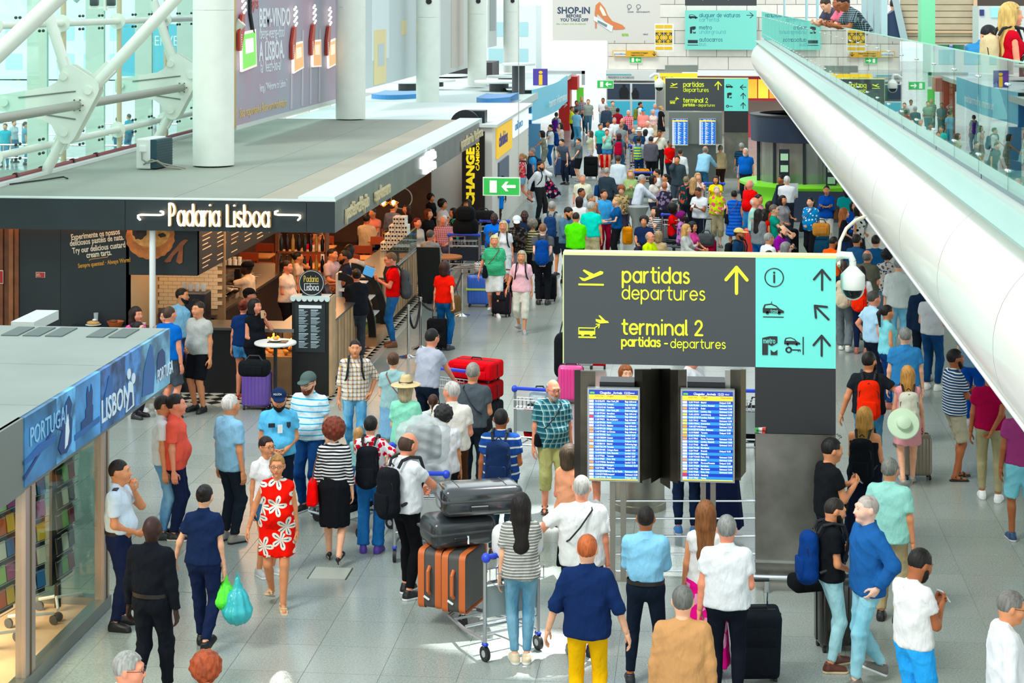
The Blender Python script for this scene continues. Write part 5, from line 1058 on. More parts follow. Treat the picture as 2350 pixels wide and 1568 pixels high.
plate_truss(33.3,'large white steel gusset plate with round pins, nearer of the two',0);plate_truss(40.2,'white steel gusset plate half hidden behind the nearest column',1)
o=MB().cyl((-12.2,26.4,4.0),(-8.6,26.4,7.3),.13,n=16).build('diagonal_tube',SW,None,True);tag(o,'thick white diagonal steel tube crossing the top left corner','steel tube')
a=at(170,0,38);tag(MB().cyl(a,a+V3((1.2,0,1.2)),.09,n=12).build('diagonal_tube',SW,None,True),'short end of white tube at the top edge by the floodlights','steel tube')
a=at(236,8,36);o=thing('floodlight','pair of small floodlights on a bracket at the top of the glass wall','lamp',a)
for s in(-1,1):MB().rbox((s*.17,0,.05),(.16,.14,.2),.03).build('lamp_head',M('#3c4a4a',.3),o,True)
MB().bx(-.28,.28,-.03,.03,-.1,-.06).build('bracket',SW,o);MB().cyl((.05,0,-.14),(.05,0,.6),.04,n=10).build('stem',SW,o)
rp_=thing('fire_pipe','dark red sprinkler pipe running along the roof edge','pipe',(0,0,0));MB().cyl((-12.2,26,3.36),(-12.2,49,3.36),.035,n=8).build('pipe',M('#8a2a30',.4),rp_,True)
for y in(32,33.3,35,36.4,39.6,41,44):MB().cyl((-12.2,y-.05,3.36),(-12.2,y+.05,3.36),.06,n=8).build('coupling',M('#3a2224',.4),rp_,True)
tag(MB().bx(-12.2,-12.05,26,49,3.27,3.33).build('roof_gutter',M('#dfe4de',.5)),'white metal gutter strip along the bakery roof edge','gutter')
g_=at(350,378,35.6);ac=thing('air_conditioner','white outdoor air conditioner unit on the bakery roof','air conditioner',(g_.x-.02,g_.y,RT),math.radians(-8));MB().rbox((0,0,.3),(.3,.75,.58),.03).build('casing',M('#e6eae2',.4),ac);MB().bx(.1,.27,-.36,.36,.03,.57).build('grille',M('#1c4450',.4),ac);[MB().bx(.27,.28,-.36,.36,.06+k*.05,.075+k*.05).build('fin',M('#123038',.4),ac)for k in range(10)]
MB().rbox((-.0,-.39,.4),(.14,.05,.12),.01).build('valve_cover',WHITE,ac);mb=MB();mb.tube([(0,-.42,.33),(.02,-.46,.2),(.12,-.45,.14),(.3,-.4,.18),(.45,-.3,.05),(.7,-.2,.02)],.018,6);mb.tube([(.03,-.42,.1),(.2,-.42,.2),(.4,-.35,.12),(.75,-.1,.02)],.015,6);mb.build('hoses',M('#8f8f80',.5),ac,True)
mb=MB();mb.tube([(-12.0,31.2,3.29),(-11.7,32,3.29),(-11.5,32.5,3.3),(-11.35,32.3,3.29)],.015,5);tag(mb.build('cable',DARK,None,True),'thin black cable lying on the roof at the left edge','cable')
struct('ground',MB().bx(-200,-12.9,62,260,-.2,-.1).bx(-200,-60,12,62,-.2,-.1),M('#dfe8e6',.8))
def bld(x,y,w_,h_,lab,cols):
 t=thing('building',lab,'building',(x,y,0));MB().bx(-w_/2,w_/2,-3,3,0,h_).build('wall',M(cols[0],.6),t)
 for i in range(int(w_/2.2)):
  for j in range(int(h_/2.4)):MB().bx(-w_/2+.5+i*2.2,-w_/2+1.9+i*2.2,-3.03,-3,.8+j*2.4,2.1+j*2.4).build('window',M(cols[1],.3),t)
bld(-52,150,24,7,'pale building seen faintly through the glass, left side',('#e4f0ee','#b8dce0'));bld(-24,170,18,6,'pale low building seen through the glass near the column',('#dce8e6','#a8d4da'))
o=thing('billboard','cyan billboard seen through the glass wall','billboard',(0,0,0));a=at(370,110,78);MB().bx(a.x-1.9,a.x+1.5,a.y,a.y+.1,a.z-1.2,a.z+1.0).build('panel',M('#62c8dc',.5),o);text('OBSERVE',.6,(a.x-1.2,a.y,a.z+.1),EX,EZ,WHITE,o,sx=.8);MB().bx(a.x-.1,a.x+.1,a.y+.1,a.y+.2,0,a.z).build('pole',STEEL,o)
for k,(x0,y0,x1,y1)in enumerate(((-30,68,-13.5,68),(-32,80,-14,80))):
 o=thing('barrier_rail',('near','far')[k]+' pale metal barrier rail outside the glass wall','railing',(0,0,0));[MB().cyl((x0,y0,z),(x1,y1,z),.035,n=6).build('rail',STEEL,o)for z in(.5,1.0)];[MB().cyl((x0+i*1.8,y0,0),(x0+i*1.8,y0,1),.03,n=6).build('rail_post',STEEL,o)for i in range(10)]
 # ---------------------------------------------------------------- roofs and shops beyond the bakery
def box_thing(name,lab,cat,x0,x1,y0,y1,z0,z1,m,part='body',group=None):
 t=thing(name,lab,cat,(0,0,0),0,group);MB().bx(x0,x1,y0,y1,z0,z1).build(part,m,t);return t
fs=box_thing('exchange_shop','white shop wall beside the black exchange panel','shop',-11.8,-5.75,50.6,61,0,3.0,M('#e8e4da',.5),'walls');MB().bx(-11.9,-5.6,50.5,61.2,3.0,3.08).build('roof',M('#d6e0dc',.5),fs);MB().bx(-11.9,-9.9,50.4,50.48,3.0,3.14).build('orange_edge',M('#e8a020',.5),fs);MB().bx(-8.9,-6.4,50.4,50.48,3.06,3.12).build('orange_edge',M('#e8a020',.5),fs)
MB().bx(-5.74,-5.7,51.5,55.5,2.05,2.9).build('yellow_sign',M('#f0c020',.4,emit=.3),fs);text('câmbios',.55,(-5.7,51.8,2.35),EY,EZ,M('#2a3a9a',.4),fs,sx=1.3,bold=.01);MB().bx(-5.74,-5.7,56,60.8,2.3,2.95).build('white_sign',M('#f4f8fa',.4,emit=.3),fs);text('unibanco',.4,(-5.7,56.3,2.5),EY,EZ,M('#3a9ad0',.4),fs,sx=1.7);MB().bx(-5.74,-5.7,52,54.6,.9,1.9).build('dark_poster',M('#5a6a80',.4),fs)
ex=thing('exchange_sign','tall black panel with yellow vertical lettering Change Câmbios','sign',(0,0,0));Yp=50.3;a,b_=onF(1060,478,Yp),onF(1112,305,Yp);MB().bx(a.x,b_.x,Yp,Yp+.12,.35,2.9).build('panel',M('#141618',.4),ex);YL=M('#f4d820',.4,emit=.4)
c_=onF(1088,472,Yp);text('CHANGE',.3,c_,EZ,-EX,YL,ex,sx=1.28,bold=.016);c_=onF(1100,392,Yp);text('CÂMBIOS',.13,c_,EZ,-EX,YL,ex,sx=1.4,bold=.004)
o=box_thing('dark_drum','black half round drum on the roof behind the exchange panel','roof drum',0,.01,0,.01,0,.01,DARK);o.location=(0,0,0);a=at(1065,275,50.8);MB().cyl((a.x,50.6,3.05),(a.x,50.75,3.05),.42,n=28).build('disc',M('#151a20',.5),o)
box_thing('navy_box','dark navy box standing behind the bakery roof corner','box',at(1060,250,51.2).x,at(1111,250,51.2).x,51,51.6,3.08,3.42,M('#16202c',.4))
r2=box_thing('shop_roof','pale green grey flat roof beyond the bakery','roof',-12.3,-6.3,61.5,72,2.7,2.95,M('#c4d2cc',.6));
for lab,px0,px1,py0,py1,d,c in(('left blue curved roof band behind the second column',845,962,218,246,66,'#3a8cc8'),('right blue curved roof band by the tourist booth',1088,1164,226,248,62,'#3a86c4')):
 a,b_=at(px0,py0,d),at(px1,py1,d);t=thing('curved_roof_band',lab,'roof band',(0,0,0));n=12;mb=MB()
 pt=[(a.x+(b_.x-a.x)*i/n,a.y+1.2-1.2*math.sin(math.pi*(.15+.85*i/n)))for i in range(n+1)]
 for i in range(n):mb.add([(pt[i][0],pt[i][1],b_.z),(pt[i+1][0],pt[i+1][1],b_.z),(pt[i+1][0],pt[i+1][1],a.z),(pt[i][0],pt[i][1],a.z),(pt[i][0],pt[i][1]+3,b_.z),(pt[i+1][0],pt[i+1][1]+3,b_.z),(pt[i+1][0],pt[i+1][1]+3,a.z),(pt[i][0],pt[i][1]+3,a.z)],[(0,1,2,3),(3,2,6,7),(4,7,6,5)])
 mb.build('band',M(c,.4),t)
for k,(px,py,d,r,w_)in enumerate(((935,190,72,.9,.28),(1000,187,76,.8,.3),(1030,175,88,.9,.35),(1145,190,72,.95,.35),(1160,178,80,.8,.3),(1190,150,70,.62,.3))):
 a=at(px,py,d);t=thing('roof_vent',('first','second','third','fourth','fifth','last')[k]+' round flat vent disc on dark drum, counted from the left','vent',(a.x,a.y,2.95),0,'round vents on the far shop roofs');MB().lathe([(r*.4,0),(r*.4,a.z-2.95)],n=20).build('drum',M('#3a3f42',.4),t,True);MB().lathe([(r,a.z-2.95),(r*1.02,a.z-2.9),(r,a.z-2.86)],n=32).build('disc',M('#dfe6e2',.4),t,True)
a,b_=at(1005,176,92),at(1085,198,92);t=thing('red_phone_shop_sign','red shop sign with white letters half hidden behind columns','sign',(0,0,0));MB().bx(a.x,b_.x+2.4,a.y,a.y+.3,b_.z,a.z).build('panel',M('#e0202c',.4),t);text('vodafone',.5,(a.x+.3,a.y,b_.z+.1),EX,EZ,WHITE,t,sx=.9,bold=.01)
box_thing('far_roof','long pale roof of the far shops left of the glare','roof',-20,-6.5,73,96,2.6,2.8,M('#ccd6d0',.6));box_thing('dark_shop_box','dark shop block under the red sign','shop',-13,-10,88,91,2.8,3.5,M('#2a2428',.5))
tbx=thing('tourist_booth','blue and cyan tourist information booth with curved fascia','booth',(0,0,0));d0=70;a,b_=at(1163,216,d0),at(1220,284,d0);CY=M('#6cc4dc',.4,emit=.1);BL=M('#2c7cc0',.4)
MB().bx(a.x,b_.x,a.y,a.y+.2,b_.z,a.z).build('blue_fascia',BL,tbx);n=14;mb=MB();p0=at(1220,210,d0);p1=at(1279,205,84);pts=[]
for i in range(n+1):t=i/n;pts.append((p0.x+(p1.x-p0.x)*t+.5*math.sin(math.pi*min(1,t*1.4)*.62),p0.y+(p1.y-p0.y)*t))
zt=zat(207,p0.x,p0.y);zb_=zat(279,p0.x,p0.y)
for i in range(n):(x0,y0),(x1,y1)=pts[i],pts[i+1];mb.add([(x0,y0,zb_),(x1,y1,zb_),(x1,y1,zt),(x0,y0,zt)],[(0,1,2,3)])
mb.build('cyan_fascia',CY,tbx,True);mb=MB();mb.add([(x,y,zt)for x,y in pts]+[(a.x,a.y,zt),(a.x-2,p1.y,zt)][::1],[tuple(range(n,-1,-1))+(n+1,n+2)]);mb.build('roof',M('#c9d6d4',.5),tbx)
text('tourism information',.5,(pts[3][0]+.16,pts[3][1],zb_+.35),(pts[11][0]-pts[3][0]+.22,pts[11][1]-pts[3][1],0),EZ,WHITE,tbx,sx=1.5);text('i',1.3,(a.x+.35,a.y-.03,b_.z+.02),EX,EZ,M('#e8f4fa',.4),tbx,bold=.02)
MB().bx(a.x-.6,b_.x+.1,a.y-.06,a.y-.02,b_.z-.06,b_.z).build('lip',WHITE,tbx)
sx0,sx1=at(1163,300,d0).x,at(1213,300,d0).x;MB().bx(sx0-.3,sx1+.1,a.y+.1,a.y+.3,0,b_.z).build('display_wall',M('#f2ece2',.4,emit=.25),tbx);MB().bx(sx1+.02,sx1+.45,a.y-.1,a.y+.2,0,b_.z).build('blue_pier',M('#5c9cc8',.4),tbx)
bc=['#3a7ab0','#4a98c0','#d8d0b0','#7ab0c8','#c0505a','#2c6a9a','#e0c860','#5a8a6a']
for r,z in enumerate((1.75,1.4,1.06,.75,.45)):
 MB().bx(sx0,sx1,a.y-.08,a.y+.1,z-.03,z).build('shelf',WHITE,tbx)
 for c in range(6):MB().box((sx0+.08+c*.125,a.y-.0,z+.11),(.085,.02,.19)).build('brochure',M(bc[(r*3+c*5)%8],.4),tbx)
cr=at(1204,268,66);t=thing('pharmacy_cross','glowing white cross sign outlined in blue','sign',cr);MB().box((0,0,0),(.17,.1,.5)).box((0,0,0),(.5,.09,.17)).build('cross',M('#ffffff',.4,emit=1.5),t);MB().box((0,.06,0),(.24,.04,.57)).box((0,.062,0),(.57,.04,.24)).build('blue_outline',M('#5a9ad8',.4,emit=.5),t)
ii=at(1240,178,74);t=thing('information_sign','square purple sign with a yellow letter i above the booth','sign',ii);MB().box((0,0,0),(.58,.08,.7)).build('panel',M('#4a3a9c',.4),t);text('i',.82,(-.1,-.04,-.27),EX,EZ,M('#f4c02c',.4),t,bold=.02,sx=1.3);MB().cyl((0,0,-1),(0,0,-.35),.03,n=8).build('pole',DARK,t)
t=thing('red_portal','red doorway portal standing in the white glare','portal',(0,0,0));Yr=92;a,b_,c_,d_=onF(1258,206,Yr),onF(1325,176,Yr),onF(1282,300,Yr),onF(1312,300,Yr);RD=M('#d8201c',.45)
MB().bx(a.x,b_.x,Yr,Yr+1.5,a.z,b_.z).build('lintel',RD,t);MB().bx(c_.x,d_.x-.1,Yr,Yr+1.5,0,a.z).build('pier',RD,t);e_=onF(1319,206,Yr);MB().bx(e_.x,e_.x+.35,Yr+1.4,Yr+1.5,a.z-.75,a.z+.05).build('green_sign',M('#5ccc3a',.4,emit=.3),t);MB().bx(onF(1256,160,Yr).x,onF(1343,160,Yr).x,Yr-.4,Yr-.2,b_.z+.15,b_.z+.3).bx(onF(1336,160,Yr).x,onF(1343,160,Yr).x,Yr-.4,Yr-.2,b_.z-.4,b_.z+.3).build('grey_frame',M('#a8b0b0',.4),t)
ar_=onF(1290,236,Yr);arrow((0,0),.3,-90,.03,(ar_.x+.1,Yr-.01,ar_.z-.1),EX,EZ,WHITE,t)
YW2=96;fw=struct('wall_back',MB().bx(onF(1394,100,YW2).x,16,YW2+.1,YW2+.4,0,12),M('#b9b8b0',.7));x0=onF(1395,0,YW2).x;stone=[M(c,.6,var=.04)for c in('#e6e2d8','#dedad0','#ebe8df')];r=0;z=2.9
while z<7.4:
 x=x0-(r%3)*.6;k=0
 while x<15.5:
  xa=max(x,x0);xb=x+1.55
  if xb>xa+.1:MB().bx(xa+.012,xb-.012,YW2,YW2+.1,z+.012,z+.66).build('stone_panel',stone[(r*5+k*3)%3],fw)
  x+=1.55;k+=1
 z+=.675;r+=1
MB().bx(onF(1391,168,YW2-.5).x,onF(1506,168,YW2-.5).x,YW2-.6,YW2,2.35,2.9).build('desk_header',M('#e4e8e4',.5),fw)
t=thing('lost_property_desk','Perdidos e Achados counter with dark windows and cyan front','counter',(0,0,0));Yd=YW2-.62;X0,X1=onF(1391,200,Yd).x,onF(1506,200,Yd).x;Z=lambda py:zat(py,X0,Yd)
text('PERDIDOS E ACHADOS',.17,(X0+.1,Yd,Z(180)),EX,EZ,M('#5a6a70',.5),t,sx=.75);text('lost & found',.13,(X0+.1,Yd,Z(187)),EX,EZ,M('#7a8a90',.5),t);MB().bx(X0,X0+1.3,Yd-.01,Yd,Z(172),Z(170)).build('cyan_line',M('#40c0d0',.4),t)
MB().bx(X0,X1,Yd,Yd+.1,0,Z(190)).build('frame',M('#e8ecea',.5),t);m_=X0+(X1-X0)*.5
for(xa,xb)in((X0+.06,m_-.06),(m_+.06,X1-.06)):MB().bx(xa,xb,Yd-.02,Yd,Z(228),Z(192)).build('window_pane',M('#3c4a5c',.2),t);MB().bx(xa,xb,Yd-.03,Yd,Z(285),Z(232)).build('cyan_panel',M('#4ccbe8',.4),t)
for px,s in((1432,1),(1458,.75)):a=onF(px,226,Yd-.03);MB().prism([(x*s,z*s)for x,z in((-.22,0),(.22,0),(.26,.35),(.16,.55),(.07,.58),(.07,.72),(-.07,.72),(-.07,.58),(-.16,.55),(-.26,.35))],a,EX,EZ,.01).build('dark_figure_print',M('#0c1018',.5),t)
def board(name,lab,px0,px1,py0,py1,d,col,frame=None,emit=0,group=None,wire=False,th=.06):
 a,b_=at(px0,py1,d),at(px1,py0,d);t=thing(name,lab,'sign',(a.x,a.y,a.z),0,group);w_=(b_-a).xy.length;h_=b_.z-a.z;MB().bx(0,w_,0,th,0,h_).build('panel',M(col,.4,emit=emit),t)
 if frame:mb=MB();f=.02;mb.bx(-f,w_+f,.002,th+.01,-f,h_+f);mb.build('frame',M(frame,.4),t)
 if wire:MB().cyl((w_*.98,.03,h_),(w_*.98,.03,7-a.z+h_),.008,n=6).build('hanging_wire',STEEL,t)
 return t,w_,h_
t,w_,h_=board('shop_poster','big hanging poster with an orange high heel and Shop-in lettering',1268,1514,-40,93,92,'#d8d4cc');q=lambda px,py:(w_*(px-1268)/246,h_*(93-py)/133)
def tq(s,size,px,py,m,**k):x,z=q(px,py);text(s,size,(x,0,z),EX,EZ,m,t,**k)
NB=M('#2c4060',.5);tq('SHOP-IN',.46,1279,31,NB,bold=.012,sx=.92);tq('BEFORE',.22,1299,40,NB,bold=.005);tq('YOU TAKE OFF',.22,1286,49,NB,bold=.005,sx=.92);tq('faça o shop-in antes de embarcar',.11,1277,56,M('#9ac860',.5));tq('SHOPS',.1,1440,29,NB);tq('RESTAURANTS',.1,1460,29,NB);tq('70',.1,1440,24,NB);tq('40',.1,1461,24,NB);tq('ana',.24,1427,82,M('#90c840',.5),bold=.01);tq('vinci',.14,1475,80,NB)
OR=M('#d8824c',.35);mb=MB();P_=lambda L:[q(*p)for p in L]
mb.prism(P_([(1365,30),(1367,12),(1376,4),(1388,18),(1395,35),(1405,48),(1418,53),(1428,57),(1435,64),(1430,67),(1410,68),(1398,62),(1385,45),(1374,34)]),(0,0,0),EX,EZ,.02);mb.prism(P_([(1365,30),(1370,34),(1369,65),(1366,65)]),(0,0,0),EX,EZ,.02);mb.build('printed_shoe',OR,t);MB().prism(P_([(1378,12),(1386,22),(1392,36),(1384,36),(1376,20)]),(0,-.021,0),EX,EZ,.004).build('printed_shoe_inside',M('#f0e4d4',.5),t);MB().prism(P_([(1363,36),(1407,60),(1404,74),(1362,46)]),(0,-.026,0),EX,EZ,.004).build('printed_tag',M('#e4ece8',.5),t);MB().prism(P_([(1372,46),(1394,57),(1392,63),(1371,51)]),(0,-.031,0),EX,EZ,.003).build('tag_print',M('#7a8a90',.5),t)
for px in(1444,1465):x,z=q(px,15);mb=MB();mb.tube([(x+.1*math.cos(a_),-.005,z+.1*math.sin(a_))for a_ in np.linspace(0,6.28,17)[:-1]],.012,4,closed=True);mb.build('icon_ring',NB,t)
AQ='#7fe0d0';t,w_,h_=board('aqua_direction_sign','large aqua wall sign for car rental, metro and bus',1572,1735,24,114,95.3,AQ);sc_=w_/163;TL=M('#1a6a8c',.4);DK=M('#20303c',.4)
for s,py,xh,wt in(('aluguer de viaturas',39,6.2,.9),('car rental',49,6,.5),('metro',67,6.2,.9),('underground',77,6,.5),('autocarros',95,6.2,.9),('bus',105,6,.5)):strokes(s,xh*sc_,wt*sc_,(33*sc_,0,(114-py)*sc_),EX,EZ,TL if wt>.6 else M('#3aa8c0',.4),t,sx=.73)
arrow((1720-1572,79),15,-90,1.4,(0,0,0),EX,EZ,DK,t);bpy.context.view_layer.update()
for o in t.children:
 if o.name.startswith('arrow'):o.scale=(sc_,1,sc_)
def car(o,s,m,par,flip=1):
 MB().prism([(x*s*flip,z*s)for x,z in((-.5,.05),(-.5,.25),(-.42,.45),(-.1,.5),(.15,.4),(.3,.25),(.5,.15),(.5,.05))],o,EX,EZ,.008).build('car_symbol',m,par);MB().prism([(x*s*flip,z*s)for x,z in((-.4,.28),(-.36,.4),(-.1,.44),(.1,.36),(.2,.28))],V3(o)-V3((0,.009,0)),EX,EZ,.004).build('car_window',M(AQ,.4),par);mb=MB();[mb.prism([(x*s+.08*s*math.cos(a_),.05*s+.08*s*math.sin(a_))for a_ in np.linspace(0,6.28,11)[:-1]],o,EX,EZ,.008)for x in(-.28,.28)];mb.build('wheel_symbol',m,par)
def key(o,s,m,par):mb=MB();mb.tube([(s*(-.3+.16*math.cos(a_)),0,s*.16*math.sin(a_))for a_ in np.linspace(0,6.28,15)[:-1]],.06*s,5,closed=True);mb2=mb;mb2.box((.15*s,0,0),(.6*s,.008,.08*s)).box((.3*s,0,-.07*s),(.05*s,.008,.1*s)).box((.42*s,0,-.07*s),(.05*s,.008,.1*s));x=mb2.build('key_symbol',m,par);x.location=o
def metro(o,s,m,par,lab=True):
 MB().prism([(x*s,z*s)for x,z in((-.4,-.5),(-.4,.4),(0,.5),(.4,.5),(.4,.15),(.1,-.02),(-.1,.08),(-.1,-.5))],o,EX,EZ,.008).prism([(x*s,z*s)for x,z in((.05,-.5),(.05,-.22),(.18,-.34),(.25,-.34),(.4,-.22),(.4,-.5))],o,EX,EZ,.008).build('metro_symbol',m,par)
 if lab:strokes('metro',s*.17,s*.035,(o[0]-.33*s,o[1]-.008,o[2]+.14*s),EX,EZ,M(AQ,.4),par,sx=.58)
car((.42,-.001,h_-.42),.45,DK,t);metro((.4,-.001,h_-1.0),.36,DK,t,False);MB().box((.4,-.005,h_-1.6),(.5,.01,.16)).box((.4,-.005,h_-1.78),(.55,.01,.03)).build('bus_symbol',DK,t)
t,w_,h_=board('dark_hanging_sign','dark sign cut by the top edge above the aqua sign',1572,1735,-30,13,91,'#3a3f40');strokes('partidas - departures',.1,.022,(w_*.25,0,h_*.34),EX,EZ,M('#d8e830',.4),t,sx=.9)
t,w_,h_=board('meeting_point_sign','white folded sign with two yellow meeting point panels',1502,1546,54,118,84,'#f0f0ea');
for xx_ in(.05,.5):
 MB().bx(w_*xx_,w_*(xx_+.42),-.01,0,h_*.24,h_*.77).bx(w_*xx_,w_*(xx_+.42),-.01,0,h_*.83,h_*.95).bx(w_*xx_,w_*(xx_+.42),-.01,0,h_*.06,h_*.17).build('yellow_panel',M('#f0c020',.4),t)
 for a_ in(45,135,225,315):arrow((0,0),.2,a_,.03,(w_*(xx_+.21)-.13*math.cos(math.radians(a_-90))*-1*-1,-.012,h_*.5-.2*math.sin(math.radians(a_-90))),EX,EZ,DK,t)
 MB().bx(w_*(xx_+.19),w_*(xx_+.23),-.016,-.01,h_*.46,h_*.54).build('person_symbol',DK,t)
t,w_,h_=board('baggage_sign','long yellow baggage sign with white logo field',1406,1506,116,130,95.8,'#f0b828');MB().bx(.04,w_*.3,-.01,0,.04,h_-.04).build('logo_field',WHITE,t);text('groundforce',.12,(.08,-.01,.1),EX,EZ,M('#3a80b8',.4),t);text('irregularidades de bagagem',.1,(w_*.42,0,.17),EX,EZ,DK,t,sx=.8);text('baggage lost and found',.09,(w_*.42,0,.06),EX,EZ,DK,t,sx=.8);arrow((w_*.95,h_/2),.2,180,.03,(0,0,0),EX,EZ,DK,t)
def exit_sign(lab,px0,px1,py0,py1,d,wire=False):
 t,w_,h_=board('exit_sign',lab,px0,px1,py0,py1,d,'#2eb04a','#e8f0e0',.25,'green exit signs',wire);MB().bx(w_*.17,w_*.37,-.012,0,h_*.13,h_*.86).build('door_symbol',M('#f0f4e4',.4,emit=.2),t)
 MB().prism([(w_*x,h_*z)for x,z in((.5,.5),(.62,.22),(.7,.22),(.63,.42),(.9,.42),(.9,.6),(.63,.6),(.7,.8),(.62,.8))],(0,0,0),EX,EZ,.012).build('arrow_symbol',M('#f0f4e4',.4,emit=.2),t)
exit_sign('green exit sign with a white left arrow hanging in front of the bakery end',1110,1192,409,447,40,True);exit_sign('small green exit sign left of the lost property desk',1371,1407,185,202,84);exit_sign('tiny green exit sign under the yellow baggage sign',1445,1472,131,144,95.8)
t,w_,h_=board('yellow_meeting_board','yellow meeting board above the smaller direction sign',1502,1600,168,192,80,'#f4cc28',None,.3);text('MEETING',.17,(.1,0,h_*.4),EX,EZ,DK,t)
a=at(1526,150,82);o=box_thing('glass_display_box','grey glass box above the yellow meeting board','box',a.x,at(1601,150,82).x,a.y,a.y+.8,zat(165,a.x,a.y),zat(150,a.x,a.y),M('#8a9490',.2,.3))
t=thing('burger_stand','red fast food stand with yellow lit menu boards','shop',(0,0,0));Yb=88;a,b_=onF(1712,176,Yb),onF(1840,232,Yb);MB().bx(a.x-2.5,b_.x+1,Yb,Yb+3,b_.z,a.z).build('red_header',M('#a82434',.4),t);MB().bx(a.x-2.5,b_.x+1,Yb+2,Yb+3,0,b_.z).build('back',M('#e8dcc8',.5),t);MB().bx(a.x-.5,b_.x,Yb+.2,Yb+.7,0,1.1).build('counter',M('#b83a40',.4),t);MB().bx(a.x-3,b_.x+1,Yb-.4,Yb+.1,a.z+.05,a.z+.3).build('white_canopy',WHITE,t)
for k in range(5):MB().bx(a.x+k*.52+.05,a.x+k*.52+.52,Yb-.03,Yb,b_.z+.12,a.z-.12).build('menu_board',M(('#f0a030','#f4b838','#e88828')[k%3],.4,emit=.7),t)
ko=at(1842,500,56);kt=thing('green_kiosk','round kiosk with navy canopy, glass walls and lime green counter','kiosk',(ko.x,ko.y,0));kz=lambda py:zat(py,ko.x,ko.y-1.5)
NV=M('#26344a',.35);mb=MB();mb.lathe([(1.55,kz(330)),(1.58,kz(272))],n=48);mb.build('canopy',NV,kt,True);mb=MB();mb.lathe([(1.6,kz(272)),(1.6,kz(268)),(1.3,kz(266)),(1.3,kz(276))],n=48);mb.build('canopy_rim',M('#15181c',.4),kt,True)
for a_ in np.linspace(3.3,6.1,5):MB().cyl((1.35*math.cos(a_),1.35*math.sin(a_),0),(1.35*math.cos(a_),1.35*math.sin(a_),kz(325)),.05,n=10).build('post',M('#1c2530',.4),kt)
mb=MB();n=24;aa=np.linspace(3.2,6.2,n);mb.add([(1.3*math.cos(q_),1.3*math.sin(q_),z)for z in(.95,kz(330))for q_ in aa],[(i,i+1,n+i+1,n+i)for i in range(n-1)]);mb.build('curved_glass',M('#66766f',.06,alpha=.82),kt,True)
LG=M('#7ed82c',.35,emit=.15);mb=MB();mb.lathe([(1.75,.0),(1.75,.12),(1.62,.16),(1.62,.85),(1.9,.98),(1.9,1.05)],n=48);mb.build('green_counter',LG,kt,True);MB().prism([(-1.2,0),(1.8,0),(1.5,.9),(-.9,.9)],(0,-1.8,0),EX,EZ,.08).build('navy_panel',NV,kt)
for k,(x,y)in enumerate(((-.62,-1.55),(.75,-1.5))):MB().box((x,y,1.55),(.3,.1,1.1)).build('display_stand',M('#15202c',.4),kt);[MB().box((x,y-.06,1.2+.34*r),(.22,.03,.2)).build('product_row',M('#b8e8c0',.3),kt)for r in range(3)]
a=at(1945,520,55);tag(MB().lathe([(.42,0),(.42,4.4)],(a.x+.1,a.y,0),32).build('pillar',M('#dfe8e4',.4),None,True),'white round pillar under the tube right of the kiosk','pillar');a=at(1888,480,57);tag(MB().bx(a.x,a.x+.35,a.y,a.y+.2,0,4.3).build('steel_post',M('#a8bcc0',.3,.4)),'narrow pale steel post beside the kiosk','post')
# ---------------------------------------------------------------- upper deck: tube, slab, balustrade
XD,ZD=2.62,4.86;TC=M('#f4f0e6',.36,coat=.25,var=.03,vs=.6)
uw=thing('tube_beam','huge white curved tube along the edge of the upper walkway','beam',(0,0,0));r=.73;xc_,zc_=2.76,4.06;ys_=[0.0]+[4+3.1*k for k in range(25)]
for k in range(len(ys_)-1):
 n=40;mb=MB();y0,y1=ys_[k]+.006,ys_[k+1]-.006;mb.add([(xc_+r*math.cos(a_),y,zc_+r*math.sin(a_))for y in(y0,y1)for a_ in np.linspace(.9,5.6,n)],[(i,n+i,n+i+1,i+1)for i in range(n-1)]);mb.build('tube_panel',TC,uw,True)
n=40;mb=MB();rings=[(xc_,ys_[-1]+r*1.4*math.sin(p),r*math.cos(p))for p in np.linspace(0,1.5,10)];mb.add([(xc_+q_*math.cos(a_),y,zc_+q_*math.sin(a_))for x,y,q_ in rings for a_ in np.linspace(0,2*math.pi,n)],[(j*n+i,(j+1)*n+i,(j+1)*n+i+1,j*n+i+1)for j in range(9)for i in range(n-1)]);mb.build('tube_end',TC,uw,True)
mb=MB();mb.tube([(2.17,0,3.60),(2.17,78,3.60)],.02,6);mb.build('edge_bead',WHITE,uw)
sl_=struct('floor',MB().bx(XD-.1,16,0,79,4.66,4.83),M('#c2ccc4',.4));sl_.name='floor.002';MB().bx(XD-.42,XD+.02,0,79,4.77,4.795).build('gutter_plate',M('#b4d6cc',.35,.2),sl_);MB().bx(XD-.03,XD+.03,0,79,4.8,4.88).build('base_channel',M('#7a9096',.35,.5),sl_)
bt=thing('glass_balustrade','long clear glass balustrade with steel posts above the white tube','balustrade',(0,0,0));GL1=glass('#d4f4e8',.84);yp=[7.6+3.35*k for k in range(22)];ZR=ZD+1.13;PS=M('#c8ccc4',.25,.7)
pm_=MB().bx(-.03,.03,-.025,.025,0,1.12).mesh();gm_=MB().bx(-.006,.006,.012,1.663,.03,1.13).mesh();em_=MB().bx(-.008,.008,.012,1.663,1.13,1.142).mesh();cl_=MB().ell((0,0,0),(.02,.014,.014),8,5).ell((0,.08,0),(.02,.014,.014),8,5).mesh(True)
for k,y in enumerate(yp):
 link('post',pm_,PS,bt,(XD,y,ZD-.04))
 for j in(0,1):link('glass_pane',gm_,GL1,bt,(XD-.05,y+j*1.675,ZD));link('glass_edge',em_,M('#9adcc0',.3),bt,(XD-.05,y+j*1.675,ZD));[link('glass_clamp',cl_,CHROME,bt,(XD-.06,y+j*1.675-.045,ZD+z))for z in(.2,.93)]
def deck(px,py_,z,Y=None):return None
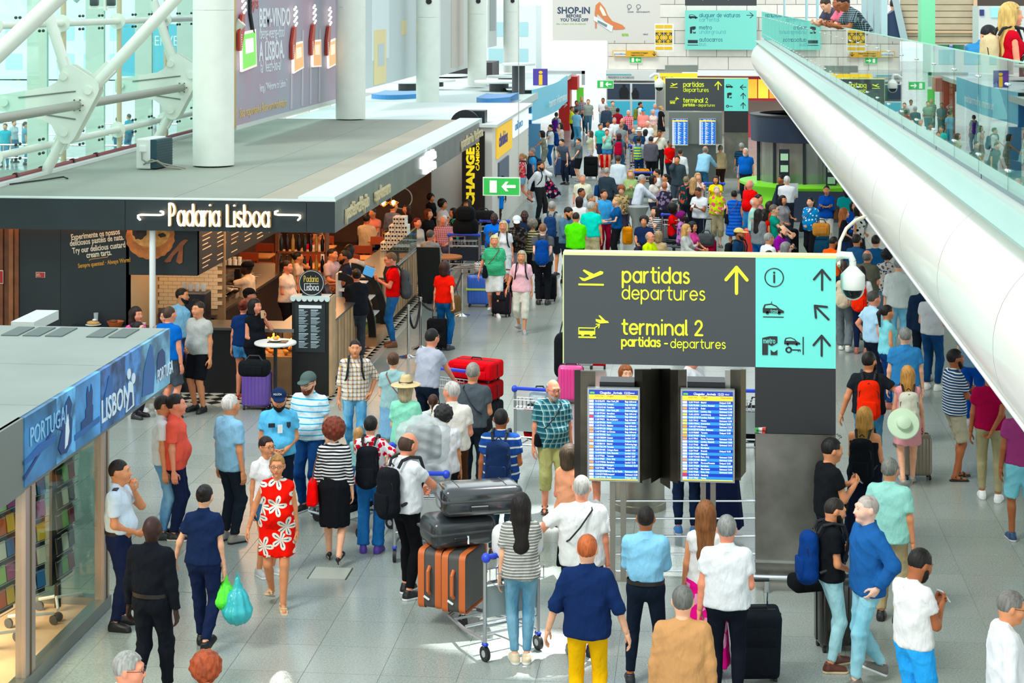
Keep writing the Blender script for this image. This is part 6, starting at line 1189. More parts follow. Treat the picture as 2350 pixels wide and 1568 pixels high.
def onP(px,Y):th=math.atan((px-1175)/FPX)-YAW;return Y*math.tan(th)
Yk=31;X0,X1=onP(2068,Yk),onP(2243,Yk);t=thing('slatted_screen','beige slatted screen wall behind the upper walkway','screen',(0,0,0));MB().bx(X0,X1,Yk+.1,Yk+.15,ZD,8).build('backing',M('#b3a488',.6,var=.2,vs=2),t)
z=ZD+.1
while z<7.4:MB().bx(X0,X1,Yk+.07,Yk+.1,z,z+.09).build('slat',M('#b8a98c',.5,var=.15),t);z+=.105
MB().bx(X0,X1,Yk,Yk+.06,zat(75,X0,Yk),zat(72,X0,Yk)).bx(X1-.06,X1,Yk,Yk+.06,ZD,8).build('frame',M('#d8b08c',.4),t)
a_,b_=onP(2114,27),onP(2143,27);box_thing('green_post_sign','tall mint green rectangular pillar on the upper walkway','pillar',a_,b_+.02,27,27.4,ZD,8,M('#7cd8a4',.4))
t=box_thing('dark_doorway','dark brown doorway wall on the upper level','wall panel',onP(2240,33),onP(2420,33),33,33.2,ZD,8,M('#4a3c36',.6))
Yc=26;t=thing('checkin_counter','pale grey service counter with cyan front on the upper level','counter',(0,0,0));MB().bx(onP(2246,Yc),onP(2380,Yc),Yc,Yc+.6,ZD,zat(14,3.6,Yc)).build('body',M('#c8ccc8',.4),t);MB().bx(onP(2274,Yc),onP(2340,Yc),Yc-.02,Yc,zat(40,3.6,Yc),zat(17,3.6,Yc)).build('cyan_panel',M('#8ce0dc',.4,emit=.2),t);MB().bx(onP(2248,Yc),onP(2258,Yc),Yc-.02,Yc,zat(36,3.6,Yc),zat(22,3.6,Yc)).build('blue_plate',M('#1c2c70',.4),t)
for k,(pa,pb)in enumerate(((1990,2001),(2003,2014),(2019,2030),(2036,2088))):
 Yq=40-k*3.0;a_,b_=onP(pa,Yq),onP(pb,Yq);t=thing('checkin_kiosk',('farthest','third nearest','second nearest','nearest, widest')[k]+' slanted navy blue check-in kiosk','kiosk',(0,0,0),0,'check-in kiosks on the upper level');zt=zat(12 if k<3 else 20,a_,Yq)
 w_=max(b_-a_,.18);MB().prism([(0,ZD),(w_*1.5 if k==3 else w_,ZD),(w_*.42,zt),(.0,zt-.1)],(a_,Yq,0),EX,EZ,-.3).build('body',M('#1c3558',.4),t);MB().bx(a_-.1,a_,Yq-.05,Yq+.25,ZD,7.5).build('upright',M('#b8d4d8',.3,.3),t)
 if k==3:MB().prism([(w_*1.15,ZD),(w_*1.5,ZD),(w_*.5,zt+.15),(w_*.2,zt+.15)],(a_,Yq-.02,0),EX,EZ,.05).build('side_panel',M('#a8bcc0',.35,.3),t)
for k,(px,Yq)in enumerate(((1800,62),(1851,50),(1876,46),(1898,44))):x=onP(px,Yq);tag(MB().cyl((x,Yq,ZD),(x,Yq,8),.035,n=8).build('slim_post',M('#a8ccd4',.3,.4)),('leftmost','second','third','rightmost')[k]+' of the slim steel posts rising behind the far balustrade','post','slim posts on the upper level')
for k,px in enumerate((2165,2200)):x=onP(px,22);tag(MB().cyl((x,22,ZD),(x,22,5.98),.07,n=16).build('bollard',M('#2a6a4c',.3),None,True),('left','right')[k]+' dark green bollard behind the glass balustrade','bollard')
t=thing('luggage_trolley','empty trolley with blue handle beside the mint pillar upstairs','trolley',(onP(2152,25.5),25.5,ZD),0,'luggage trolleys');MB().cyl((-.0,0,0),(0,0,.95),.02,n=8).cyl((.35,0,0),(.35,0,.9),.02,n=8).bx(-.05,.4,-.3,.1,.1,.14).build('frame',CHROME,t);MB().rbox((.17,0,.98),(.5,.1,.08),.03).build('handle',M('#1c3ac8',.4),t,True)
# ---------------------------------------------------------------- direction signs
def dirsign(lab,px0,px1,pxm,pyt,pyb,Y,pyd,basepy,big):
 A,B=onF(px0,pyb,Y),onF(px1,pyt,Y);Mx=onF(pxm,pyb,Y).x;u=(B.x-A.x)/625;t=thing('direction_sign',lab,'sign',(A.x,Y,0),0,'departures signs');W=B.x-A.x;m=Mx-A.x;zb,zt=A.z,B.z
 MB().bx(0,m,0,.22,zb,zt).build('dark_panel',M('#43474a',.45),t);MB().bx(m,W,0,.22,zb,zt).build('aqua_panel',M('#6fe6d8',.45,emit=.05),t);MB().bx(-.008,W+.008,-.003,.225,zt,zt+.03).bx(-.012,0,-.003,.225,zb,zt).build('yellow_edge',M('#e4f0a0',.4),t)
 zd=onF(px1,pyd,Y).z;MB().bx(m,W,0,.22,zd,zb-.004).build('dark_post_panel',M('#26282a',.5),t);SM=M('#8f8c84',.32,.85,var=.3,vs=2.5);MB().bx(m,W,0,.22,.1,zd-.006).build('steel_post',SM,t)
 MB().bx(m+.0,W,.02,.2,0,.1).build('plinth',M('#b4b2a8',.4,.5),t)
 if big:MB().cyl((m-.05,-.12,.17),(W+.1,-.12,.17),.03,n=10).build('foot_rail',CHROME,t,True);[MB().cyl((x,-.12,0),(x,-.12,.17),.03,n=10).build('rail_foot',CHROME,t,True)for x in(m+.12,W-.1)];MB().bx(m-.02,W+.02,-.03,0,.3,.33).build('trim_bar',STEEL,t)
 Yl=M('#dff02a',.4,emit=.25);K=M('#22262a',.4);P=lambda x,y:((x-1293)*u,0,zt-(y-592)*u);sc=1 if big else 1
 for s,x,y,xh,wt,x1 in(('partidas',1430,653,24,4.7,1584),('departures',1429,692,21,3.2,1620),('terminal 2',1429,773,23,4.7,1614),('partidas',1428,801,14,3.6,1517),('-',1527,801,14,3,1534),('departures',1541,803,14,2.1,1667)):
  adv=sum(GL[c][0]+.12 for c in s)-.3;strokes(s,xh*u,wt*u,P(x,y),EX,EZ,Yl,t,sx=(x1-x)/(adv*xh))
 arrow((0,0),60*u,0,7.5*u,P(1692,645),EX,EZ,Yl,t)
 def poly(pts,m_,name,o=0):x0,_,z0=P(0,0);MB().prism([(P(a,b)[0],P(a,b)[2])for a,b in pts],(0,-o,0),EX,EZ,.007+.0006*(FC.append(0)or len(FC)%9)).build(name,m_,t)
 poly([(1329,643),(1341,646),(1378,628),(1385,630),(1384,635),(1342,652),(1336,651)],Yl,'plane_symbol');poly([(1337,628),(1340,625),(1366,637),(1357,644)],Yl,'plane_symbol');poly([(1327,658),(1386,658),(1386,662),(1327,662)],Yl,'plane_symbol')
 poly([(1327,760),(1366,760),(1366,776),(1327,776)],Yl,'bus_symbol');poly([(1329,762),(1364,762),(1364,767),(1329,767)],M('#43474a',.45),'bus_window',.007);poly([(1327,781),(1368,781),(1368,784),(1327,784)],Yl,'bus_line')
 for x in(1337,1357):poly([(x+4*math.cos(a_),776-4*math.sin(a_))for a_ in np.linspace(0,6.28,9)[:-1]],Yl,'bus_wheel')
 poly([(1367,740),(1395,744),(1398,748),(1377,750),(1368,745)],Yl,'small_plane');poly([(1374,732),(1377,731),(1391,744),(1384,745)],Yl,'small_plane');arrow((0,0),13*u,-55,2*u,P(1371,756),EX,EZ,Yl,t)
 if big:
  mb=MB();c=P(1778,637);mb.tube([(c[0]+21*u*math.cos(a_),-.004,c[2]+21*u*math.sin(a_))for a_ in np.linspace(0,6.28,33)[:-1]],1.3*u,5,closed=True);mb.build('ring_symbol',K,t);mb=MB();mb.cyl((c[0],-.008,c[2]+11*u),(c[0],0,c[2]+11*u),2.6*u,n=12);stroke_poly(mb,[(0,5*u),(0,-11*u)],4.2*u,c,EX,EZ,.007);mb.build('letter_i',K,t)
  arrow((0,0),46*u,0,5*u,P(1887,641),EX,EZ,K,t);arrow((0,0),44*u,45,5*u,P(1886,716),EX,EZ,K,t);arrow((0,0),46*u,0,5*u,P(1886,792),EX,EZ,K,t)
  c=P(1776,721);car(c,48*u,K,t);strokes('taxi',4.5*u,1*u,(c[0]-6*u,-.009,c[2]+4*u),EX,EZ,M(AQ,.4),t);MB().box((c[0],-.003,c[2]-7*u),(47*u,.006,2*u)).build('line',K,t);MB().box((c[0]-4*u,-.003,c[2]+26*u),(1.5*u,.006,5*u)).build('taxi_aerial',K,t)
  metro(P(1768,794),43*u,K,t);car(P(1819,792),36*u,K,t);key(P(1822,803),36*u,K,t);MB().box((P(1844,792)[0],-.003,P(1844,793)[2]),(2.5*u,.006,41*u)).build('line',K,t)
  poly([(1734,984),(1759,982),(1757,997),(1735,994)],M('#e8e8e0',.5),'sticker');poly([(1734,984),(1742,983),(1742,995),(1735,994)],M('#3ab04a',.5),'sticker_green',.007);poly([(1751,983),(1759,982),(1757,997),(1750,996)],M('#d83a30',.5),'sticker_red',.007);text('SORATO',6.5*u,(P(1737,993)[0],-.016,P(1737,992)[2]),EX,EZ,DARK,t,sx=.8)
 else:
  car(P(1777,660),54*u,K,t);metro(P(1777,718),42*u,K,t,False);key(P(1777,800),50*u,K,t)
  for a_,y in((90,655),(0,722),(0,795)):arrow((0,0),44*u,a_,5*u,P(1880,y),EX,EZ,K,t)
 return t
dirsign('large dark and aqua direction sign on a steel post in the centre foreground',1294,1918,1734,594,834,20.6,998,1352,True)
dirsign('smaller dark and aqua departures sign far back in the hall',1527,1717,1662,181,254,67,304,400,False)
def dome(lab,px,py,d,s=1,arm=1):
 a=at(px,py,d);t=thing('security_camera',lab,'camera',a,0,'dome cameras');t.scale=(s,)*3
 MB().lathe([(.10,-.1),(.105,-.09),(.105,.02),(.098,.03),(.05,.08),(.03,.1),(.03,.14)],n=32).build('housing',M('#e8ece4',.35),t,True);MB().lathe([(.02,-.185),(.06,-.165),(.08,-.13),(.085,-.1)],n=28).build('dark_dome',M('#14181a',.1),t,True)
 mb=MB();mb.tube([(0,0,.14),(-.02,0,.19),(-.1,.02,.19),(-.2,.05,.12)],[.03,.035,.035,.04],10);mb.build('arm',M('#e8ece4',.35),t,True);mb=MB();mb.tube([(.09*math.cos(a_),-.0,-.1-.09*math.sin(a_))for a_ in np.linspace(0,math.pi,12)],.008,6);mb.build('guard',M('#e8ece4',.35),t,True);return t
dome('big white dome security camera fixed to the right end of the large sign',1957,637,20.5,1.28);dome('small white dome camera left of the far departures sign',1513,190,66,1.6)
mb=MB();pts=[(1925,610),(1924,585),(1928,555),(1942,525),(1962,507),(1985,497)];mb.tube([at(px,py,22+.15*i)for i,(px,py)in enumerate(pts)],.022,8);tag(mb.build('curved_pipe',M('#e6e2c8',.35),None,True),'thin cream curved pipe from the large sign up to the white tube','pipe')
# ---------------------------------------------------------------- flight information screens
D1=[l.split('|')for l in '''10:15|DL473|New York, JFK|Bags delivered
11:10|AC1910|Toronto|Bags delivered
11:15|LH1166|Frankfurt|Landed 12:03
11:15|TP208|New York, JFK|Delivering bags
11:20|TP1041|Barcelona|Bags delivered
11:30|AT982|Casablanca|Bags delivered
11:35|TP073|Rio de Janeiro|Bags delivered
11:30|TP1921|Porto|Landed 12:00
11:35|TP1674|Madeira|Bags delivered
11:40|TP1133|Malaga|Bags delivered
11:45|TP1083|La Coruna|Bags delivered
11:50|TP1902|Faro|Landed 12:10
11:50|OBS304|Cancun|Landed 11:47
11:55|SN3815|Brussels|Delayed 12:10
11:55|IB3110|Madrid|Delivering bags
12:05|TSC170|Toronto|Landed 12:13
12:05|EW602|Cologne Bonn|Landed 11:54
12:10|FR1084|Paris, Beauvais|Landed 12:21
12:10|TP262|Toronto|Landed 12:07
12:15|TP437|Paris, Orly|Landed 12:16
12:15|VY8466|Barcelona|Landed 12:18
12:25|EW2604|Stuttgart|Estimated 12:10
12:25|TP481|Toulouse|
12:30|EZY3758|Paris, Ch. de Gaulle|Estimated 12:30
12:30|EZY7083|Liverpool|Estimated 12:30
12:30|TP1935|Porto|Delayed 12:55'''.split('\n')]
D2=[l.split('|')for l in '''12:30|TP1019|Madrid|Delayed 13:00
12:35|FR1884|London, Stansted|Estimated 12:40
12:35|EK191|Dubai|Estimated 12:30
12:45|TP349|London, City|Estimated 11:45
12:45|LG3751|Luxembourg|Estimated 12:50
12:50|EZY8717|London, Gatwick|Delayed 14:00
12:55|TP413|Nantes|Estimated 12:30
13:00|VY8412|Amsterdam|Delayed 13:45
13:05|EZY1445|Geneva|Estimated 12:55
13:10|EZY3715|Milan, Malpensa|Delayed 13:30
13:10|FR8087|Terceira|Delayed 13:35
13:10|TP1937|Porto|
13:15|TP841|Roma, Fiumicino|Estimated 13:25
13:15|TP338|London, Gatwick|Estimated 13:05
13:15|TP463|Marseille|Estimated 13:15
13:20|TP1483|Marrakech|
13:20|TP647|Brussels|Delayed 13:35
13:20|TP1087|Valencia|
13:30|TO3434|Paris, Orly|Estimated 13:30
13:30|LH1790|Munich|Estimated 13:30
13:35|TP879|Florence/Peretola|Delayed 13:55
13:40|TP1030|Barcelona|Estimated 13:40
13:40|TP323|Manchester|Estimated 13:40
13:45|TP433|Paris, Orly|Estimated 13:30
13:45|FR2942|Hamburg|
13:45|TP863|Venice|'''.split('\n')]
def fids(lab,px0,px1,pyt,pyb,Y,rows,full=True):
 A,B=onF(px0,pyb,Y),onF(px1,pyt,Y);W,H=B.x-A.x,B.z-A.z;t=thing('flight_information_screen',lab,'screen',(A.x,Y,0),0,'arrivals screens');z0=A.z
 MB().bx(0,W,0,.09,z0,z0+H).build('bezel',M('#b4bab8',.35,.4),t);b=W*.033;w_,h_=W-2*b,H-2*b;MB().bx(b,W-b,-.004,0,z0+b,z0+H-b).build('display',M('#1c3cb0',.3,emit=.25),t)
 hh=h_/29.5;X=lambda f:b+w_*f;Zr=lambda r:z0+H-b-hh*r;WH=M('#f4f8ff',.4,emit=.6);n=len(rows)
 MB().bx(X(0),X(1),-.006,-.004,Zr(3.1),Zr(1.5)).bx(X(0),X(1),-.006,-.004,z0+b,z0+b+hh*1.25).build('yellow_band',M('#f4d840',.3,emit=.35),t)
 text('Chegadas _Arrivals  12:22',hh*1.05,(X(.22),-.004,Zr(1.2)),EX,EZ,WH,t,off=.002,sx=.9,ext=.001,bold=.0004);text('ana',hh*1.1,(X(.02),-.004,Zr(1.15)),EX,EZ,M('#70d030',.4,emit=.3),t,off=.002,ext=.001,bold=.002);text('vinci',hh*.8,(X(.84),-.004,Zr(1.1)),EX,EZ,WH,t,off=.002,ext=.001)
 if full:
  for f,s in((.12,'Hora'),(.22,'Voo'),(.37,'Origem'),(.75,'Observações')):text(s,hh*.7,(X(f),-.006,Zr(2.2)),EX,EZ,M('#c07820',.4),t,off=.002,ext=.001)
 for r in range(n):
  za,zb=Zr(3.15+r+.97),Zr(3.15+r+.03);rb_=MB().bx(X(0),X(1),-.007,-.004,za,zb).build('row_band',M('#1a3fb4' if r%2==0 else '#2c8fdc',.3,emit=.35),t)
  lc=('#e8e8f0','#e8f0f4','#f0a030','#f0f0f0','#f0e8e8','#d83040','#f0f0f4','#e8f0e8','#f4d850','#f0a060')[(r*7+len(rows[r][2]))%10]if full else '#e8e8f0'
  MB().bx(X(.005),X(.095),-.009,-.007,za+hh*.1,zb-hh*.1).build('airline_tab',M(lc,.4,emit=.4),rb_)
 if full:
  for f,c in((.12,0),(.215,1),(.365,2),(.735,3)):text('\n'.join(r[c]for r in rows),hh*.78,(X(f),-.007,Zr(3.9)),EX,EZ,WH,t,off=.0015,ext=.001,ls=hh/(hh*.78),sx=.82,bold=.0004)
 else:[MB().bx(X(f0),X(f0+.05+L*((r*7)%5)/5),-.009,-.007,Zr(3.15+r+.7),Zr(3.15+r+.3)).build('row_text',WH,t)for r in range(n)for f0,L in((.13,.05),(.36,.2),(.74,.12))]
 return t,W,z0,H
YS=20.75
t,W,z0,H=fids('left arrivals screen below the large sign, on twin steel poles',1348,1468,893,1104,YS,D1)
PL=M('#a39f94',.35,.8)
for x in(.28*W/.585,.40*W/.585):MB().bx(x-.03,x+.03,.02,.08,0,z0+.3).build('pole',PL,t)
MB().bx(.2,.5,-.05,.25,0,.012).build('foot_plate',PL,t)
t2,W2,z2,H2=fids('right arrivals screen below the large sign',1562,1686,896,1106,YS,D2)
for x in(.25,.36):MB().bx(x-.03,x+.03,.02,.08,0,z2+.3).build('pole',PL,t2)
for k,py in enumerate((1150,1190,1231,1272,1311)):a,b_=onF(1395,py,YS+.1),onF(1735,py,YS+.1);MB().cyl((0,.1,a.z),(b_.x-a.x,.1,b_.z),.012,n=8).build('rail',CHROME,t,True).location=(a.x-t.location.x,0,0)
HM=M('#5f5a50',.38,.85,var=.35,vs=3);HD=M('#2e2b26',.4,.7)
t=thing('screen_housing','brown steel folded housing behind the two arrivals screens','housing',(0,0,0));Yh=YS+.12
def fold(px0,px1,dy0,dy1,pt,pb,m):a,b_=onF(px0,pb,Yh+dy0),onF(px1,pb,Yh+dy1);zt=onF(px0,pt,Yh+dy0).z;zt1=onF(px1,pt,Yh+dy1).z;MB().add([(a.x,a.y,a.z),(b_.x,b_.y,a.z),(b_.x,b_.y,zt1),(a.x,a.y,zt),(a.x,a.y+.04,a.z),(b_.x,b_.y+.04,a.z),(b_.x,b_.y+.04,zt1),(a.x,a.y+.04,zt)],[(0,1,2,3),(7,6,5,4),(3,2,6,7),(0,4,5,1),(0,3,7,4),(1,5,6,2)]).build('steel_fold',m,t)
fold(1318,1332,.3,0,850,1096,HD);fold(1332,1366,0,.0,852,1100,HM);fold(1456,1474,.1,.0,848,1104,HM);fold(1474,1494,.0,.14,848,1104,HM);fold(1494,1515,.14,.4,847,1110,HM);fold(1515,1538,.4,.12,847,1108,HD);fold(1538,1556,.12,.0,849,1104,HM);fold(1556,1576,.0,.02,849,1104,HM);fold(1664,1676,.05,.05,850,1100,M('#b8b8b0',.3,.5));fold(1676,1700,.05,.0,849,1100,HM);fold(1700,1712,.0,.3,849,1098,M('#6a6a30',.4,.5))
for px0,px1 in((1376,1456),(1577,1664)):a,b_=onF(px0,892,Yh),onF(px1,878,Yh);MB().bx(a.x,b_.x,a.y,a.y+.3,a.z,b_.z).build('screen_top',M('#1c2022',.4),t)
a,b_=onF(1366,1100,Yh+.25),onF(1700,860,Yh+.25);MB().bx(a.x,b_.x,a.y+.15,a.y+.2,a.z,b_.z-.35).build('back_panel',HD,t)
a=G(1462,1178);tag(MB().lathe([(.36,0),(.36,.08),(.34,.09),(.34,1.1)],(a.x,a.y+.3,0),36).build('steel_drum',M('#a09c90',.3,.85,var=.2),None,True),'round brushed steel pedestal behind the arrivals screens','pedestal')
Y6=62;t,_,_,_=fids('far left arrivals screen under the smaller direction sign',1542,1579,272,334,Y6,D1[:26],False);t2,_,_,_=fids('far right arrivals screen under the smaller direction sign',1604,1643,272,333,Y6,D1[:26],False)
t=thing('screen_housing','grey steel housing behind the two far arrivals screens','housing',(0,0,0));a,b_=onF(1535,330,Y6+.15),onF(1657,258,Y6+.15);MB().bx(a.x,b_.x,a.y,a.y+.5,a.z,b_.z).build('casing',M('#7f8680',.35,.6),t);MB().bx(a.x+.2,b_.x-.2,a.y+.1,a.y+.3,0,a.z).build('stand',M('#6b706c',.35,.6),t)
# ---------------------------------------------------------------- luggage
def suitcase(px,py,rz,col,label,size=(.46,.28,.68),kind='soft',handle=0,tilt=0,roll=0,z=0,d=None,pos=None,grp='suitcases in the hall',strapc=None,trim='#17181a'):
 p=V3(pos)if pos else G(px,py,z);a=math.radians(rz);t=thing('suitcase',label,'suitcase',(p.x,p.y,z if not pos else p.z),a,grp);t.rotation_euler=(math.radians(tilt),math.radians(roll),a)
 w_,dp,h_=size;c=cloth(col)if ':' in col or kind=='soft' else M(col,.25,coat=.5);wh=.05
 mb=MB();mb.rbox((0,0,wh+h_/2),(w_,dp,h_),.045 if kind=='soft' else .06,3);mb.build('shell',c,t,True)
 tm=M(trim,.5)
 if kind=='soft':MB().rbox((0,-dp/2-.0,wh+h_*.32),(w_*.8,.05,h_*.45),.02,2).build('front_pocket',c,t,True);MB().rbox((0,-dp/2,wh+h_*.74),(w_*.72,.04,h_*.22),.015,2).build('upper_pocket',c,t,True)
 else:
  for k in range(7):x=-w_*.38+w_*.76*k/6;MB().rbox((x,0,wh+h_/2),(w_*.045,dp+.014,h_*.86),.008,1).build('rib',c,t)
 mb=MB();mb.tube([(-w_/2-.002,.0,wh+.05),(-w_/2-.002,.0,wh+h_-.04),(-w_/2+.05,0,wh+h_+.002),(w_/2-.05,0,wh+h_+.002),(w_/2+.002,0,wh+h_-.04),(w_/2+.002,0,wh+.05)],.008,5);mb.build('zip',tm,t)
 for sx in(-1,1):
  for sy in(-1,1):MB().cyl((sx*w_*.4-.014,sy*dp*.36,.028),(sx*w_*.4+.014,sy*dp*.36,.028),.028,n=12).cyl((sx*w_*.4,sy*dp*.36,.03),(sx*w_*.4,sy*dp*.36,.065),.012,n=6).build('wheel',M('#141516',.5),t)
 mb=MB();mb.tube([(-.09,dp*.05,wh+h_-.005),(-.07,dp*.05,wh+h_+.03),(.07,dp*.05,wh+h_+.03),(.09,dp*.05,wh+h_-.005)],.011,6);mb.build('top_handle',tm,t)
 if handle:mb=MB();y=dp*.4;mb.tube([(-.1,y,wh+h_-.03),(-.1,y,wh+h_+handle)],.009,6);mb.tube([(.1,y,wh+h_-.03),(.1,y,wh+h_+handle)],.009,6);tt_=mb.build('telescopic_tube',CHROME,t);mb=MB();mb.tube([(-.11,y,wh+h_+handle),(.11,y,wh+h_+handle)],.016,6);mb.build('pull_grip',tm,tt_)
 if strapc:MB().bx(-w_/2-.015,w_/2+.015,-dp/2-.015,dp/2+.015,wh+h_*.5,wh+h_*.56).build('luggage_strap',M(strapc,.5),t)
 return t
def duffel(pos,rz,col,label,size=(.55,.3,.3),name='travel_bag'):
 t=thing(name,label,'bag',pos,math.radians(rz),'bags on the floor and on trolleys');w_,d_,h_=size;MB().rbox((0,0,h_/2),size,min(size)*.35,4).build('body',cloth(col),t,True)
 mb=MB();mb.tube([(-w_*.3,-d_*.2,h_*.9),(-w_*.15,-.02,h_*1.25),(w_*.15,-.02,h_*1.25),(w_*.3,-d_*.2,h_*.9)],.013,6);mb.build('handle',M('#1a1a1c',.6),t);MB().rbox((0,-d_/2,h_*.45),(w_*.6,.05,h_*.5),.02,2).build('pocket',cloth(col),t,True);return t
def trolley(p,rz,label,W=.56,basket=True,panel='#9aa6a4'):
 """handle end at the origin, load deck runs to +Y"""
 t=thing('luggage_trolley',label,'trolley',(p[0],p[1],0),math.radians(rz),'luggage trolleys');h=1.02;A_=M('#b9bec0',.3,.85)
 for s in(-1,1):
  mb=MB();mb.cyl((s*W/2,0,.14),(s*W/2,0,h),.02,n=10);mb.build('upright',A_,t,True)
  mb=MB();mb.tube([(s*W/2,0,.2),(s*W/2*.9,.45,.18),(s*W/2*.55,.95,.16),(0,1.05,.16)],.018,8);mb.build('deck_tube',A_,t,True)
  wl_=MB().cyl((s*W/2-.018,0,.075),(s*W/2+.018,0,.075),.075,n=18).build('wheel',M('#1a1b1d',.5),t,True);MB().cyl((s*W/2-.02,0,.075),(s*W/2+.02,0,.075),.035,n=12).build('hub',M('#a8acae',.4),wl_,True);MB().rbox((s*W/2,0,.165),(.05,.07,.035),.01,1).build('blue_brake',M('#2040c0',.4),t)
 MB().cyl((-.018,.95,.07),(.018,.95,.07),.07,n=18).build('front_wheel',M('#1a1b1d',.5),t,True);MB().cyl((0,.95,.08),(0,.95,.16),.02,n=8).build('front_fork',A_,t)
 for y in(.2,.5,.75):MB().cyl((-W*.45*(1-y*.3),y,.185),(W*.45*(1-y*.3),y,.185),.014,n=6).build('deck_bar',A_,t)
 MB().bx(-W/2+.02,W/2-.02,.005,.02,.42,.72).build('advert_panel',M(panel,.4),t)
 MB().cyl((-W/2,0,.34),(W/2,0,.34),.014,n=6).cyl((-W/2,0,.76),(W/2,0,.76),.014,n=6).build('cross_bar',A_,t)
 if basket:
  mb=MB();[mb.tube([(-W/2+.03,-.01-.17*q,.9-.13*(q>0)*0-.12*z),(W/2-.03,-.01-.17*q,.9-.12*z)],.006,5)for q in(0,1)for z in(0,1)]
  for k in range(8):x=-W/2+.05+k*(W-.1)/7;mb.tube([(x,-.01,.9),(x,-.01,.77),(x,-.18,.77),(x,-.18,.9)],.005,4)
  mb.build('basket',A_,t)
 MB().rbox((0,-.03,h+.01),(W+.04,.05,.05),.018,2).build('blue_handle',M('#2448d0',.35),t,True);[MB().ell((s*W/2,-.02,h+.0),(.045,.05,.05)).build('blue_knob',M('#2448d0',.35),t,True)for s in(-1,1)]
 return t
def T(t,x,y,z):c,s=math.cos(t.rotation_euler.z),math.sin(t.rotation_euler.z);return V3((t.location.x+x*c-y*s,t.location.y+x*s+y*c,z))
tp=G(1110,1502);t1=trolley((tp.x+.28,tp.y),38,'foreground trolley piled with two black cases and orange striped suitcases',.62)
for k,px_ in enumerate((1012,1066)):
 p=at(px_,1350,19.45-.15*k);p.z=.2;t=thing('suitcase',('left','right')[k]+' grey suitcase with orange bands standing on the foreground trolley','suitcase',p,math.radians(-104),'orange banded suitcases');MB().rbox((0,0,.3),(.62,.27,.6),.06,3).build('shell',M('#4a4846',.6,var=.1),t,True)
 for s in(-1,1):mb=MB();mb.rbox((s*0,s*.095,.3),(.632,.05,.612),.06,3);mb.build('orange_band',M('#c8642a',.55),t,True)
 mb=MB();mb.tube([(.31,0,.16),(.36,0,.2),(.36,0,.4),(.31,0,.44)],.02,7);mb.build('orange_handle',M('#c8642a',.5),t,True);MB().cyl((.33,.0,.1),(.35,-.05,.14),.012).build('white_tag_string',WHITE,t)
p=at(1050,1270,19.4);p.z=.82;t=thing('hard_case','lower black moulded case lying on the striped suitcases','suitcase',p,math.radians(28),'black hard cases on the trolley');MB().rbox((0,0,.15),(.72,.5,.3),.1,4).build('shell',M('#2c3032',.3,coat=.3),t,True);MB().rbox((0,0,.16),(.735,.515,.025),.01,2).build('rim',M('#3c4042',.3),t,True);MB().rbox((-.05,-.255,.1),(.16,.03,.05),.01,1).build('latch',M('#1a1c1e',.4),t);MB().cyl((.02,-.27,.05),(.02,-.26,.13),.01).build('white_tag',WHITE,t)
p=at(1100,1180,19.4);p.z=1.13;t=thing('hard_case','upper large glossy black suitcase lying flat on top of the trolley load','suitcase',p,math.radians(18),'black hard cases on the trolley');t.rotation_euler.x=math.radians(-4);MB().rbox((0,0,.16),(.86,.56,.3),.09,4).build('shell',M('#24282a',.18,coat=.8),t,True);MB().rbox((0,0,.17),(.875,.575,.03),.012,2).build('rim',M('#3a3e40',.25),t,True);MB().rbox((-.05,-.29,.1),(.2,.03,.06),.012,1).build('handle',M('#15181a',.4),t);[MB().bx(x-.003,x+.003,-.2,.2,.308,.314).build('groove',M('#15181a',.4),t)for x in(-.25,.25)]
p=T(t1,.05,-.03,.95);t=duffel((p.x,p.y,.97),28,'#e4e4e0','white and dark quilted jacket bundle on the trolley handle',(.5,.3,.34),'bundle')
p=T(t1,.02,-.08,.84);duffel((p.x,p.y,.8),28,'#1c4aa0','blue bag in the wire basket of the foreground trolley',(.4,.16,.16))
suitcase(1735,1555,8,'#1a1e24','black soft suitcase beside the man in the white polo, bottom right of centre',(.42,.28,.66),handle=.25,tilt=12)
suitcase(1925,1488,15,'#26241f','dark hard suitcase behind the man with the blue backpack',(.46,.28,.66),'hard',handle=.1)
p=G(1880,1400,.45);duffel((p.x-.05,p.y+.1,.62),20,'#101214','black coat draped on the dark hard suitcase',(.5,.25,.16),'coat')
suitcase(2105,1098,5,'#8d8672','slim grey champagne suitcase beside the woman in the pink dress',(.38,.24,.56),'hard')
suitcase(590,938,0,'#6a4aa8','shiny ribbed purple suitcase next to the bistro table',(.46,.3,.56),'hard');p=G(585,870,.62);duffel((p.x-.03,p.y+.1,.64),0,'#15181a','black glossy handbag resting on the purple suitcase',(.5,.26,.26),'handbag')
suitcase(1098,703,0,'#2f6ad8','bright blue suitcase with lime strap by the green striped woman',(.46,.3,.62),'hard',strapc='#c8e84a');p=G(1110,622,.75);duffel((p.x-.05,p.y,.73),30,'check:#e8e8e4:#303030:.05','white plastic bag with black print on the blue suitcase',(.3,.2,.22),'plastic_bag')
suitcase(1150,727,-15,'#1d1d22','black suitcase with red top pulled by the woman in pale pink',(.36,.26,.46),handle=.45,tilt=-8,trim='#b02238')
suitcase(1258,690,0,'#17191d','black cabin suitcase behind the man with the blue backpack',(.36,.25,.52),handle=.5,tilt=6)
suitcase(1003,802,0,'#1b1d20','black suitcase of the woman in the red t-shirt',(.36,.26,.52),handle=.3)
suitcase(1160,680,10,'#121416','small black case with raised handle behind the green striped woman',(.34,.24,.4),handle=.5)
suitcase(1278,455,0,'floral:#26203a:#e0507a:#f0e060:#e8e0d8:9','dark floral patterned suitcase tilted behind the man on the phone',(.42,.28,.66),tilt=0,roll=-38)
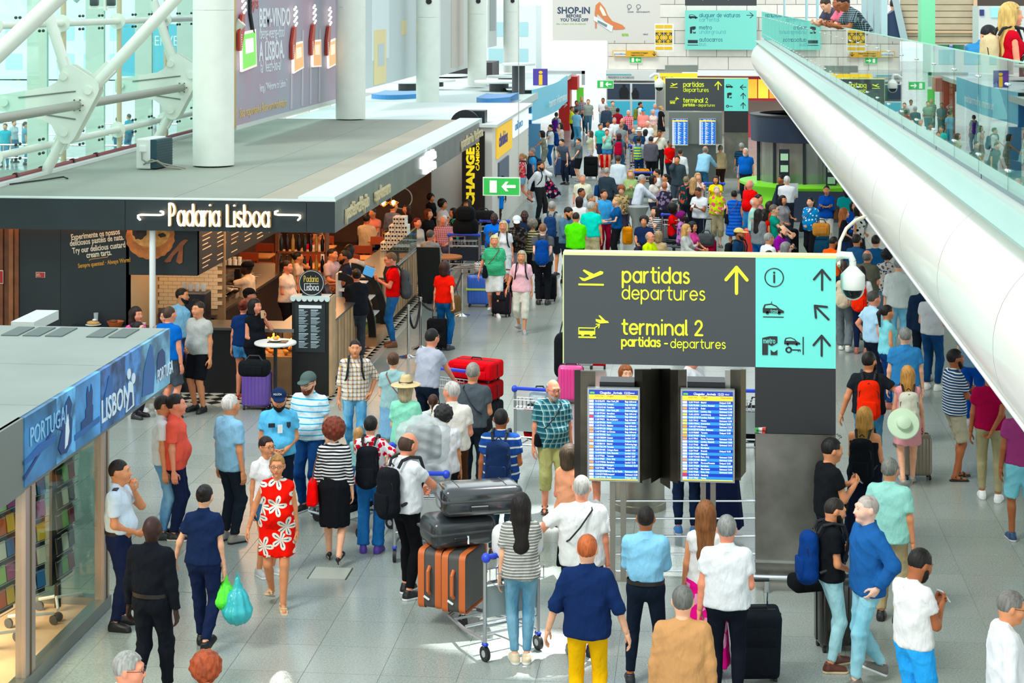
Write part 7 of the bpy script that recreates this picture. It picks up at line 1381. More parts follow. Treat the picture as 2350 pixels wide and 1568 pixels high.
for px,py,c,lb,sz in((1288,405,'#2c4a78','dark blue ribbed suitcase held by the bending boy',(.5,.3,.66)),(1318,407,'#1c2436','navy suitcase with white print between the two boys',(.28,.26,.6)),(1356,408,'#101214','big black suitcase right of the boy in grey',(.5,.32,.72)),(1306,405,'#15181c','small black backpack like case behind the blue ribbed suitcase',(.2,.2,.4))):suitcase(px,py,0,c,lb,sz,'hard' if c=='#2c4a78' else 'soft')
suitcase(1310,925,0,'#e83a90','pink ribbed suitcase left of the screen housing',(.4,.26,.56),'hard',handle=.2);p=G(1300,868,.0);duffel((p.x,p.y,0),0,'#17191c','large black rounded rucksack on the floor left of the large sign',(.42,.4,.78),'rucksack')
suitcase(1882,592,0,'#27506c','tall teal blue suitcase under a tan handbag by the spotted blouse woman',(.44,.3,.7));p=G(1880,540,.8);duffel((p.x+.05,p.y,.78),0,'#c89058','tan leather handbag on the teal suitcase',(.42,.22,.32),'handbag')
suitcase(1726,588,0,'#e02a20','bright red suitcase behind the man in the beige cap',(.44,.28,.66),'hard');suitcase(1624,597,0,'#8a1f38','maroon suitcase with raised handle under a grey bag',(.42,.28,.46),handle=.5);p=G(1620,565,.52);duffel((p.x,p.y,.53),0,'#4a4e50','grey travel bag on the maroon suitcase',(.42,.26,.3))
suitcase(1812,590,10,'#1a1c20','black suitcase with white tag in front of the spotted blouse woman',(.42,.3,.66));suitcase(1388,388,0,'#c8202c','small red suitcase behind the mint vest woman',(.34,.22,.5));suitcase(1712,545,0,'#1c3448','dark teal suitcase at the feet of the man in red',(.4,.3,.5));suitcase(1340,845,0,'#e8e8ea','pale suitcase behind the left arrivals screen',(.34,.22,.5),handle=.3);suitcase(1372,845,0,'#e8381c','orange red suitcase behind the left arrivals screen',(.3,.22,.55))
suitcase(1590,545,0,'#1c1e22','black case with white handle below the man checking his phone',(.4,.3,.5),handle=.35);suitcase(1240,552-20,0,'#15171a','dark case behind the group by the striped dress woman',(.3,.24,.3))
p=G(1065,640);t=trolley((p.x,p.y),0,'trolley carrying two stacked black backpacks by the cafe tables',.7,panel='#1c2c3a');
for k,(z,lb)in enumerate(((.98,'lower bulky black backpack on the cafe trolley'),(1.3,'upper black backpack on the cafe trolley'))):duffel((p.x+.02,p.y+.15,z),0,'#15181b',lb,(.6-.15*k,.4,.42-.05*k),'rucksack')
p=G(1110,610);t=trolley((p.x+.2,p.y+.6),0,'trolley with black bags behind the smiling man in blue',.7,panel='#20303c');duffel((p.x+.1,p.y+.9,.5),0,'#191b1f','black bag on the trolley behind the smiling man',(.6,.4,.45));duffel((p.x-.1,p.y+.8,1.0),0,'#1f2124','dark soft bag on top beside the floral blouse woman',(.55,.4,.25))
p=G(965,1290);t=trolley((p.x,p.y),5,'trolley with plastic wrapped cases pushed by the bald man',.6,panel='#b4bcba');q_=T(t,0,.35,.2);suitcase(0,0,5,'#7a2030','maroon bag at the bottom of the wrapped luggage trolley',(.5,.4,.22),pos=(q_.x,q_.y,.2))
PW=M('#e4ecec',.12,alpha=.42,bmp=1,bs=14)
for k,(z,h_,w_,lb)in enumerate(((.45,.62,.52,'lower black case wrapped in clear plastic film'),(1.1,.42,.5,'upper dark case wrapped in clear plastic film'))):
 tt=thing('wrapped_case',lb,'suitcase',(q_.x+.02,q_.y-.05,z),math.radians(12),'plastic wrapped cases');MB().rbox((0,0,h_/2),(w_*.84,.27,h_*.86),.06,3).build('case',M('#3c4244',.3),tt,True)
 v=Vol((-.4,-.35,-.08),(.4,.35,h_+.12),.03);v.cap((-w_*.32,0,.12),(-w_*.32,0,h_-.1),.16,k=0);v.cap((w_*.32,0,.12),(w_*.32,0,h_-.1),.16,k=.06);v.cap((0,0,.1),(0,0,h_-.06),.19,k=.05);v.fn(lambda D,X,Y,Z:D+.02*np.sin(X*31+Z*23)*np.sin(Z*29-X*11+Y*17));V_,Q_=v.mesh();link('plastic_wrap',npmesh(V_,Q_),PW,tt)
p=G(800,1235);t=trolley((p.x+.3,p.y+.2),60,'trolley with flat suitcases behind the woman in stripes',.56,panel='#2a6ac0');q_=T(t,0,.45,.2);
for k in range(2):tt=suitcase(0,0,60,('#1c2226','#24405c')[k],('lower black','upper blue')[k]+' suitcase lying on the trolley behind the striped woman',(.6,.44,.2),pos=(q_.x,q_.y,.2+.24*k))
p=G(1205,1060);t=trolley((p.x+.1,p.y),-10,'trolley with blue handle between the striped polo man and the checked shirt man',.5);q_=T(t,.0,.3,.2);duffel((q_.x,q_.y,.25),0,'stripe:#c8202c:#15171c:.12:.5','red and black bag on the trolley behind the checked shirt man',(.4,.3,.5));duffel((q_.x+.05,q_.y-.2,.8),0,'#d8e4e6','pale plastic bag in the basket behind the checked shirt man',(.3,.2,.2),'plastic_bag')
p=G(1718,1065);t=trolley((p.x+.12,p.y),0,'trolley partly hidden behind the steel post',.5);duffel(tuple(T(t,0,.3,.25)),0,'#181b20','black bag on the trolley behind the steel post',(.4,.3,.5))
p=G(1042,1008);t=trolley((p.x,p.y),-25,'trolley loaded with the red suitcase',.6);q_=T(t,.1,.45,1.0)
for k,(z,c)in enumerate(((.2,'#1c1e22'),(.5,'#a01c2c'),(.8,'#d83040'))):tt=suitcase(0,0,-20,c,('black case at the bottom of the red suitcase pile','dark red suitcase in the middle of the pile','bright coral red suitcase lying on top of the pile')[k],(.72,.48,.26),pos=(q_.x,q_.y,z-.0))
for px,py,rz,lb,c in((1475,470,5,'trolley with black bags and an orange cloth in the crowd','#15171a'),(1640,500,0,'trolley behind the older woman in capris','#1c2024'),(1628,440,0,'trolley pushed by the leaning man in light blue','#c8a070'),(1462,398,0,'trolley with purple bag in the far crowd','#5a2a5c'),(1428,340,0,'trolley with a flat white case in the far crowd','#e0e0d8'),(1545,585,0,'trolley under the counter tables in the crowd','#30343a'),(1580,800,0,'trolley frame behind the housing','#22262a')):
 p=G(px,py);t=trolley((p.x,p.y),rz,lb,.55);q_=T(t,0,.35,.22);duffel((q_.x,q_.y,.24),0,c,'bag riding on the '+lb,(.5,.5,.5 if py<480 else .4));
 if px==1475:duffel((q_.x,q_.y,.7),10,'#17191c','upper black bag on the crowd trolley',(.55,.4,.3));duffel((q_.x,q_.y,1.0),10,'#d8903c','orange brown cloth over the crowd trolley bags',(.45,.35,.1),'coat')
p=G(1440,588,.0);duffel((p.x,p.y,.3),15,'#f0a020','bright orange yellow jacket hung over bags in front of the seated moustached man',(.26,.22,.45),'jacket_bundle')
for k,(px,py,h_)in enumerate(((1463,560,1.0),(1530,545,1.05))):p=G(px,py);t=thing('info_counter',('left','right')[k]+' grey waisted info counter in the seating area','counter',(p.x,p.y,0),0,'grey counters');MB().lathe([(.24,0),(.13,.4),(.13,.6),(.28,h_-.08),(.31,h_)],n=28).build('pedestal',M('#8f9692',.35,.3),t,True)
def bench(px,py,lab,n=2,rz=0,z=.44):
 p=G(px,py,z);t=thing('bench',lab,'bench',(p.x,p.y,0),math.radians(rz),'waiting benches');
 for k in range(n):MB().rbox(((k-(n-1)/2)*.55,0,.42),(.5,.46,.04),.015,1).build('seat',M('#3a4044',.4,.5),t);MB().rbox(((k-(n-1)/2)*.55,.24,.65),(.5,.04,.36),.015,1).build('backrest',M('#3a4044',.4,.5),t)
 MB().bx(-.3*n,.3*n,-.03,.03,.34,.38).build('beam',STEEL,t);[MB().bx(s*.25*n-.02,s*.25*n+.02,-.2,.2,0,.36).build('leg',STEEL,t)for s in(-1,1)]
 # ---------------------------------------------------------------- the crowd
CR='''
275|1055|1.74|95|mt|shaved:#241812|stuck:#dbe8f2|pants:#1c2440|shoe:#14141a|chin,low|stand|officer in pale blue uniform shirt with epaulettes, hand on chin, by the shop glass|w=1.08,hy=-4
350|1184|1.7|168|mk|bald|tuck:#15181e|pants:#15181e|shoe:#101010|down,down|step2|bald man in black long sleeved shirt and black trousers walking away|w=1.12
470|1112|1.64|176|fl|bun:#1a1412|polo:#1c2a4a|pants:#1c2646|shoe:#16161c|out,down|step|person in navy polo and navy trousers carrying green and turquoise bags|hp=8
405|905|1.74|100|mr|short:#1c1410|short:#f07468|pants:#1c2644|shoe:#1a1a1c:#ddd|pocket,down|stand|man in coral red shirt and navy trousers, hand in pocket|w=1.06
376|907|1.72|110|mt|shaved:#2a2420|polo:#eef0f0|jeans:jean:#5a88b8:#9cc4e0|shoe:#20242c|down,down|stand|man in white polo and light jeans behind the man in coral red|glasses='#222'
530|906|1.76|140|mt|short:#dcd8d0|short:#9ac4de|pants:#1e2630|sneak:#8a8a84:#222|down,down|stand|white haired man in loose sky blue shirt and dark trousers|w=1.05
640|893|1.72|15|mt|short:#14100e|polo:#7cc8ec|pants:#16202e|shoe:#0e1014|low,low|stand|police officer in light blue polo and dark blue cap|hat='cap:#1c2c4c',beard='#14100e',w=1.06,hp=12
707|855|1.78|-15|ml|short:#7a4428|polo:stripe:#58bce0:#e4f4f8:.07:.8|jeans:jean:#1c3c6c:#2c5488|sneak:#202226:#eee|down,down|stand|red bearded man in aqua striped polo, grey cap and glasses|hat='cap:#5a6a66',beard='#8a3a1c',glasses='#222',w=1.15,hp=10
612|1003|1.56|50|ft|short:#241210|tee:#f2f2f0|hotpants:#3c648c|sneak:#b4b8b8:#eee|down,down|stand|short haired woman in white t-shirt with bottle print and denim shorts|glasses='#333',w=1.05
636|1045|1.62|8|ft|short:#a8783c|dress:lily:#f0481c:#f0ece0:#28282a:4.4|dress:lily:#f0481c:#f0ece0:#28282a:4.4|sandal:#c8b088|down,out|step|woman in orange red sleeveless dress with white flowers walking forward|glasses='#334',w=1.08
815|780|1.68|10|mt|shaved:#201814|rolled:check:#f0ece0:#3c5878:#e8a430:.06|jeans:jean:#4c8cb8:#9cd0e8|shoe:#4a2a22|pocket,down|step|man in blue and orange checked shirt and faded jeans with backpack straps|bp='#1c2830;small dark backpack on the man in the orange checked shirt'
903|808|1.64|180|fl|bun:#5a3a24|tee:#a8c8c8|knee:#8cb4d0|sandal:#8a5a3c|low,down|stand|woman with brown bun, pale teal top and light denim skirt|hb="'tan shoulder bag of the woman with the bun','#e0c0a0',side=-1,cross=True,strap='#8a4a2c'"
932|872|1.64|172|fl|bob:#c8b48c|loose:#a8ecd0|pants:#1c2c5c|shoe:#222|low,low|stand|person in beige straw fedora and mint green blouse|hat='fedora:#dcc8a0'
992|755|1.76|150|mr|short:#1c1612|tee:#b9bcc8|pants:#16202e|shoe:#1a1a1c|down,cart2|stand|dark haired man in grey t-shirt leaning over the red suitcase|lean=12,glasses='#222'
1086|833|1.76|172|mt|short:#98948a|tee:#545c62|pants:#1c242e|sneak:#16181a:#4ac84a|low,low|stand|grey haired man in dark grey t-shirt with crossbody strap|w=1.12,hb="'black crossbody bag of the grey haired man in dark grey','#1a1c1e',side=-1,cross=True,strap='#141414',size=(.2,.08,.16)"
1036|876|1.76|178|mr|short:#c8c4bc|polo:#eeeae0|pants:#4a3020|shoe:#2a1c14|low,low|stand|older man in cream polo and brown trousers looking left|w=1.12,hy=55
1018|933|1.58|188|ft|curly:#2a2826|loose:#f0f0f0|pants:#1c1e24|shoe:#1a1a1a|low,down|stand|woman with dark bobbed hair in long white t-shirt|w=1.05
994|905|1.32|185|fl|braid:#4a2a1c|tee:#e0e4e0|pants:#3a4a6a|shoe:#333|down,down|stand|girl with brown braid between the adults by the red suitcase|
767|966|1.64|184|fl|afro:#7a3018|fit:stripe:#17181c:#eeeeec:.038:.5|pencil:#14161a|heel:#101216|down,down|step|woman with curly auburn hair in black and white stripes and black skirt|hb="'orange red quilted shoulder bag of the woman in stripes','#f0452a',side=1,size=(.34,.14,.3),drop=.5"
851|955|1.6|180|fl|short:#15110f|loose:floral:#eceeec:#d83a4a:14|wideleg:jean:#3a74b0:#4c88c4|shoe:#5a3ca8|cart2,side|stand|woman in white flowered top and wide blue trousers with purple shoes|bp='#181b20;black backpack on the woman in wide blue trousers'
824|982|1.05|170|fl|long:#c89458|tee:#9cc8c8|shorts:#4a78a8|shoe:#444|down,down|stand|small blonde child beside the woman with the black backpack|
938|993|1.78|140|mr|fringe:#4a3424|polo:#eef0f0|slim:#0f1114|sneak:#14161a:#eee|cart,cart|wait|bald man in white polo and black trousers pushing the wrapped luggage|w=1.08,hp=14,bp='#17191d;large black backpack on the bald man in the white polo'
1150|937|1.74|178|mb|shaved:#15110e|polo:stripe:#dcdcd0:#2c4c8c:.1:.8|jeans:#26343c|shoe:#222|down,low|stand|man in blue striped white polo seen from behind|w=1.08,bp='#1c2c4c;navy rucksack with red pocket on the striped polo man'
1270|872|1.68|15|mr|fringe:#9a948c|short:check:#2c5c68:#6c9ca0:#c8dcd8:.07|capri:#b9b884|sandal:#3a2a22|down,down|stand|balding man in teal checked shirt and khaki three quarter trousers|w=1.12,glasses='#445',beard='#b8b0a4',hy=15,hp=8,hb="'black crossbody pouch of the man in the teal checked shirt','#111418',side=-1,cross=True,strap='#15181c',size=(.24,.1,.16)"
1195|1132|1.66|188|fl|xlong:#1a1210|loose:stripe:#ecebe4:#8a8a84:.03:.7|slim:jean:#6090ac:#9cc0cc|sneak:#d8c8a8:#eee|down,cart|close|woman with long black hair in striped top and faded skinny jeans|w=.96
1335|1090|1.78|180|mr|shaved:#b8b4ac|loose:#f2f2ee|shorts:#26303e|sneak:#1a1c20|side,down|stand|grey haired man in big white t-shirt with black strap and watch|w=1.15,hb="'small black crossbody pouch of the man in the big white t-shirt','#101214',side=1,cross=True,strap='#15181a',size=(.2,.08,.2)"
1348|1228|1.76|178|ml|short:#c0602c|rolled:#1a2c54|slim:#f0c04a|shoe:#4a3020|out,out|stand|ginger haired man in navy shirt and yellow trousers|w=1.04
1482|1160|1.7|178|mb|shaved:#1c120e|tuck:#9cd0ea|slim:#151e2c|sneak:#1c2028:#ddd|fold,fold|wide|shaven headed man in light blue shirt and dark jeans, arms folded|w=1.03
1620|1150|1.68|178|ft|xlong:#8a5428|tank:#ecebe6|maxi:floral:#ee4a94:#f4a8c8:7|sandal:#b08858|down,down|stand|woman with long auburn hair, white vest and pink patterned skirt|
1668|1183|1.76|178|mr|short:#8c8c88|polo:#ecefef|slim:#121620|shoe:#17181c|down,low|stand|grey haired man in white polo and black trousers|w=1.08
1567|1345|1.72|180|ml|short:#6c6c66|knit:#c89c74|pants:#2a2c30|shoe:#222|down,down|stand|grey haired man in tan blazer at the bottom edge|w=1.08
1917|1143|1.66|105|mt|shaved:#2a221c|polo:#14171a|slim:#b4dce0|shoe:#5a2c1e:#e0c8a0|phone,low|wait|bearded man in black t-shirt and pale jeans with phone|beard='#15100c',hp=16,ph='black phone of the bearded man with the blue backpack',bp='#1c3c78;large blue backpack on the bearded man'
1988|1137|1.8|-70|mp|shaved:#b8aca4|jacket:#34629c|jeans:jean:#8cc4d4:#b4dce4|sneak:#6a645c:#eee|pocket,pocket|step|grey haired man in blue jacket and light jeans|w=1.05
1910|1006|1.76|110|mt|short:#14110f|tee:#17191c|jeans:#1c2434|shoe:#222|phone,phone|stand|black haired man in black t-shirt holding a camera|w=1.12,glasses='up',hp=8,ph='black camera in the hands of the man in black'
1985|935|1.68|165|ft|xlong:#c08a3c|tube:#11141c|maxi:#11182c|sandal:#222|phone,low|stand|long haired blonde woman in black strapless dress with white phone|w=1.1,bp='#101418;black leather backpack of the blonde in the strapless dress',ph='white phone of the blonde woman'
2043|1052|1.7|155|mt|short:#7c7c76|short:#a8dcd0|pants:#b8a888|shoe:#1c1c1c|down,down|stand|grey haired man in mint green shirt and beige trousers|w=1.14,glasses='#333'
2112|1262|1.76|125|mb|short:#14100e|tee:#f0f0ee|shorts:#58b0f4|shoe:#333|phone,phone|stand|young man in white t-shirt and sky blue shorts looking at his phone|hp=24,ph='white phone of the young man in blue shorts',beard='#14100e'
2322|1358|1.74|95|mt|short:#7c7a74|shirt:#eef0f2|pants:#2a3038|shoe:#222|down,down|stand|grey haired man in white shirt cut by the right edge|hp=14,w=1.08,glasses='#222'
2193|802|1.76|105|mb|short:#17110e|loose:stripe:#eceeec:#28486c:.036:.62|shorts:#b8b4a0|flip:#111418|fold,fold|wait|bearded man in navy and white striped t-shirt, beige shorts and flip-flops|beard='#15100c',w=1.05
2272|838|1.76|170|mb|short:#17110e|tee:#a01c48|slim:#a8a080|sneak:#f0f0f0|down,back|wait|man in maroon t-shirt and khaki chinos half hidden by the tube|
2345|905|1.78|178|mb|short:#17110e|tee:#a04c7c|shorts:#9cdce8|shoe:#24486c:#ddd|down,down|wait|man in purple t-shirt and pale blue shorts at the right edge|
1995|808|1.76|175|mt|short:#1a1512|tee:#20252a|jeans:jean:#3c78a8:#74acd0|shoe:#222|out,side|stand|bearded man in charcoal t-shirt and jeans with an orange rucksack|w=1.12,beard='#1a1410',hy=-30,bp='#f05020;slim orange rucksack on the man in charcoal'
2083|840|1.6|178|fl|long:#d09448|dress:#f0b0b4|dress:#f0b0b4|heel:#b8b0a0|down,down|step2|blonde woman in short pale pink lace dress|bp='#dcdccc;cream backpack on the woman in the pink dress'
2077|752|1.74|178|ml|short:#8c8c88|polo:#4c88bc|jeans:jean:#4c88b4:#74a8cc|shoe:#333|down,down|stand|grey haired man in mid blue t-shirt with black watch|w=1.08
2006|668|1.74|115|mr|short:#4a4844|polo:#bcdcf0|pants:#121a28|shoe:#222|pocket,down|stand|man in pale blue polo and black trousers, hand in pocket|w=1.1
2037|700|1.64|110|ft|pony:#1c1412|tank:#98dce4|jeans:#1c3a6c|shoe:#a05c4c|down,down|stand|woman with dark ponytail in light turquoise vest|
2062|592|1.78|176|ml|short:#8c9494|rolled:#d4dcd8|jeans:jean:#7cb8d4:#a0d0e0|shoe:#333|down,out|stand|man in loose white linen shirt and light jeans holding a helmet|w=1.08
2036|574|1.62|170|fl|curly:#15181c|loose:floral:#dcd4c8:#2c4878:#d87838:16|knee:#5c7488|shoe:#222|down,down|stand|woman with black hair in white flowered blouse and grey skirt|w=1.1,hb="'dark blue shoulder bag of the flowered blouse woman','#1c3050',side=-1"
1977|612|1.6|165|ft|long:#1a1614|tee:#ecf0f2|slim:#16203c|shoe:#9c5c50|low,down|stand|woman with long dark hair and navy jeans|bp='#f0503c;coral red leather backpack on the dark haired woman'
1938|600|1.66|170|ft|pony:#3a2418|tank:#1c2430|wideleg:#70787c|sneak:#dcdcd4|down,down|step|woman in grey flared trousers beside the dome camera|bp='#d8ccb4;cream patterned backpack on the woman in flared trousers'
1991|574|1.72|150|mr|fringe:#6c6a64|short:#5c5c50|pants:#2c3038|shoe:#222|phone,low|stand|bald man in olive grey shirt reading|w=1.12
1967|538|1.76|140|mt|short:#2a2420|shirt:#2c5478|jeans:#28405c|shoe:#222|down,down|stand|bearded man in denim shirt by the curved pipe|beard='#2a1c14'
2010|540|1.74|165|ml|short:#2a2420|tee:#2c5c88|jeans:#28486c|shoe:#222|down,low|stand|man in dark blue t-shirt half under the tube|
2118|640|1.74|170|ml|short:#333|shirt:#1c2c44|jeans:#14202c|shoe:#14100e|down,down|stand|person in dark denim and boots behind the helmet|
2140|655|1.74|150|ml|short:#333|tee:#dcdcdc|jeans:jean:#1c3c64:#2c5484|sneak:#e0e0dc|low,low|stand|man in blue jeans whose head is hidden by the tube|
2232|720|1.72|150|ml|short:#333|tee:#7c98b0|jeans:#1c4c9c|sneak:#d8dcdc|down,down|stand|person in bright blue jeans mostly behind the tube|
1914|543|1.7|130|mb|shaved:#17120f|tee:#f8704c|pants:#2a3038|shoe:#222|down,low|stand|man in coral orange t-shirt looking down|hp=20,beard='#15100c'
1938|478|1.64|95|fl|long:#b8642c|tee:#15181e|jeans:#1c2c4c|shoe:#222|low,low|stand|red haired woman in black top under the tube|
1972|472|1.62|60|ft|bob:#1a1614|tank:dots:#f0f0ec:#15181c:9|pants:#2a3038|shoe:#222|low,down|stand|woman in white sleeveless top with black spots|
1960|462|1.64|20|fl|bob:#1c1a1a|tee:#1c50a0|pants:#223|shoe:#222|low,low|stand|woman with glasses in royal blue behind the spotted top|glasses='#222'
1943|428|1.74|10|mk|short:#111|polo:#3ca8a8|pants:#223|shoe:#222|low,low|stand|dark skinned man in teal polo leaning by the white pillar|
1897|426|1.68|-10|ft|bun:#1c1412|rolled:#1c50a4|pants:#dcdcd4|shoe:#a88|fold,fold|stand|woman in rolled sleeve blue shirt, arms crossed, white trousers|glasses='#222',hb="'brown handbag on the shoulder of the woman in the blue shirt','#6a4c34',side=1"
1860|453|1.64|-35|fl|pony:#17120f|loose:dots:#3088c4:#e8f4f8:13|slim:#15171c|shoe:#15171c|down,low|step|dark haired woman in blue spotted blouse and black trousers|w=1.15,hb="'small black bag of the spotted blouse woman','#15171a',side=-1,cross=True"
1806|404|1.72|170|ml|short:#e4e4e0|stuck:#eef4f8|pants:#1c2430|shoe:#222|phone,phone|stand|white haired man in white shirt reading a newspaper at the kiosk|w=1.06
1792|402|1.68|-60|mb|short:#14100e|knit:#1c2436|pants:#223|shoe:#222|down,down|stand|dark haired person in navy suit at the green counter|
1797|449|1.62|40|ft|bob:#1a1412|tee:#98989c|jeans:#2c3c54|shoe:#222|hold,low|stand|dark haired woman in grey t-shirt with crossbody strap|
1777|470|1.7|80|ml|short:#6c6458|tee:#3c9c88|jeans:#2c3c54|shoe:#222|cart,cart|stand|man with glasses in teal green t-shirt|glasses='#222'
1797|518|1.66|60|ml|fringe:#2a1c14|short:#8c2c94|jeans:#2c3c54|shoe:#222|phone,phone|stand|balding bearded man in purple shirt using his phone|beard='#1c1410',hp=18,ph='phone of the man in purple'
1765|535|1.68|120|mt|short:#9c9c98|short:#eceeee|jeans:#2c3c54|shoe:#222|down,down|stand|grey haired man in white shirt above the sign edge|w=1.1
1805|556|1.6|100|fp|bob:#8c8c8c|tee:floral:#4c6cb0:#e8e8f0:12|jeans:#223|shoe:#222|down,down|stand|grey bobbed head with glasses above the sign edge|glasses='#333'
1765|576|1.6|160|ft|bob:#2a1c18|tee:#445|jeans:#223|shoe:#222|down,down|stand|dark hair just showing above the large sign|
1862|582|1.7|150|mr|shaved:#c8b4a8|tee:#667|jeans:#223|shoe:#222|down,down|stand|bald head just showing above the aqua panel|
1720|413|1.74|-50|mr|fringe:#d4c8c0|polo:#e01c34|jeans:jean:#3c7cb4:#5c98c8|shoe:#333|down,down|stand|bald man with glasses in bright red polo|w=1.18,glasses='#333'
1733|453|1.72|75|mr|fringe:#d8ccc4|polo:#b8e0d4|jeans:#3c5c84|shoe:#333|down,low|stand|bald man in mint polo facing right|w=1.14,glasses='#333'
1742|446|1.66|60|mt|short:#1c1c1c|tee:#f0b0bc|jeans:#445|shoe:#222|low,low|stand|person in pale pink behind the man in mint|
1768|462|1.6|120|ft|wavy:#2a1c18|tee:#c84a30|jeans:#334|shoe:#222|down,down|stand|woman with dark wavy hair behind the teal t-shirt man|
1742|480|1.66|140|ft|xlong:#1c1412|knit:#7c8488|jeans:jean:#1c4c88:#3470ac|shoe:#222|low,low|stand|woman with long dark hair in grey jacket and blue jeans|
1756|480|1.6|130|ft|xlong:#17110f|tank:#c83c28|jeans:#334|shoe:#222|down,down|stand|second long dark haired woman in orange red top|
1697|524|1.68|70|mb|short:#17120f|shirt:#1c3858|jeans:#223|shoe:#222|down,down|stand|bearded man in beige cap and dark blue jacket|hat='cap:#e0c88c',beard='#17110d',bp='#17191d;black backpack on the man in the beige cap'
1685|437|1.62|178|ft|short:#14100e|dress:stripe:#2050b0:#3c70cc:.09:.6|knee:stripe:#2050b0:#3c70cc:.09:.6|sandal:#a87|down,down|stand|short haired woman in sleeveless blue patterned dress|w=1.12,hb="'small black bag of the woman in the blue dress','#15181c',side=1,cross=True"
1645|428|1.6|8|fp|short:#c8c8c4|tee:floral:#c8dc5c:#e87088:10|capri:#a49c80|sandal:#432|hold,low|stand|grey haired woman in lime and pink top and khaki capris|w=1.12,hb="'dark teal handbag held by the woman in capris','#1c3440',side=1"
1602|430|1.72|-30|mb|shaved:#2a1c14|polo:#e4ecee|jeans:#141c28|shoe:#222|phone,phone|stand|bald man in white polo and dark jeans typing on a phone|hp=24,ph='phone of the bald man in the white polo'
1575|405|1.62|160|fl|short:#8c7c5c|loose:floral:#1c3c40:#c85c50:9|pants:#26303c|shoe:#222|down,down|stand|woman in dark teal flowered blouse|
1592|408|1.66|155|fl|long:#c89c64|knit:#15171c|pants:#15171c|shoe:#222|reach,down|stand|woman with long fair hair in black reaching for a case|
1602|397|1.62|20|fl|long:#d8a868|tee:floral:#e8e0dc:#b85c60:10|jeans:#556|shoe:#222|chin,low|stand|blonde woman in flowered top, hand at her mouth|
1554|357|1.78|-8|mt|short:#1a1512|suit:#3c464e|pants:#3c464e|shoe:#1a1410|down,ear|stand|man in grey suit talking on his phone|
1643|404|1.56|-10|ft|bob:#3a2418|short:#f0e068|pants:#3c3c40|shoe:#222|cart,cart|stand|dark haired woman in yellow shirt|
1525|418|1.6|175|fr|short:#c0744c|tee:floral:#282838:#8c7c98:8|pants:#223|shoe:#222|down,down|stand|older woman in dark flower patterned top|w=1.12
1500|403|1.6|70|fb|bob:#15110f|tee:#ece6dc|pants:#334|shoe:#222|low,low|stand|dark skinned woman in cream top|
1527|399|1.62|-70|ft|pony:#17120f|tee:#ecf0f0|pants:#334|shoe:#222|down,down|stand|woman with dark ponytail in white|
1507|388|1.7|-80|mt|short:#1c1612|tee:#e8e8e8|pants:#334|shoe:#222|down,down|stand|dark haired man in white behind the cream top woman|
1474|401|1.7|110|mt|short:#b4b4b0|shirt:#e0e8f4|jeans:#3c78c8|shoe:#222|cart,cart|stand|grey haired man in white shirt leaning on a trolley|lean=14
1447|390|1.66|5|fl|long:#c8985c|knit:#a4bc88|pants:#667|shoe:#222|phone,phone|stand|fair haired woman in sage green top|w=1.06
1426|427|1.54|0|fl|curly:#9c5028|loose:camo:#b8a880:#5c4c38:16|pants:#334|shoe:#222|low,low|stand|red haired woman in mottled beige top|w=1.12,hp=18
1386|435|1.72|35|mt|short:#17120f|shirt:#5ca8e0|slim:#8c1c38|shoe:#5c3a2c|hold,down|stand|young man in sky blue shirt and maroon trousers|
1414|452|1.66|-75|fl|pony:#c8a46c|tee:#1c5488|slim:#15171c|shoe:#15171c|hold,hold|stand|fair haired woman in navy uniform with green scarf|
1358|463|1.74|168|mt|short:#b8b8b0|polo:#5ce0cc|shorts:#d0c8a4|sneak:#ddd|down,down|stand|grey haired man in aqua polo and beige shorts|w=1.12,hy=-40
1357|445|1.7|85|mt|short:#8c8474|tee:#b0b8b4|pants:#26303c|shoe:#222|chin,down|stand|man in pale grey t-shirt, hand at his mouth|
1322|487|1.72|172|mt|shaved:#2a1c14|polo:#7cf058|pants:#141c2c|shoe:#222|phone,phone|stand|man in bright lime green polo|w=1.12,hp=14
1305|476|1.74|60|mt|short:#14110f|knit:#5c7c94|pants:#1c2434|shoe:#222|phone,phone|stand|bearded dark haired man in blue grey sweater|beard='#14110f',hp=24
1330|451|1.64|175|ft|bob:#2a1418|loose:#eef0ee|slim:#15171c|shoe:#222|down,down|stand|woman with dark bob in white blouse|w=1.06
1335|432|1.68|55|mb|short:#111|tee:#dce4e4|pants:#334|shoe:#222|down,down|stand|dark haired man in pale t-shirt behind the white blouse|
1337|400|1.72|10|mr|short:#b4b0a8|short:vstripe:#ecebd8:#d8d8bc:.05:.5|pants:#667|shoe:#222|down,down|stand|older man in cream striped shirt|w=1.06
1267|462|1.76|172|mt|short:#a4a49c|polo:#a0a8a8|shorts:#26303e|sneak:#1c2c3c:#eee|down,down|wait|grey haired man in grey polo and dark shorts|bp='#24406c;navy rucksack on the man in grey polo'
1393|384|1.76|165|ml|shaved:#a8a498|knit:#33404a|pants:#2c343c|shoe:#222|down,out|stand|grey haired man in charcoal suit, blue bag on his shoulder|hb="'navy shoulder bag of the man in the charcoal suit','#1c3c6c',side=1,size=(.3,.14,.3),drop=.3"
1246|512|1.74|180|mp|shaved:#8a6040|tee:#54585c|pants:#15171c|shoe:#222|back,back|stand|man in grey t-shirt with hands behind his back|w=1.15,bp='#1c4890;blue backpack on the man with hands behind him'
1223|505|1.6|172|ft|curly:#7c7468|tank:stripe:#1c1e20:#b8b488:.06:.6|pencil:#15171a|sandal:#222|down,down|stand|short haired woman in black and beige striped top|w=1.1
1204|482|1.74|5|mk|bald|knit:#1c2a3c|pants:#223|shoe:#222|down,down|stand|dark skinned man in navy blazer over white t-shirt|w=1.08
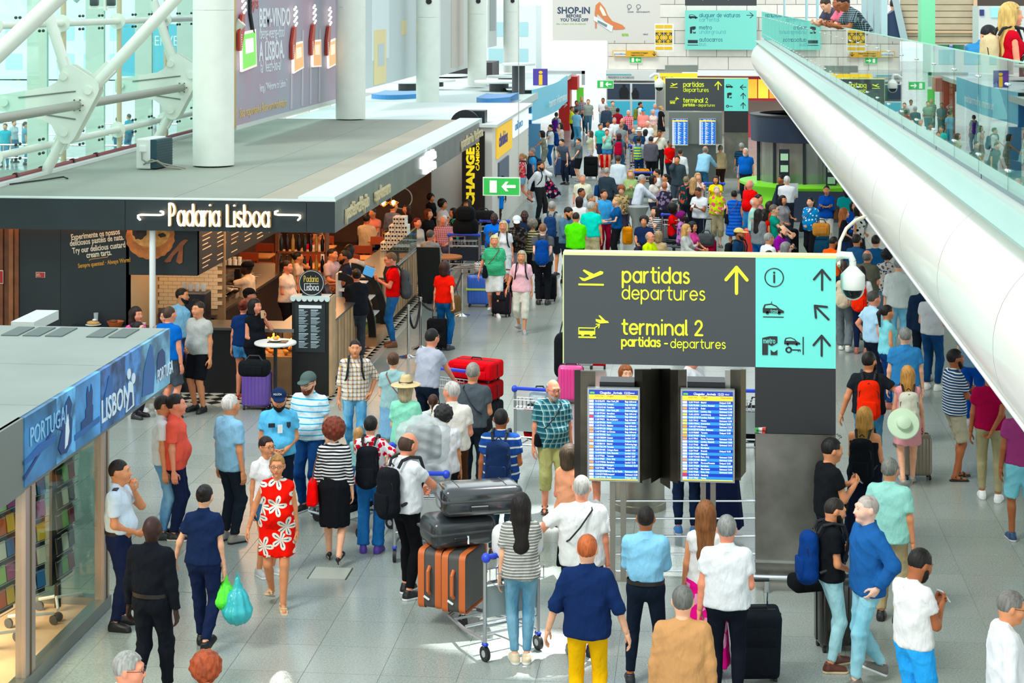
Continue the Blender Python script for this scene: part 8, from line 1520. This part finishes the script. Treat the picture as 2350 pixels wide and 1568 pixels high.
1186|496|1.72|5|mk|short:#111|tee:floral:#1c1c1e:#5c5850:16|pants:#99a|shoe:#222|phone,low|stand|man in white cap and black patterned t-shirt|hat='cap:#e4ecec',hp=18
1155|507|1.66|0|fr|long:#ecd098|tee:#f0f2f4|shorts:#dce8e8|sneak:#eee|down,down|stand|blonde woman in white t-shirt and white shorts|glasses='up',bp='#1c2838;dark backpack of the blonde woman in white'
1135|540|1.66|5|fr|wavy:#f0dca0|loose:stripe:#2c9c6c:#70c49c:.03:.6|shorts:#e8ecea|sneak:#eee|down,out|step|blonde woman in green striped top and white shorts|w=1.15,glasses='up',hb="'black shoulder bag of the woman in green stripes','#15181c',side=-1,cross=True"
1197|576|1.6|-2|ft|xlong:#b8a888|loose:#f4c8d0|capri:#dcdcd0|sneak:#98989c|down,out|step|woman with long grey blonde hair in pale pink t-shirt|bp='#24485c;teal backpack of the woman in pale pink'
1134|488|1.72|-10|mk|bald|tee:#3474d8|jeans:#2c4c7c|shoe:#222|phone,low|stand|smiling dark skinned man in bright blue t-shirt|w=1.1,ph='black phone of the smiling man in blue'
1021|600|1.64|165|fl|bob:#3a1c14|tee:#f04a2c|jeans:jean:#1c5088:#3c78ac|shoe:#334|down,pull|stand|dark haired woman in orange red t-shirt and blue jeans|hb="'brown leather shoulder bag of the woman in the red t-shirt','#6c5438',side=-1,size=(.34,.14,.32),drop=.46"
896|580|1.76|-75|mr|short:#7a5838|tee:#e8261c|jeans:jean:#2c5c98:#4c84bc|shoe:#7a4a28|phone,phone|stand|man with glasses in red t-shirt and jeans at the bakery counter|glasses='#333',hp=12,bp='#54585a;grey backpack on the man in the red t-shirt'
818|617|1.66|-160|fr|bun:#2a1a14|loose:#1c1f24|pants:#3c4248|shoe:#222|phone,phone|stand|woman with dark bun in black t-shirt at the arched fridge|w=1.14
1141|381|1.76|-5|mk|short:#111|tee:#1c2230|shorts:#3c84d8|sneak:#d83040|down,down|wait|man in black top and blue shorts behind the near exit sign|
1240|371|1.78|60|mt|short:#14110f|tuck:#eef2f4|pants:#26282a|shoe:#111|ear,pull|wait|man in white shirt and black trousers on the phone|beard='#14110f',bp='#1c2430;black backpack on the man on the phone'
1198|352|1.66|-85|fr|pony:#b88c5c|tank:floral:#e85c68:#f4c8c0:14|hotpants:#9cc4e0|heel:#7a1c2c|phone,phone|walk|woman in pink top and denim shorts walking left|bp='#1c2438;dark backpack on the woman in the pink top'
1200|329|1.62|0|ft|long:#5c3c24|loose:#dcdcd8|shorts:#cdd|sandal:#a86|ear,down|stand|woman with long brown hair on the phone by the brochures|
1221|341|1.7|-80|mr|short:#8c8c88|polo:#58a4dc|shorts:#345|sneak:#eee|down,down|stand|man in light blue polo by the brochure wall|bp='#1c3458;navy backpack on the man in the light blue polo'
1243|300|1.64|-80|ft|bob:#1c1416|tank:floral:#8c9484:#b8a898:12|shorts:floral:#8c9484:#b8a898:12|sneak:#eee|cart,cart|stand|woman in olive flowered playsuit at the booth counter|lean=12
1263|286|1.68|-75|ml|short:#17120f|tee:#f0f0ee|jeans:#2c5c98|sneak:#eee|cart,down|stand|young man in white t-shirt at the booth|bp='#1c3c78;navy backpack of the young man at the booth'
1286|282|1.62|-60|fl|long:#2a1a14|tank:#e8dcd4|shorts:#a8948c|sandal:#865|chin,down|stand|woman with long dark hair in pale vest, hand on her chin|
1277|258|1.64|170|fl|short:#333|tee:#c8d0cc|jeans:#98b0c0|shoe:#444|down,down|stand|person against the red portal|bp='#5c2c88;purple backpack by the red portal'
1289|319|1.62|-40|ml|short:#15110f|tee:#4c5866|jeans:#1c2434|shoe:#222|down,out|stand|boy in dark grey t-shirt bending over a suitcase|lean=22
1327|317|1.56|-60|ml|short:#15110f|tee:#646c70|shorts:#15181c|sneak:#888|cart2,down|stand|slim boy in grey t-shirt and black shorts|
1313|244|1.62|90|ft|short:#5c3820|loose:#e0e070|pants:#15171c|sneak:#ddd|down,low|stand|woman in lemon yellow tunic and black trousers|
1324|250|1.68|150|mt|short:#15110f|polo:#9cd0ec|jeans:jean:#5ca0c4:#84c0dc|shoe:#654|hold,down|stand|man in pale blue shirt and light jeans near the red portal|
1323|231|1.72|10|mb|short:#15110f|tee:#5c6c74|pants:#345|shoe:#222|low,low|stand|man in grey t-shirt holding a clipboard|
1335|222|1.7|0|mr|short:#b8a090|short:check:#8c7c84:#c8bcc0:.1|pants:#345|shoe:#222|low,low|stand|man in mauve checked shirt, head above the others|
1350|228|1.72|0|ml|short:#6c6050|tee:#98a49c|jeans:#4c6c80|shoe:#443|down,down|step|man in sage t-shirt walking out of the glare|
1384|225|1.72|0|mb|short:#222|tee:#e4e4e4|shorts:#8ab|shoe:#555|low,low|stand|hazy figure in white standing in the glare|
1392|240|1.74|170|mr|short:#a8a8a4|knit:#3c4858|pants:#33404e|shoe:#222|down,down|stand|man in dark slate suit near the lost property desk|
1406|232|1.72|20|ml|short:#5c4838|short:check:#7c8078:#a8aca0:.1|pants:#556|shoe:#222|low,low|stand|man in grey checked shirt by the lost property desk|
1418|248|1.68|165|mb|short:#14110f|tee:#8c2c34|jeans:#2c5c88|shoe:#222|down,down|stand|man in maroon t-shirt by the lost property desk|
1442|253|1.68|0|mr|short:#e0dcd4|short:check:#c83c50:#e8d0d0:.08|pants:#445|shoe:#222|cart,cart|stand|white haired man in red checked shirt|beard='#ddd8d0'
1476|250|1.74|-10|mr|short:#888|polo:#f49c94|pants:#445|shoe:#222|low,low|stand|large man in salmon pink polo and blue cap|hat='cap:#3c9cd8',w=1.2
1470|234|1.72|100|mt|short:#15110f|tee:#f0f0ee|pants:#445|shoe:#222|down,down|stand|dark haired man in white by the cyan desk front|bp='#7c8448;olive backpack of the man at the cyan desk'
1499|252|1.62|0|fr|short:#d4ccc4|tank:#ecd4cc|knee:#d8c8a8|shoe:#987|low,low|stand|woman in pale pink blouse and beige skirt|
1503|238|1.66|10|mr|short:#ccc|tee:#88b0d8|pants:#445|shoe:#222|low,low|stand|grey haired man in light blue, head by the small dome camera|
1518|243|1.64|120|fl|bun:#c8a05c|dress2:#17191c|knee:#17191c|shoe:#222|down,down|stand|blonde woman in black dress by the far sign|
1395|278|1.68|5|mb|short:#1c1814|tee:#eceeec|pants:#334|shoe:#222|low,low|stand|bearded man in white t-shirt with dark straps|beard='#1c1410'
1410|270|1.7|10|mr|short:#a8a8a4|short:#e8ecec|pants:#556|shoe:#222|low,low|stand|grey haired man with glasses in white shirt|
1428|271|1.68|-30|mr|fringe:#b8988c|polo:#26384c|pants:#445|shoe:#222|down,down|stand|bald man in dark navy polo|w=1.1
1426|283|1.64|165|mr|short:#a8784c|tee:#8c9494|pants:#445|shoe:#222|down,down|stand|sandy haired person in grey t-shirt seen from behind|
1378|284|1.68|40|mt|short:#444|tee:#58c4b8|shorts:#24344c|shoe:#444|down,down|stand|man in turquoise t-shirt|
1393|297|1.6|10|fr|short:#6c2c34|tank:#a8dccc|hotpants:#4c84b4|sandal:#876|hip,chin|stand|woman with plum hair in mint vest and denim shorts|w=1.1
1421|306|1.62|175|ft|bob:#4a1c24|tee:#4c6c7c|jeans:#34587c|shoe:#333|down,down|stand|woman with dark red hair seen from behind|bp='#a81c40;crimson backpack on the dark red haired woman'
1454|293|1.56|0|fl|bun:#b87840|tee:stripe:#54585c:#888c90:.06:.5|jeans:#334|shoe:#222|low,low|stand|woman with ginger bun in grey striped top|
1467|296|1.66|0|mt|short:#333|tee:#24405c|jeans:#334|shoe:#222|low,low|stand|man with white hat and glasses in navy|hat='fedora:#f0f0ea'
1486|278|1.7|-10|mr|short:#e8e4e0|tee:#f0f2f2|pants:#aaa|shoe:#222|low,low|stand|white bearded man in white t-shirt|beard='#e8e4dc',w=1.12
1482|297|1.58|150|ft|bob:#17191c|tee:#e8ecf0|pants:#445|shoe:#222|down,down|stand|woman with black bob in white t-shirt|
1466|314|1.64|170|mb|short:#17191c|tee:#a4b0b8|slim:#1c3458|shoe:#333|down,down|stand|dark haired boy in grey hood|bp='stripe:#d0d83c:#3c7ca8:.1:.5;lime and blue striped rucksack'
1494|313|1.72|170|mt|short:#26303c|rolled:#5c5c64|pants:#15171c|shoe:#111|low,low|stand|man in dark grey shirt and black trousers|w=1.14
1513|299|1.72|-5|mb|short:#17120f|stuck:#eeecdc|pants:#1c1e22|shoe:#111|down,chin|stand|man in white shirt with a hand to his face|
1354|300|1.62|-70|fl|wavy:#5c4438|tank:#c8ccb0|pants:#ccd|shoe:#555|down,down|stand|woman with long wavy hair in olive and white|
1538|322|1.68|40|mb|short:#17120f|tee:#f0381c|pants:#1c2434|shoe:#222|low,low|stand|man in orange red t-shirt in front of the far screens|
1561|341|1.7|175|mt|shaved:#3a2c24|shirt:#e8ecf0|pants:#445|shoe:#222|down,down|stand|man in white shirt behind the man in the grey suit|
1582|320|1.7|170|mk|short:#14110f|tee:#e4ecf0|jeans:#3c4c54|shoe:#222|down,down|stand|dark skinned man in white t-shirt below the far screens|bp='#1c2c4c;navy jacket like bag on his back below the far screens'
1619|335|1.72|150|mt|fringe:#8c8884|shirt:#a8d4ec|pants:#3c6480|shoe:#222|cart,cart|wait|balding man in light blue shirt leaning on a trolley|lean=20,w=1.1
1653|333|1.64|-155|fr|short:#8c8068|knit:#b4a484|pants:#33221c|shoe:#654|cart,down|stand|woman in beige cardigan and brown trousers|
1702|328|1.7|160|mt|short:#a8acac|polo:stripe:#1c3044:#2c4c64:.08:.5|shorts:#6c9cc4|sneak:#26405c|down,down|stand|grey haired man in navy striped polo and pale shorts|
1711|340|1.76|-15|mr|short:#dcdcd8|polo:#2464b8|slim:#1c222c|shoe:#3a241c|down,down|wait|white bearded man in royal blue polo and dark jeans|beard='#e0dcd4',w=1.1
1419|357|1.74|172|mt|short:#4a3424|shirt:#dce8f0|pants:#556|shoe:#222|down,down|stand|man in pale blue white shirt walking away|
1478|497|1.24|-5|mt|curly:#26282a|polo:#1c2c4c|pants:#334|shoe:#222|table,table|sit|seated man with curly dark hair and grey moustache in navy polo|w=1.1
1492|532|1.26|60|mr|fringe:#98908a|tee:#d8f45c|pants:#334|shoe:#222|table,table|sit|seated balding man with glasses in lime yellow t-shirt|glasses='#222',w=1.12
1576|515|1.26|70|fl|long:#dca85c|knit:#c4c8c4|pants:#b8ac88|shoe:#654|phone,table|sit|seated blonde woman in grey off shoulder top|
1546|470|1.28|75|mk|afro:#111|tee:#d81c1c|pants:#223|shoe:#222|table,table|sit|seated dark skinned boy in red t-shirt|
1566|486|1.24|70|fk|bald|tee:floral:#b888b8:#7c3c80:12|pants:#445|shoe:#222|table,table|sit|seated woman in purple patterned headscarf|hat='scarf:#7c2c6c'
1590|509|1.24|60|ft|bob:#17191c|tee:#d85c98|pants:#334|shoe:#222|table,table|sit|seated person with black bobbed hair in pink|
1502|475|1.26|-40|fl|long:#17120f|tee:stripe:#dcdcdc:#444:.05:.5|pants:#444|shoe:#222|chin,table|sit|seated dark haired girl in striped top drinking|
1512|530|1.22|160|fl|bob:#a88c64|tee:#c8b090|pants:#445|shoe:#222|table,table|sit|seated fair haired woman behind the lime t-shirt man|
1018|494|1.3|-5|mr|short:#dcdcdc|short:check:#a86c7c:#d8c0c8:.05|pants:#445|shoe:#222|table,table|sit|seated white haired man in pink checked shirt|w=1.1
988|528|1.3|155|mr|short:#5c5c58|knit:#9ca4a8|jeans:#2c5c9c|shoe:#222|table,table|sit|seated man in light grey sweater, back turned|w=1.12
1072|458|1.3|-30|ft|wavy:#1c1214|tee:floral:#1c1c20:#c8a888:14|pants:#223|shoe:#222|table,table|sit|seated dark haired woman in black floral blouse|w=1.12
1040|478|1.28|-60|ft|bob:#14110f|tee:floral:#26282c:#5cc4b4:10|pants:#223|shoe:#222|chin,table|sit|seated woman with glasses and teal patterned scarf|
1017|459|1.3|70|ft|curly:#1c1412|loose:#dcd4d0|pants:#334|shoe:#222|table,low|sit|seated curly haired woman in white cardigan|w=1.1
990|446|1.4|60|ft|curly:#15110f|knit:#15171a|pants:#15171a|shoe:#222|low,low|stand|curly dark haired person in black behind the cafe tables|
984|480|1.3|60|fl|bob:#7a3c20|knit:#17191c|pants:#223|shoe:#222|low,low|sit|seated red brown haired woman in black jacket|
958|500|1.3|50|fr|pony:#6c1c1c|knit:#c0c4c0|pants:#223|shoe:#222|low,low|sit|seated red haired woman in grey cardigan|
903|462|1.74|150|mt|shaved:#333|knit:#5c6478|pants:#1c2434|shoe:#222|down,down|stand|man in grey blue blazer under the bakery fascia|
932|470|1.5|-40|ft|wavy:#3a1c14|knit:#1c1a1c|pants:#223|shoe:#222|low,low|stand|dark haired woman in black beside the blazer man|
842|492|1.3|170|mt|short:#1c1412|short:#d8ccb4|pants:#223|shoe:#222|table,table|sit|seated man in cream shirt inside the bakery|
855|478|1.3|-20|mt|short:#333|tee:#f0a090|pants:#223|shoe:#222|table,table|sit|seated man in pink t-shirt inside the bakery|
735|533|1.28|40|mt|short:#6c6058|tee:#f0ece8|pants:#223|shoe:#222|low,low|sit|seated grey haired man in white inside the bakery|w=1.1
719|530|1.3|60|ft|bob:#3a2018|tee:#e83c6c|pants:#223|shoe:#222|low,low|sit|person in bright pink seated behind the menu boards|
803|562|1.68|165|mt|bob:#1c1412|short:#e8d4c4|pants:#1c1c1e|shoe:#222|low,reach|stand|waiter in cream shirt with black braces, back turned|
763|570|1.7|70|mt|shaved:#1c1412|short:#c8b8c0|pants:#1c2030|shoe:#222|low,hold|stand|waiter in lilac shirt and dark apron|
791|575|1.72|-70|mb|short:#14100e|polo:#1c2438|pants:#1c2434|shoe:#222|hold,low|stand|bearded man in navy polo at the bakery till|beard='#14100e',w=1.08
659|598|1.64|75|fr|bun:#241412|tee:#f4e4d8|pants:#15151a|shoe:#222|down,low|stand|bakery waitress in white t-shirt facing the till|w=1.12
684|577|1.6|110|ft|bun:#17100e|tee:#e8d8cc|pants:#1c1c20|shoe:#222|ear,down|stand|woman in cream on the phone behind the waitress|
566|600|1.68|-100|mk|short:#111|short:#e0d4c0|pants:#1c1c20|shoe:#222|reach,reach|stand|barista in cream shirt and dark beret at the machines|hat='beret:#14141a'
573|662|1.62|100|fr|short:#1c1412|tee:#1c1c22|pants:#1c1c20|shoe:#222|down,down|stand|bakery worker in black cap behind the drinking woman|hat='cap:#14161a'
586|686|1.66|60|fr|bob:#1a1618|tank:#15171c|pants:#15171c|shoe:#222|drink,low|stand|woman in black sleeveless top drinking coffee at the bistro table|w=1.14
559|688|1.6|175|fr|bun:#7a2c1c|tee:#1c3464|hotpants:#5c98cc|flip:#c84a50|down,down|stand|red haired girl in navy t-shirt and denim shorts|
390|703|1.74|150|mr|shaved:#4a3424|tee:#2c68b8|shorts:#4c545c|shoe:#222|down,down|stand|man in royal blue t-shirt and grey shorts|w=1.18
419|662|1.72|40|mt|short:#15110f|tee:#98c8e4|shorts:#446|shoe:#222|down,down|stand|bearded man in light blue t-shirt against the black coffee unit|beard='#15110f',hy=40
455|692|1.74|-30|mt|shaved:#2a2018|tee:#b8bab4|shorts:#17191e|sneak:#15171a|down,low|stand|smiling man in grey t-shirt and black shorts|w=1.2,glasses='up'
313|705|1.66|60|fr|wavy:#2a1812|tee:dots:#f060a0:#f8b0d0:20|pants:#ccd|shoe:#eee|low,low|stand|dark haired woman in pink dotted top behind the shop roof|
377|709|1.6|20|fl|bob:#3a2418|tee:#b8a898|pants:#abc|sneak:#eee|low,low|stand|woman with glasses half hidden by the blue t-shirt man|glasses='#333'
318|738|1.5|80|fl|bun:#1c1210|tee:#445|pants:#334|shoe:#222|low,low|stand|dark haired head low behind the grey shop roof|
297|1497|1.74|95|mr|short:#a4a49c|shirt:#e8eaec|pants:#334|shoe:#222|down,down|stand|grey haired man with black glasses at the bottom left edge|glasses='#15151a',hp=6
475|1502|1.62|178|fr|curly:#a8481c|knit:#33383e|pants:#223|shoe:#222|down,down|stand|orange haired person in dark jacket at the bottom edge|
648|1545|1.6|178|fp|bob:#dcd8cc|knit:#667|pants:#223|shoe:#222|down,down|stand|pale haired head just entering at the bottom edge|
1437|838|1.3|20|fl|bob:#a85c2c|tee:#1c2030|pants:#223|shoe:#222|table,table|sit|red haired woman seated behind the left arrivals screen|
1590|790|1.6|60|mr|short:#222|tee:#e8ecee|shorts:#889|shoe:#222|phone,table|sit|man in white t-shirt seated behind the right screen housing|
1352|935|1.5|178|fr|short:#333|tank:#f0a070|hotpants:#26385c|sandal:#a65|down,down|stand|person in navy shorts behind the left screen|
1575|905|1.7|178|mr|short:#222|tee:#223|jeans:#1c2a44|sneak:#3c84c8:#eee|down,down|stand|person in blue trainers behind the right arrivals screen|
1655|900|1.74|178|mr|short:#222|loose:#1c2848|maxi:#1c2444|shoe:#eee|down,down|stand|person in long navy clothes behind the steel housing|w=1.15
1308|1020|1.3|150|fr|bob:#543|tank:#f0b090|shorts:#eee|sandal:#a65|low,low|sit|seated person with bare arms left of the screen housing|
'''
for ln in CR.strip().split('\n'):
 f=ln.split('|');ex=eval('dict('+f[12]+')')if len(f)>12 and f[12]else{}
 if f[11]=='SKIP':continue
 bp_,ph_,hb_=ex.pop('bp',None),ex.pop('ph',None),ex.pop('hb',None)
 P=person(float(f[0]),float(f[1]),float(f[2]),float(f[3]),f[4][0],f[4][1],f[5],f[6],f[7],f[8],f[9],f[10],f[11],**ex)
 if bp_:c,lb=bp_.split(';');backpack(P,lb,c)
 if ph_:phone(P,0,'#e8eaec' if 'white' in ph_ else '#1c2024',ph_)
 if hb_:eval('handbag(P,'+hb_+')')
 if f[10]=='sit':
  q_=P['loc'];c=thing('stool','seat under the '+f[11].replace('seated ',''),'seat',(q_.x,q_.y,0),P['a'],'seats in use');s_=P['sc'];MB().rbox((0,.03,.40*s_),(.42,.42,.06),.02,1).build('seat',M('#34383c',.5),c);MB().cyl((0,0,0),(0,0,.38*s_),.04,n=8).build('leg',M('#2a2c2e',.4),c)
def find(s):return next(p for p in PEOPLE if s in p['root']['label'])
UP=[(1985,1.74,27.0,-70,'m','b','shaved:#17120f','short:check:#1c2c38:#a8b8b8:.035','pants:#26303c','rail,rail','bald man in dark checked shirt leaning over the balustrade with a phone',dict(lean=38,glasses='#222',hp=15)),(1957,1.74,28.6,-60,'m','b','short:#222','tee:#f48ca0','pants:#334','rail,rail','man in pink t-shirt leaning on the balustrade',dict(lean=35)),(1938,1.7,29.6,-50,'m','l','short:#3a2c20','tee:#556','pants:#334','rail,rail','brown haired boy resting his head on the balustrade',dict(lean=50,hp=20)),(2242,1.38,15.2,150,'m','r','short:#15171a','polo:#4c88b4','pants:#334','low,low','dark haired man with glasses in blue bending behind the glass',dict(lean=24,glasses='#222',hp=20,hy=-50)),(2318,1.64,14.2,100,'f','r','xlong:#e0b868','tank:#c01c3c','pants:#14161c','down,low','blonde tattooed woman in red vest upstairs at the right edge',dict()),(2052,1.7,38,170,'m','l','short:#333','polo:stripe:#e8ecf0:#28406c:.16:.75','pants:#aaa','down,down','person in white shirt with navy bands by the check-in kiosks',dict()),(2293,1.55,27.2,0,'m','b','short:#111','knit:#17191c','pants:#111','low,low','clerk in black suit behind the upstairs counter',dict())]
for px,h,Y,fc,sx,sk,hr,tp_,bt_,ar,lb,ex in UP:
 P=person(0,0,h,fc,sx,sk,hr,tp_,bt_,'shoe:#222',ar,'stand',lb,pos=(3.02,onX(px,3.02))if ar[:4]=='rail' or 'low' in ar and px<2250 or 'tattooed' in lb else(onP(px,Y),Y),z0=ZD-.03,group='people on the upper walkway',**ex)
 if 'tattooed' in lb:backpack(P,'beige leather backpack of the tattooed blonde woman','#dcc8a4')
for k,(px,d,c,lb)in enumerate(((12,72,'#58b8c8','leftmost passer-by outside the glass, turquoise top'),(32,74,'#c8d8dc','second passer-by outside the glass, pale clothes'),(58,73,'#78a8b8','passer-by in blue outside the left glass pane'),(270,76,'#e878b0','passer-by in pink outside near the gusset plates'),(296,78,'#58a8c0','passer-by in blue outside near the gusset plates'),(352,76,'#d8d8e0','pale passer-by outside beside the nearest column'))):
 p=at(px,380,d);person(0,0,1.7,k*60,'mf'[k%2],'l','short:#554','tee:'+c,'jeans:#5a8aa8','shoe:#444','down,down','stand',lb,pos=(p.x,p.y),group='people outside the glass')
P=find('carrying green and turquoise');p=handheld(P,1)
def sack(p,c,lb,r,h_):
 v=Vol((-.3,-.3,-.6),(.3,.3,.15),.02);v.cap((0,0,-h_+r),(0,0,-h_*.5),r,r*.7,0);v.cap((0,0,-h_*.5),(0,0,0),r*.6,.02,.06);v.fn(lambda D,X,Y,Z:D+.012*np.sin(np.arctan2(Y,X+1e-5)*9));V_,Q_=v.mesh();t=thing('plastic_bag',lb,'bag',p,0,'plastic bags');link('bag_body',npmesh(V_,Q_),c,t);MB().tube([(-.02,0,-.02),(0,0,.06),(.02,0,-.02)],.01,5).build('handle',c,t)
p=wpt(P,P['J']['wr'][1]+np.array([-.02,0,-.1]));sack(p+V3((.12,0,0)),M('#38b8c0',.25,bmp=.5,bs=20),'shiny turquoise plastic bag carried by the person in navy',.15,.46);sack(p+V3((-.02,.05,0)),M('#5cf03c',.4),'lime green bag carried beside the turquoise bag',.11,.34)
P=find('holding a helmet');p=wpt(P,P['J']['wr'][0]+np.array([.05,0,-.2]));t=thing('helmet','black shiny motorcycle helmet held by the linen shirt man','helmet',p);MB().ell((0,0,0),(.15,.17,.15),20,14).build('shell',M('#0c0e10',.1,coat=.8),t,True);MB().ell((0,-.06,.0),(.13,.13,.06),16,8).build('visor',M('#2c3236',.05),t,True)
P=find('pink lace dress');p=wpt(P,(0.09,.42,.98));t=thing('sun_hat','pale green straw hat hung on the cream backpack','hat',p);R_=Matrix.Rotation(1.2,3,'X');MB().lathe([(.21,0),(.2,.012),(.1,.02),(.09,.09),(.05,.11),(.001,.115)],n=28,R=Matrix.Rotation(1.1,3,'X')).build('hat_body',M('#cfe8c8',.7),t,True)
P=find('maroon trousers');p=handheld(P,0);t=thing('bouquet','small bunch of red, white and yellow flowers held between the couple','flowers',p+V3((0,0,.05)));[MB().ell((random.uniform(-.09,.09),random.uniform(-.06,.06),random.uniform(0,.1)),(.04,.04,.035),8,5).build('flower',M(('#e8384c','#f4f0e8','#f0e060')[k%3],.6),t,True)for k in range(12)];MB().cyl((0,0,-.16),(0,0,0),.03,.06).build('wrapping',WHITE,t)
P=find('drinking coffee');p=handheld(P,0);tag(MB().lathe([(.028,-.05),(.032,0),(.036,.07)],p,14).build('coffee_glass',M('#c8a880',.1),None,True),'glass of milky coffee lifted by the woman in black','glass')
P=find('reading a newspaper');p=handheld(P,0);o=MB().box((0,0,0),(.34,.01,.42),Matrix.Rotation(.3,3,'X')).build('newspaper',M('#dcecec',.7));o.location=p+V3((.1,0,.05));tag(o,'open newspaper held by the white haired man at the kiosk','newspaper')
P=find('fedora and mint');P=find('police officer');t=P['root'];o=text('POLÍCIA',.032,tuple(P['J']['head']+np.array([-.07,-.112,.07])),EX,EZ,WHITE,t,sx=.85,off=.008);o.name='cap_lettering'
MB().bx(-.13,-.05,-.168,-.16,1.27,1.32).build('name_patch',M('#15202c',.5),t);MB().bx(-.02,.04,-.175,-.165,1.2,1.3).build('id_card',WHITE,t);MB().prism([(.09,1.33),(.14,1.33),(.14,1.28),(.115,1.25),(.09,1.28)],(0,-.165,0),EX,EZ,.008).build('badge',M('#1c2a44',.5),t)
P=find('epaulettes');t=P['root'];[MB().box((s*.13,.0,1.445),(.09,.05,.012)).build('epaulette',M('#15203c',.5),t)for s in(-1,1)]
P=find('bottle print');MB().prism([(-.03,1.1),(.03,1.1),(.03,1.2),(.012,1.23),(.012,1.28),(-.012,1.28),(-.012,1.23),(-.03,1.2)],(0,-.15,0),EX,EZ,.012).build('printed_bottle',M('#17191c',.5),P['root'])
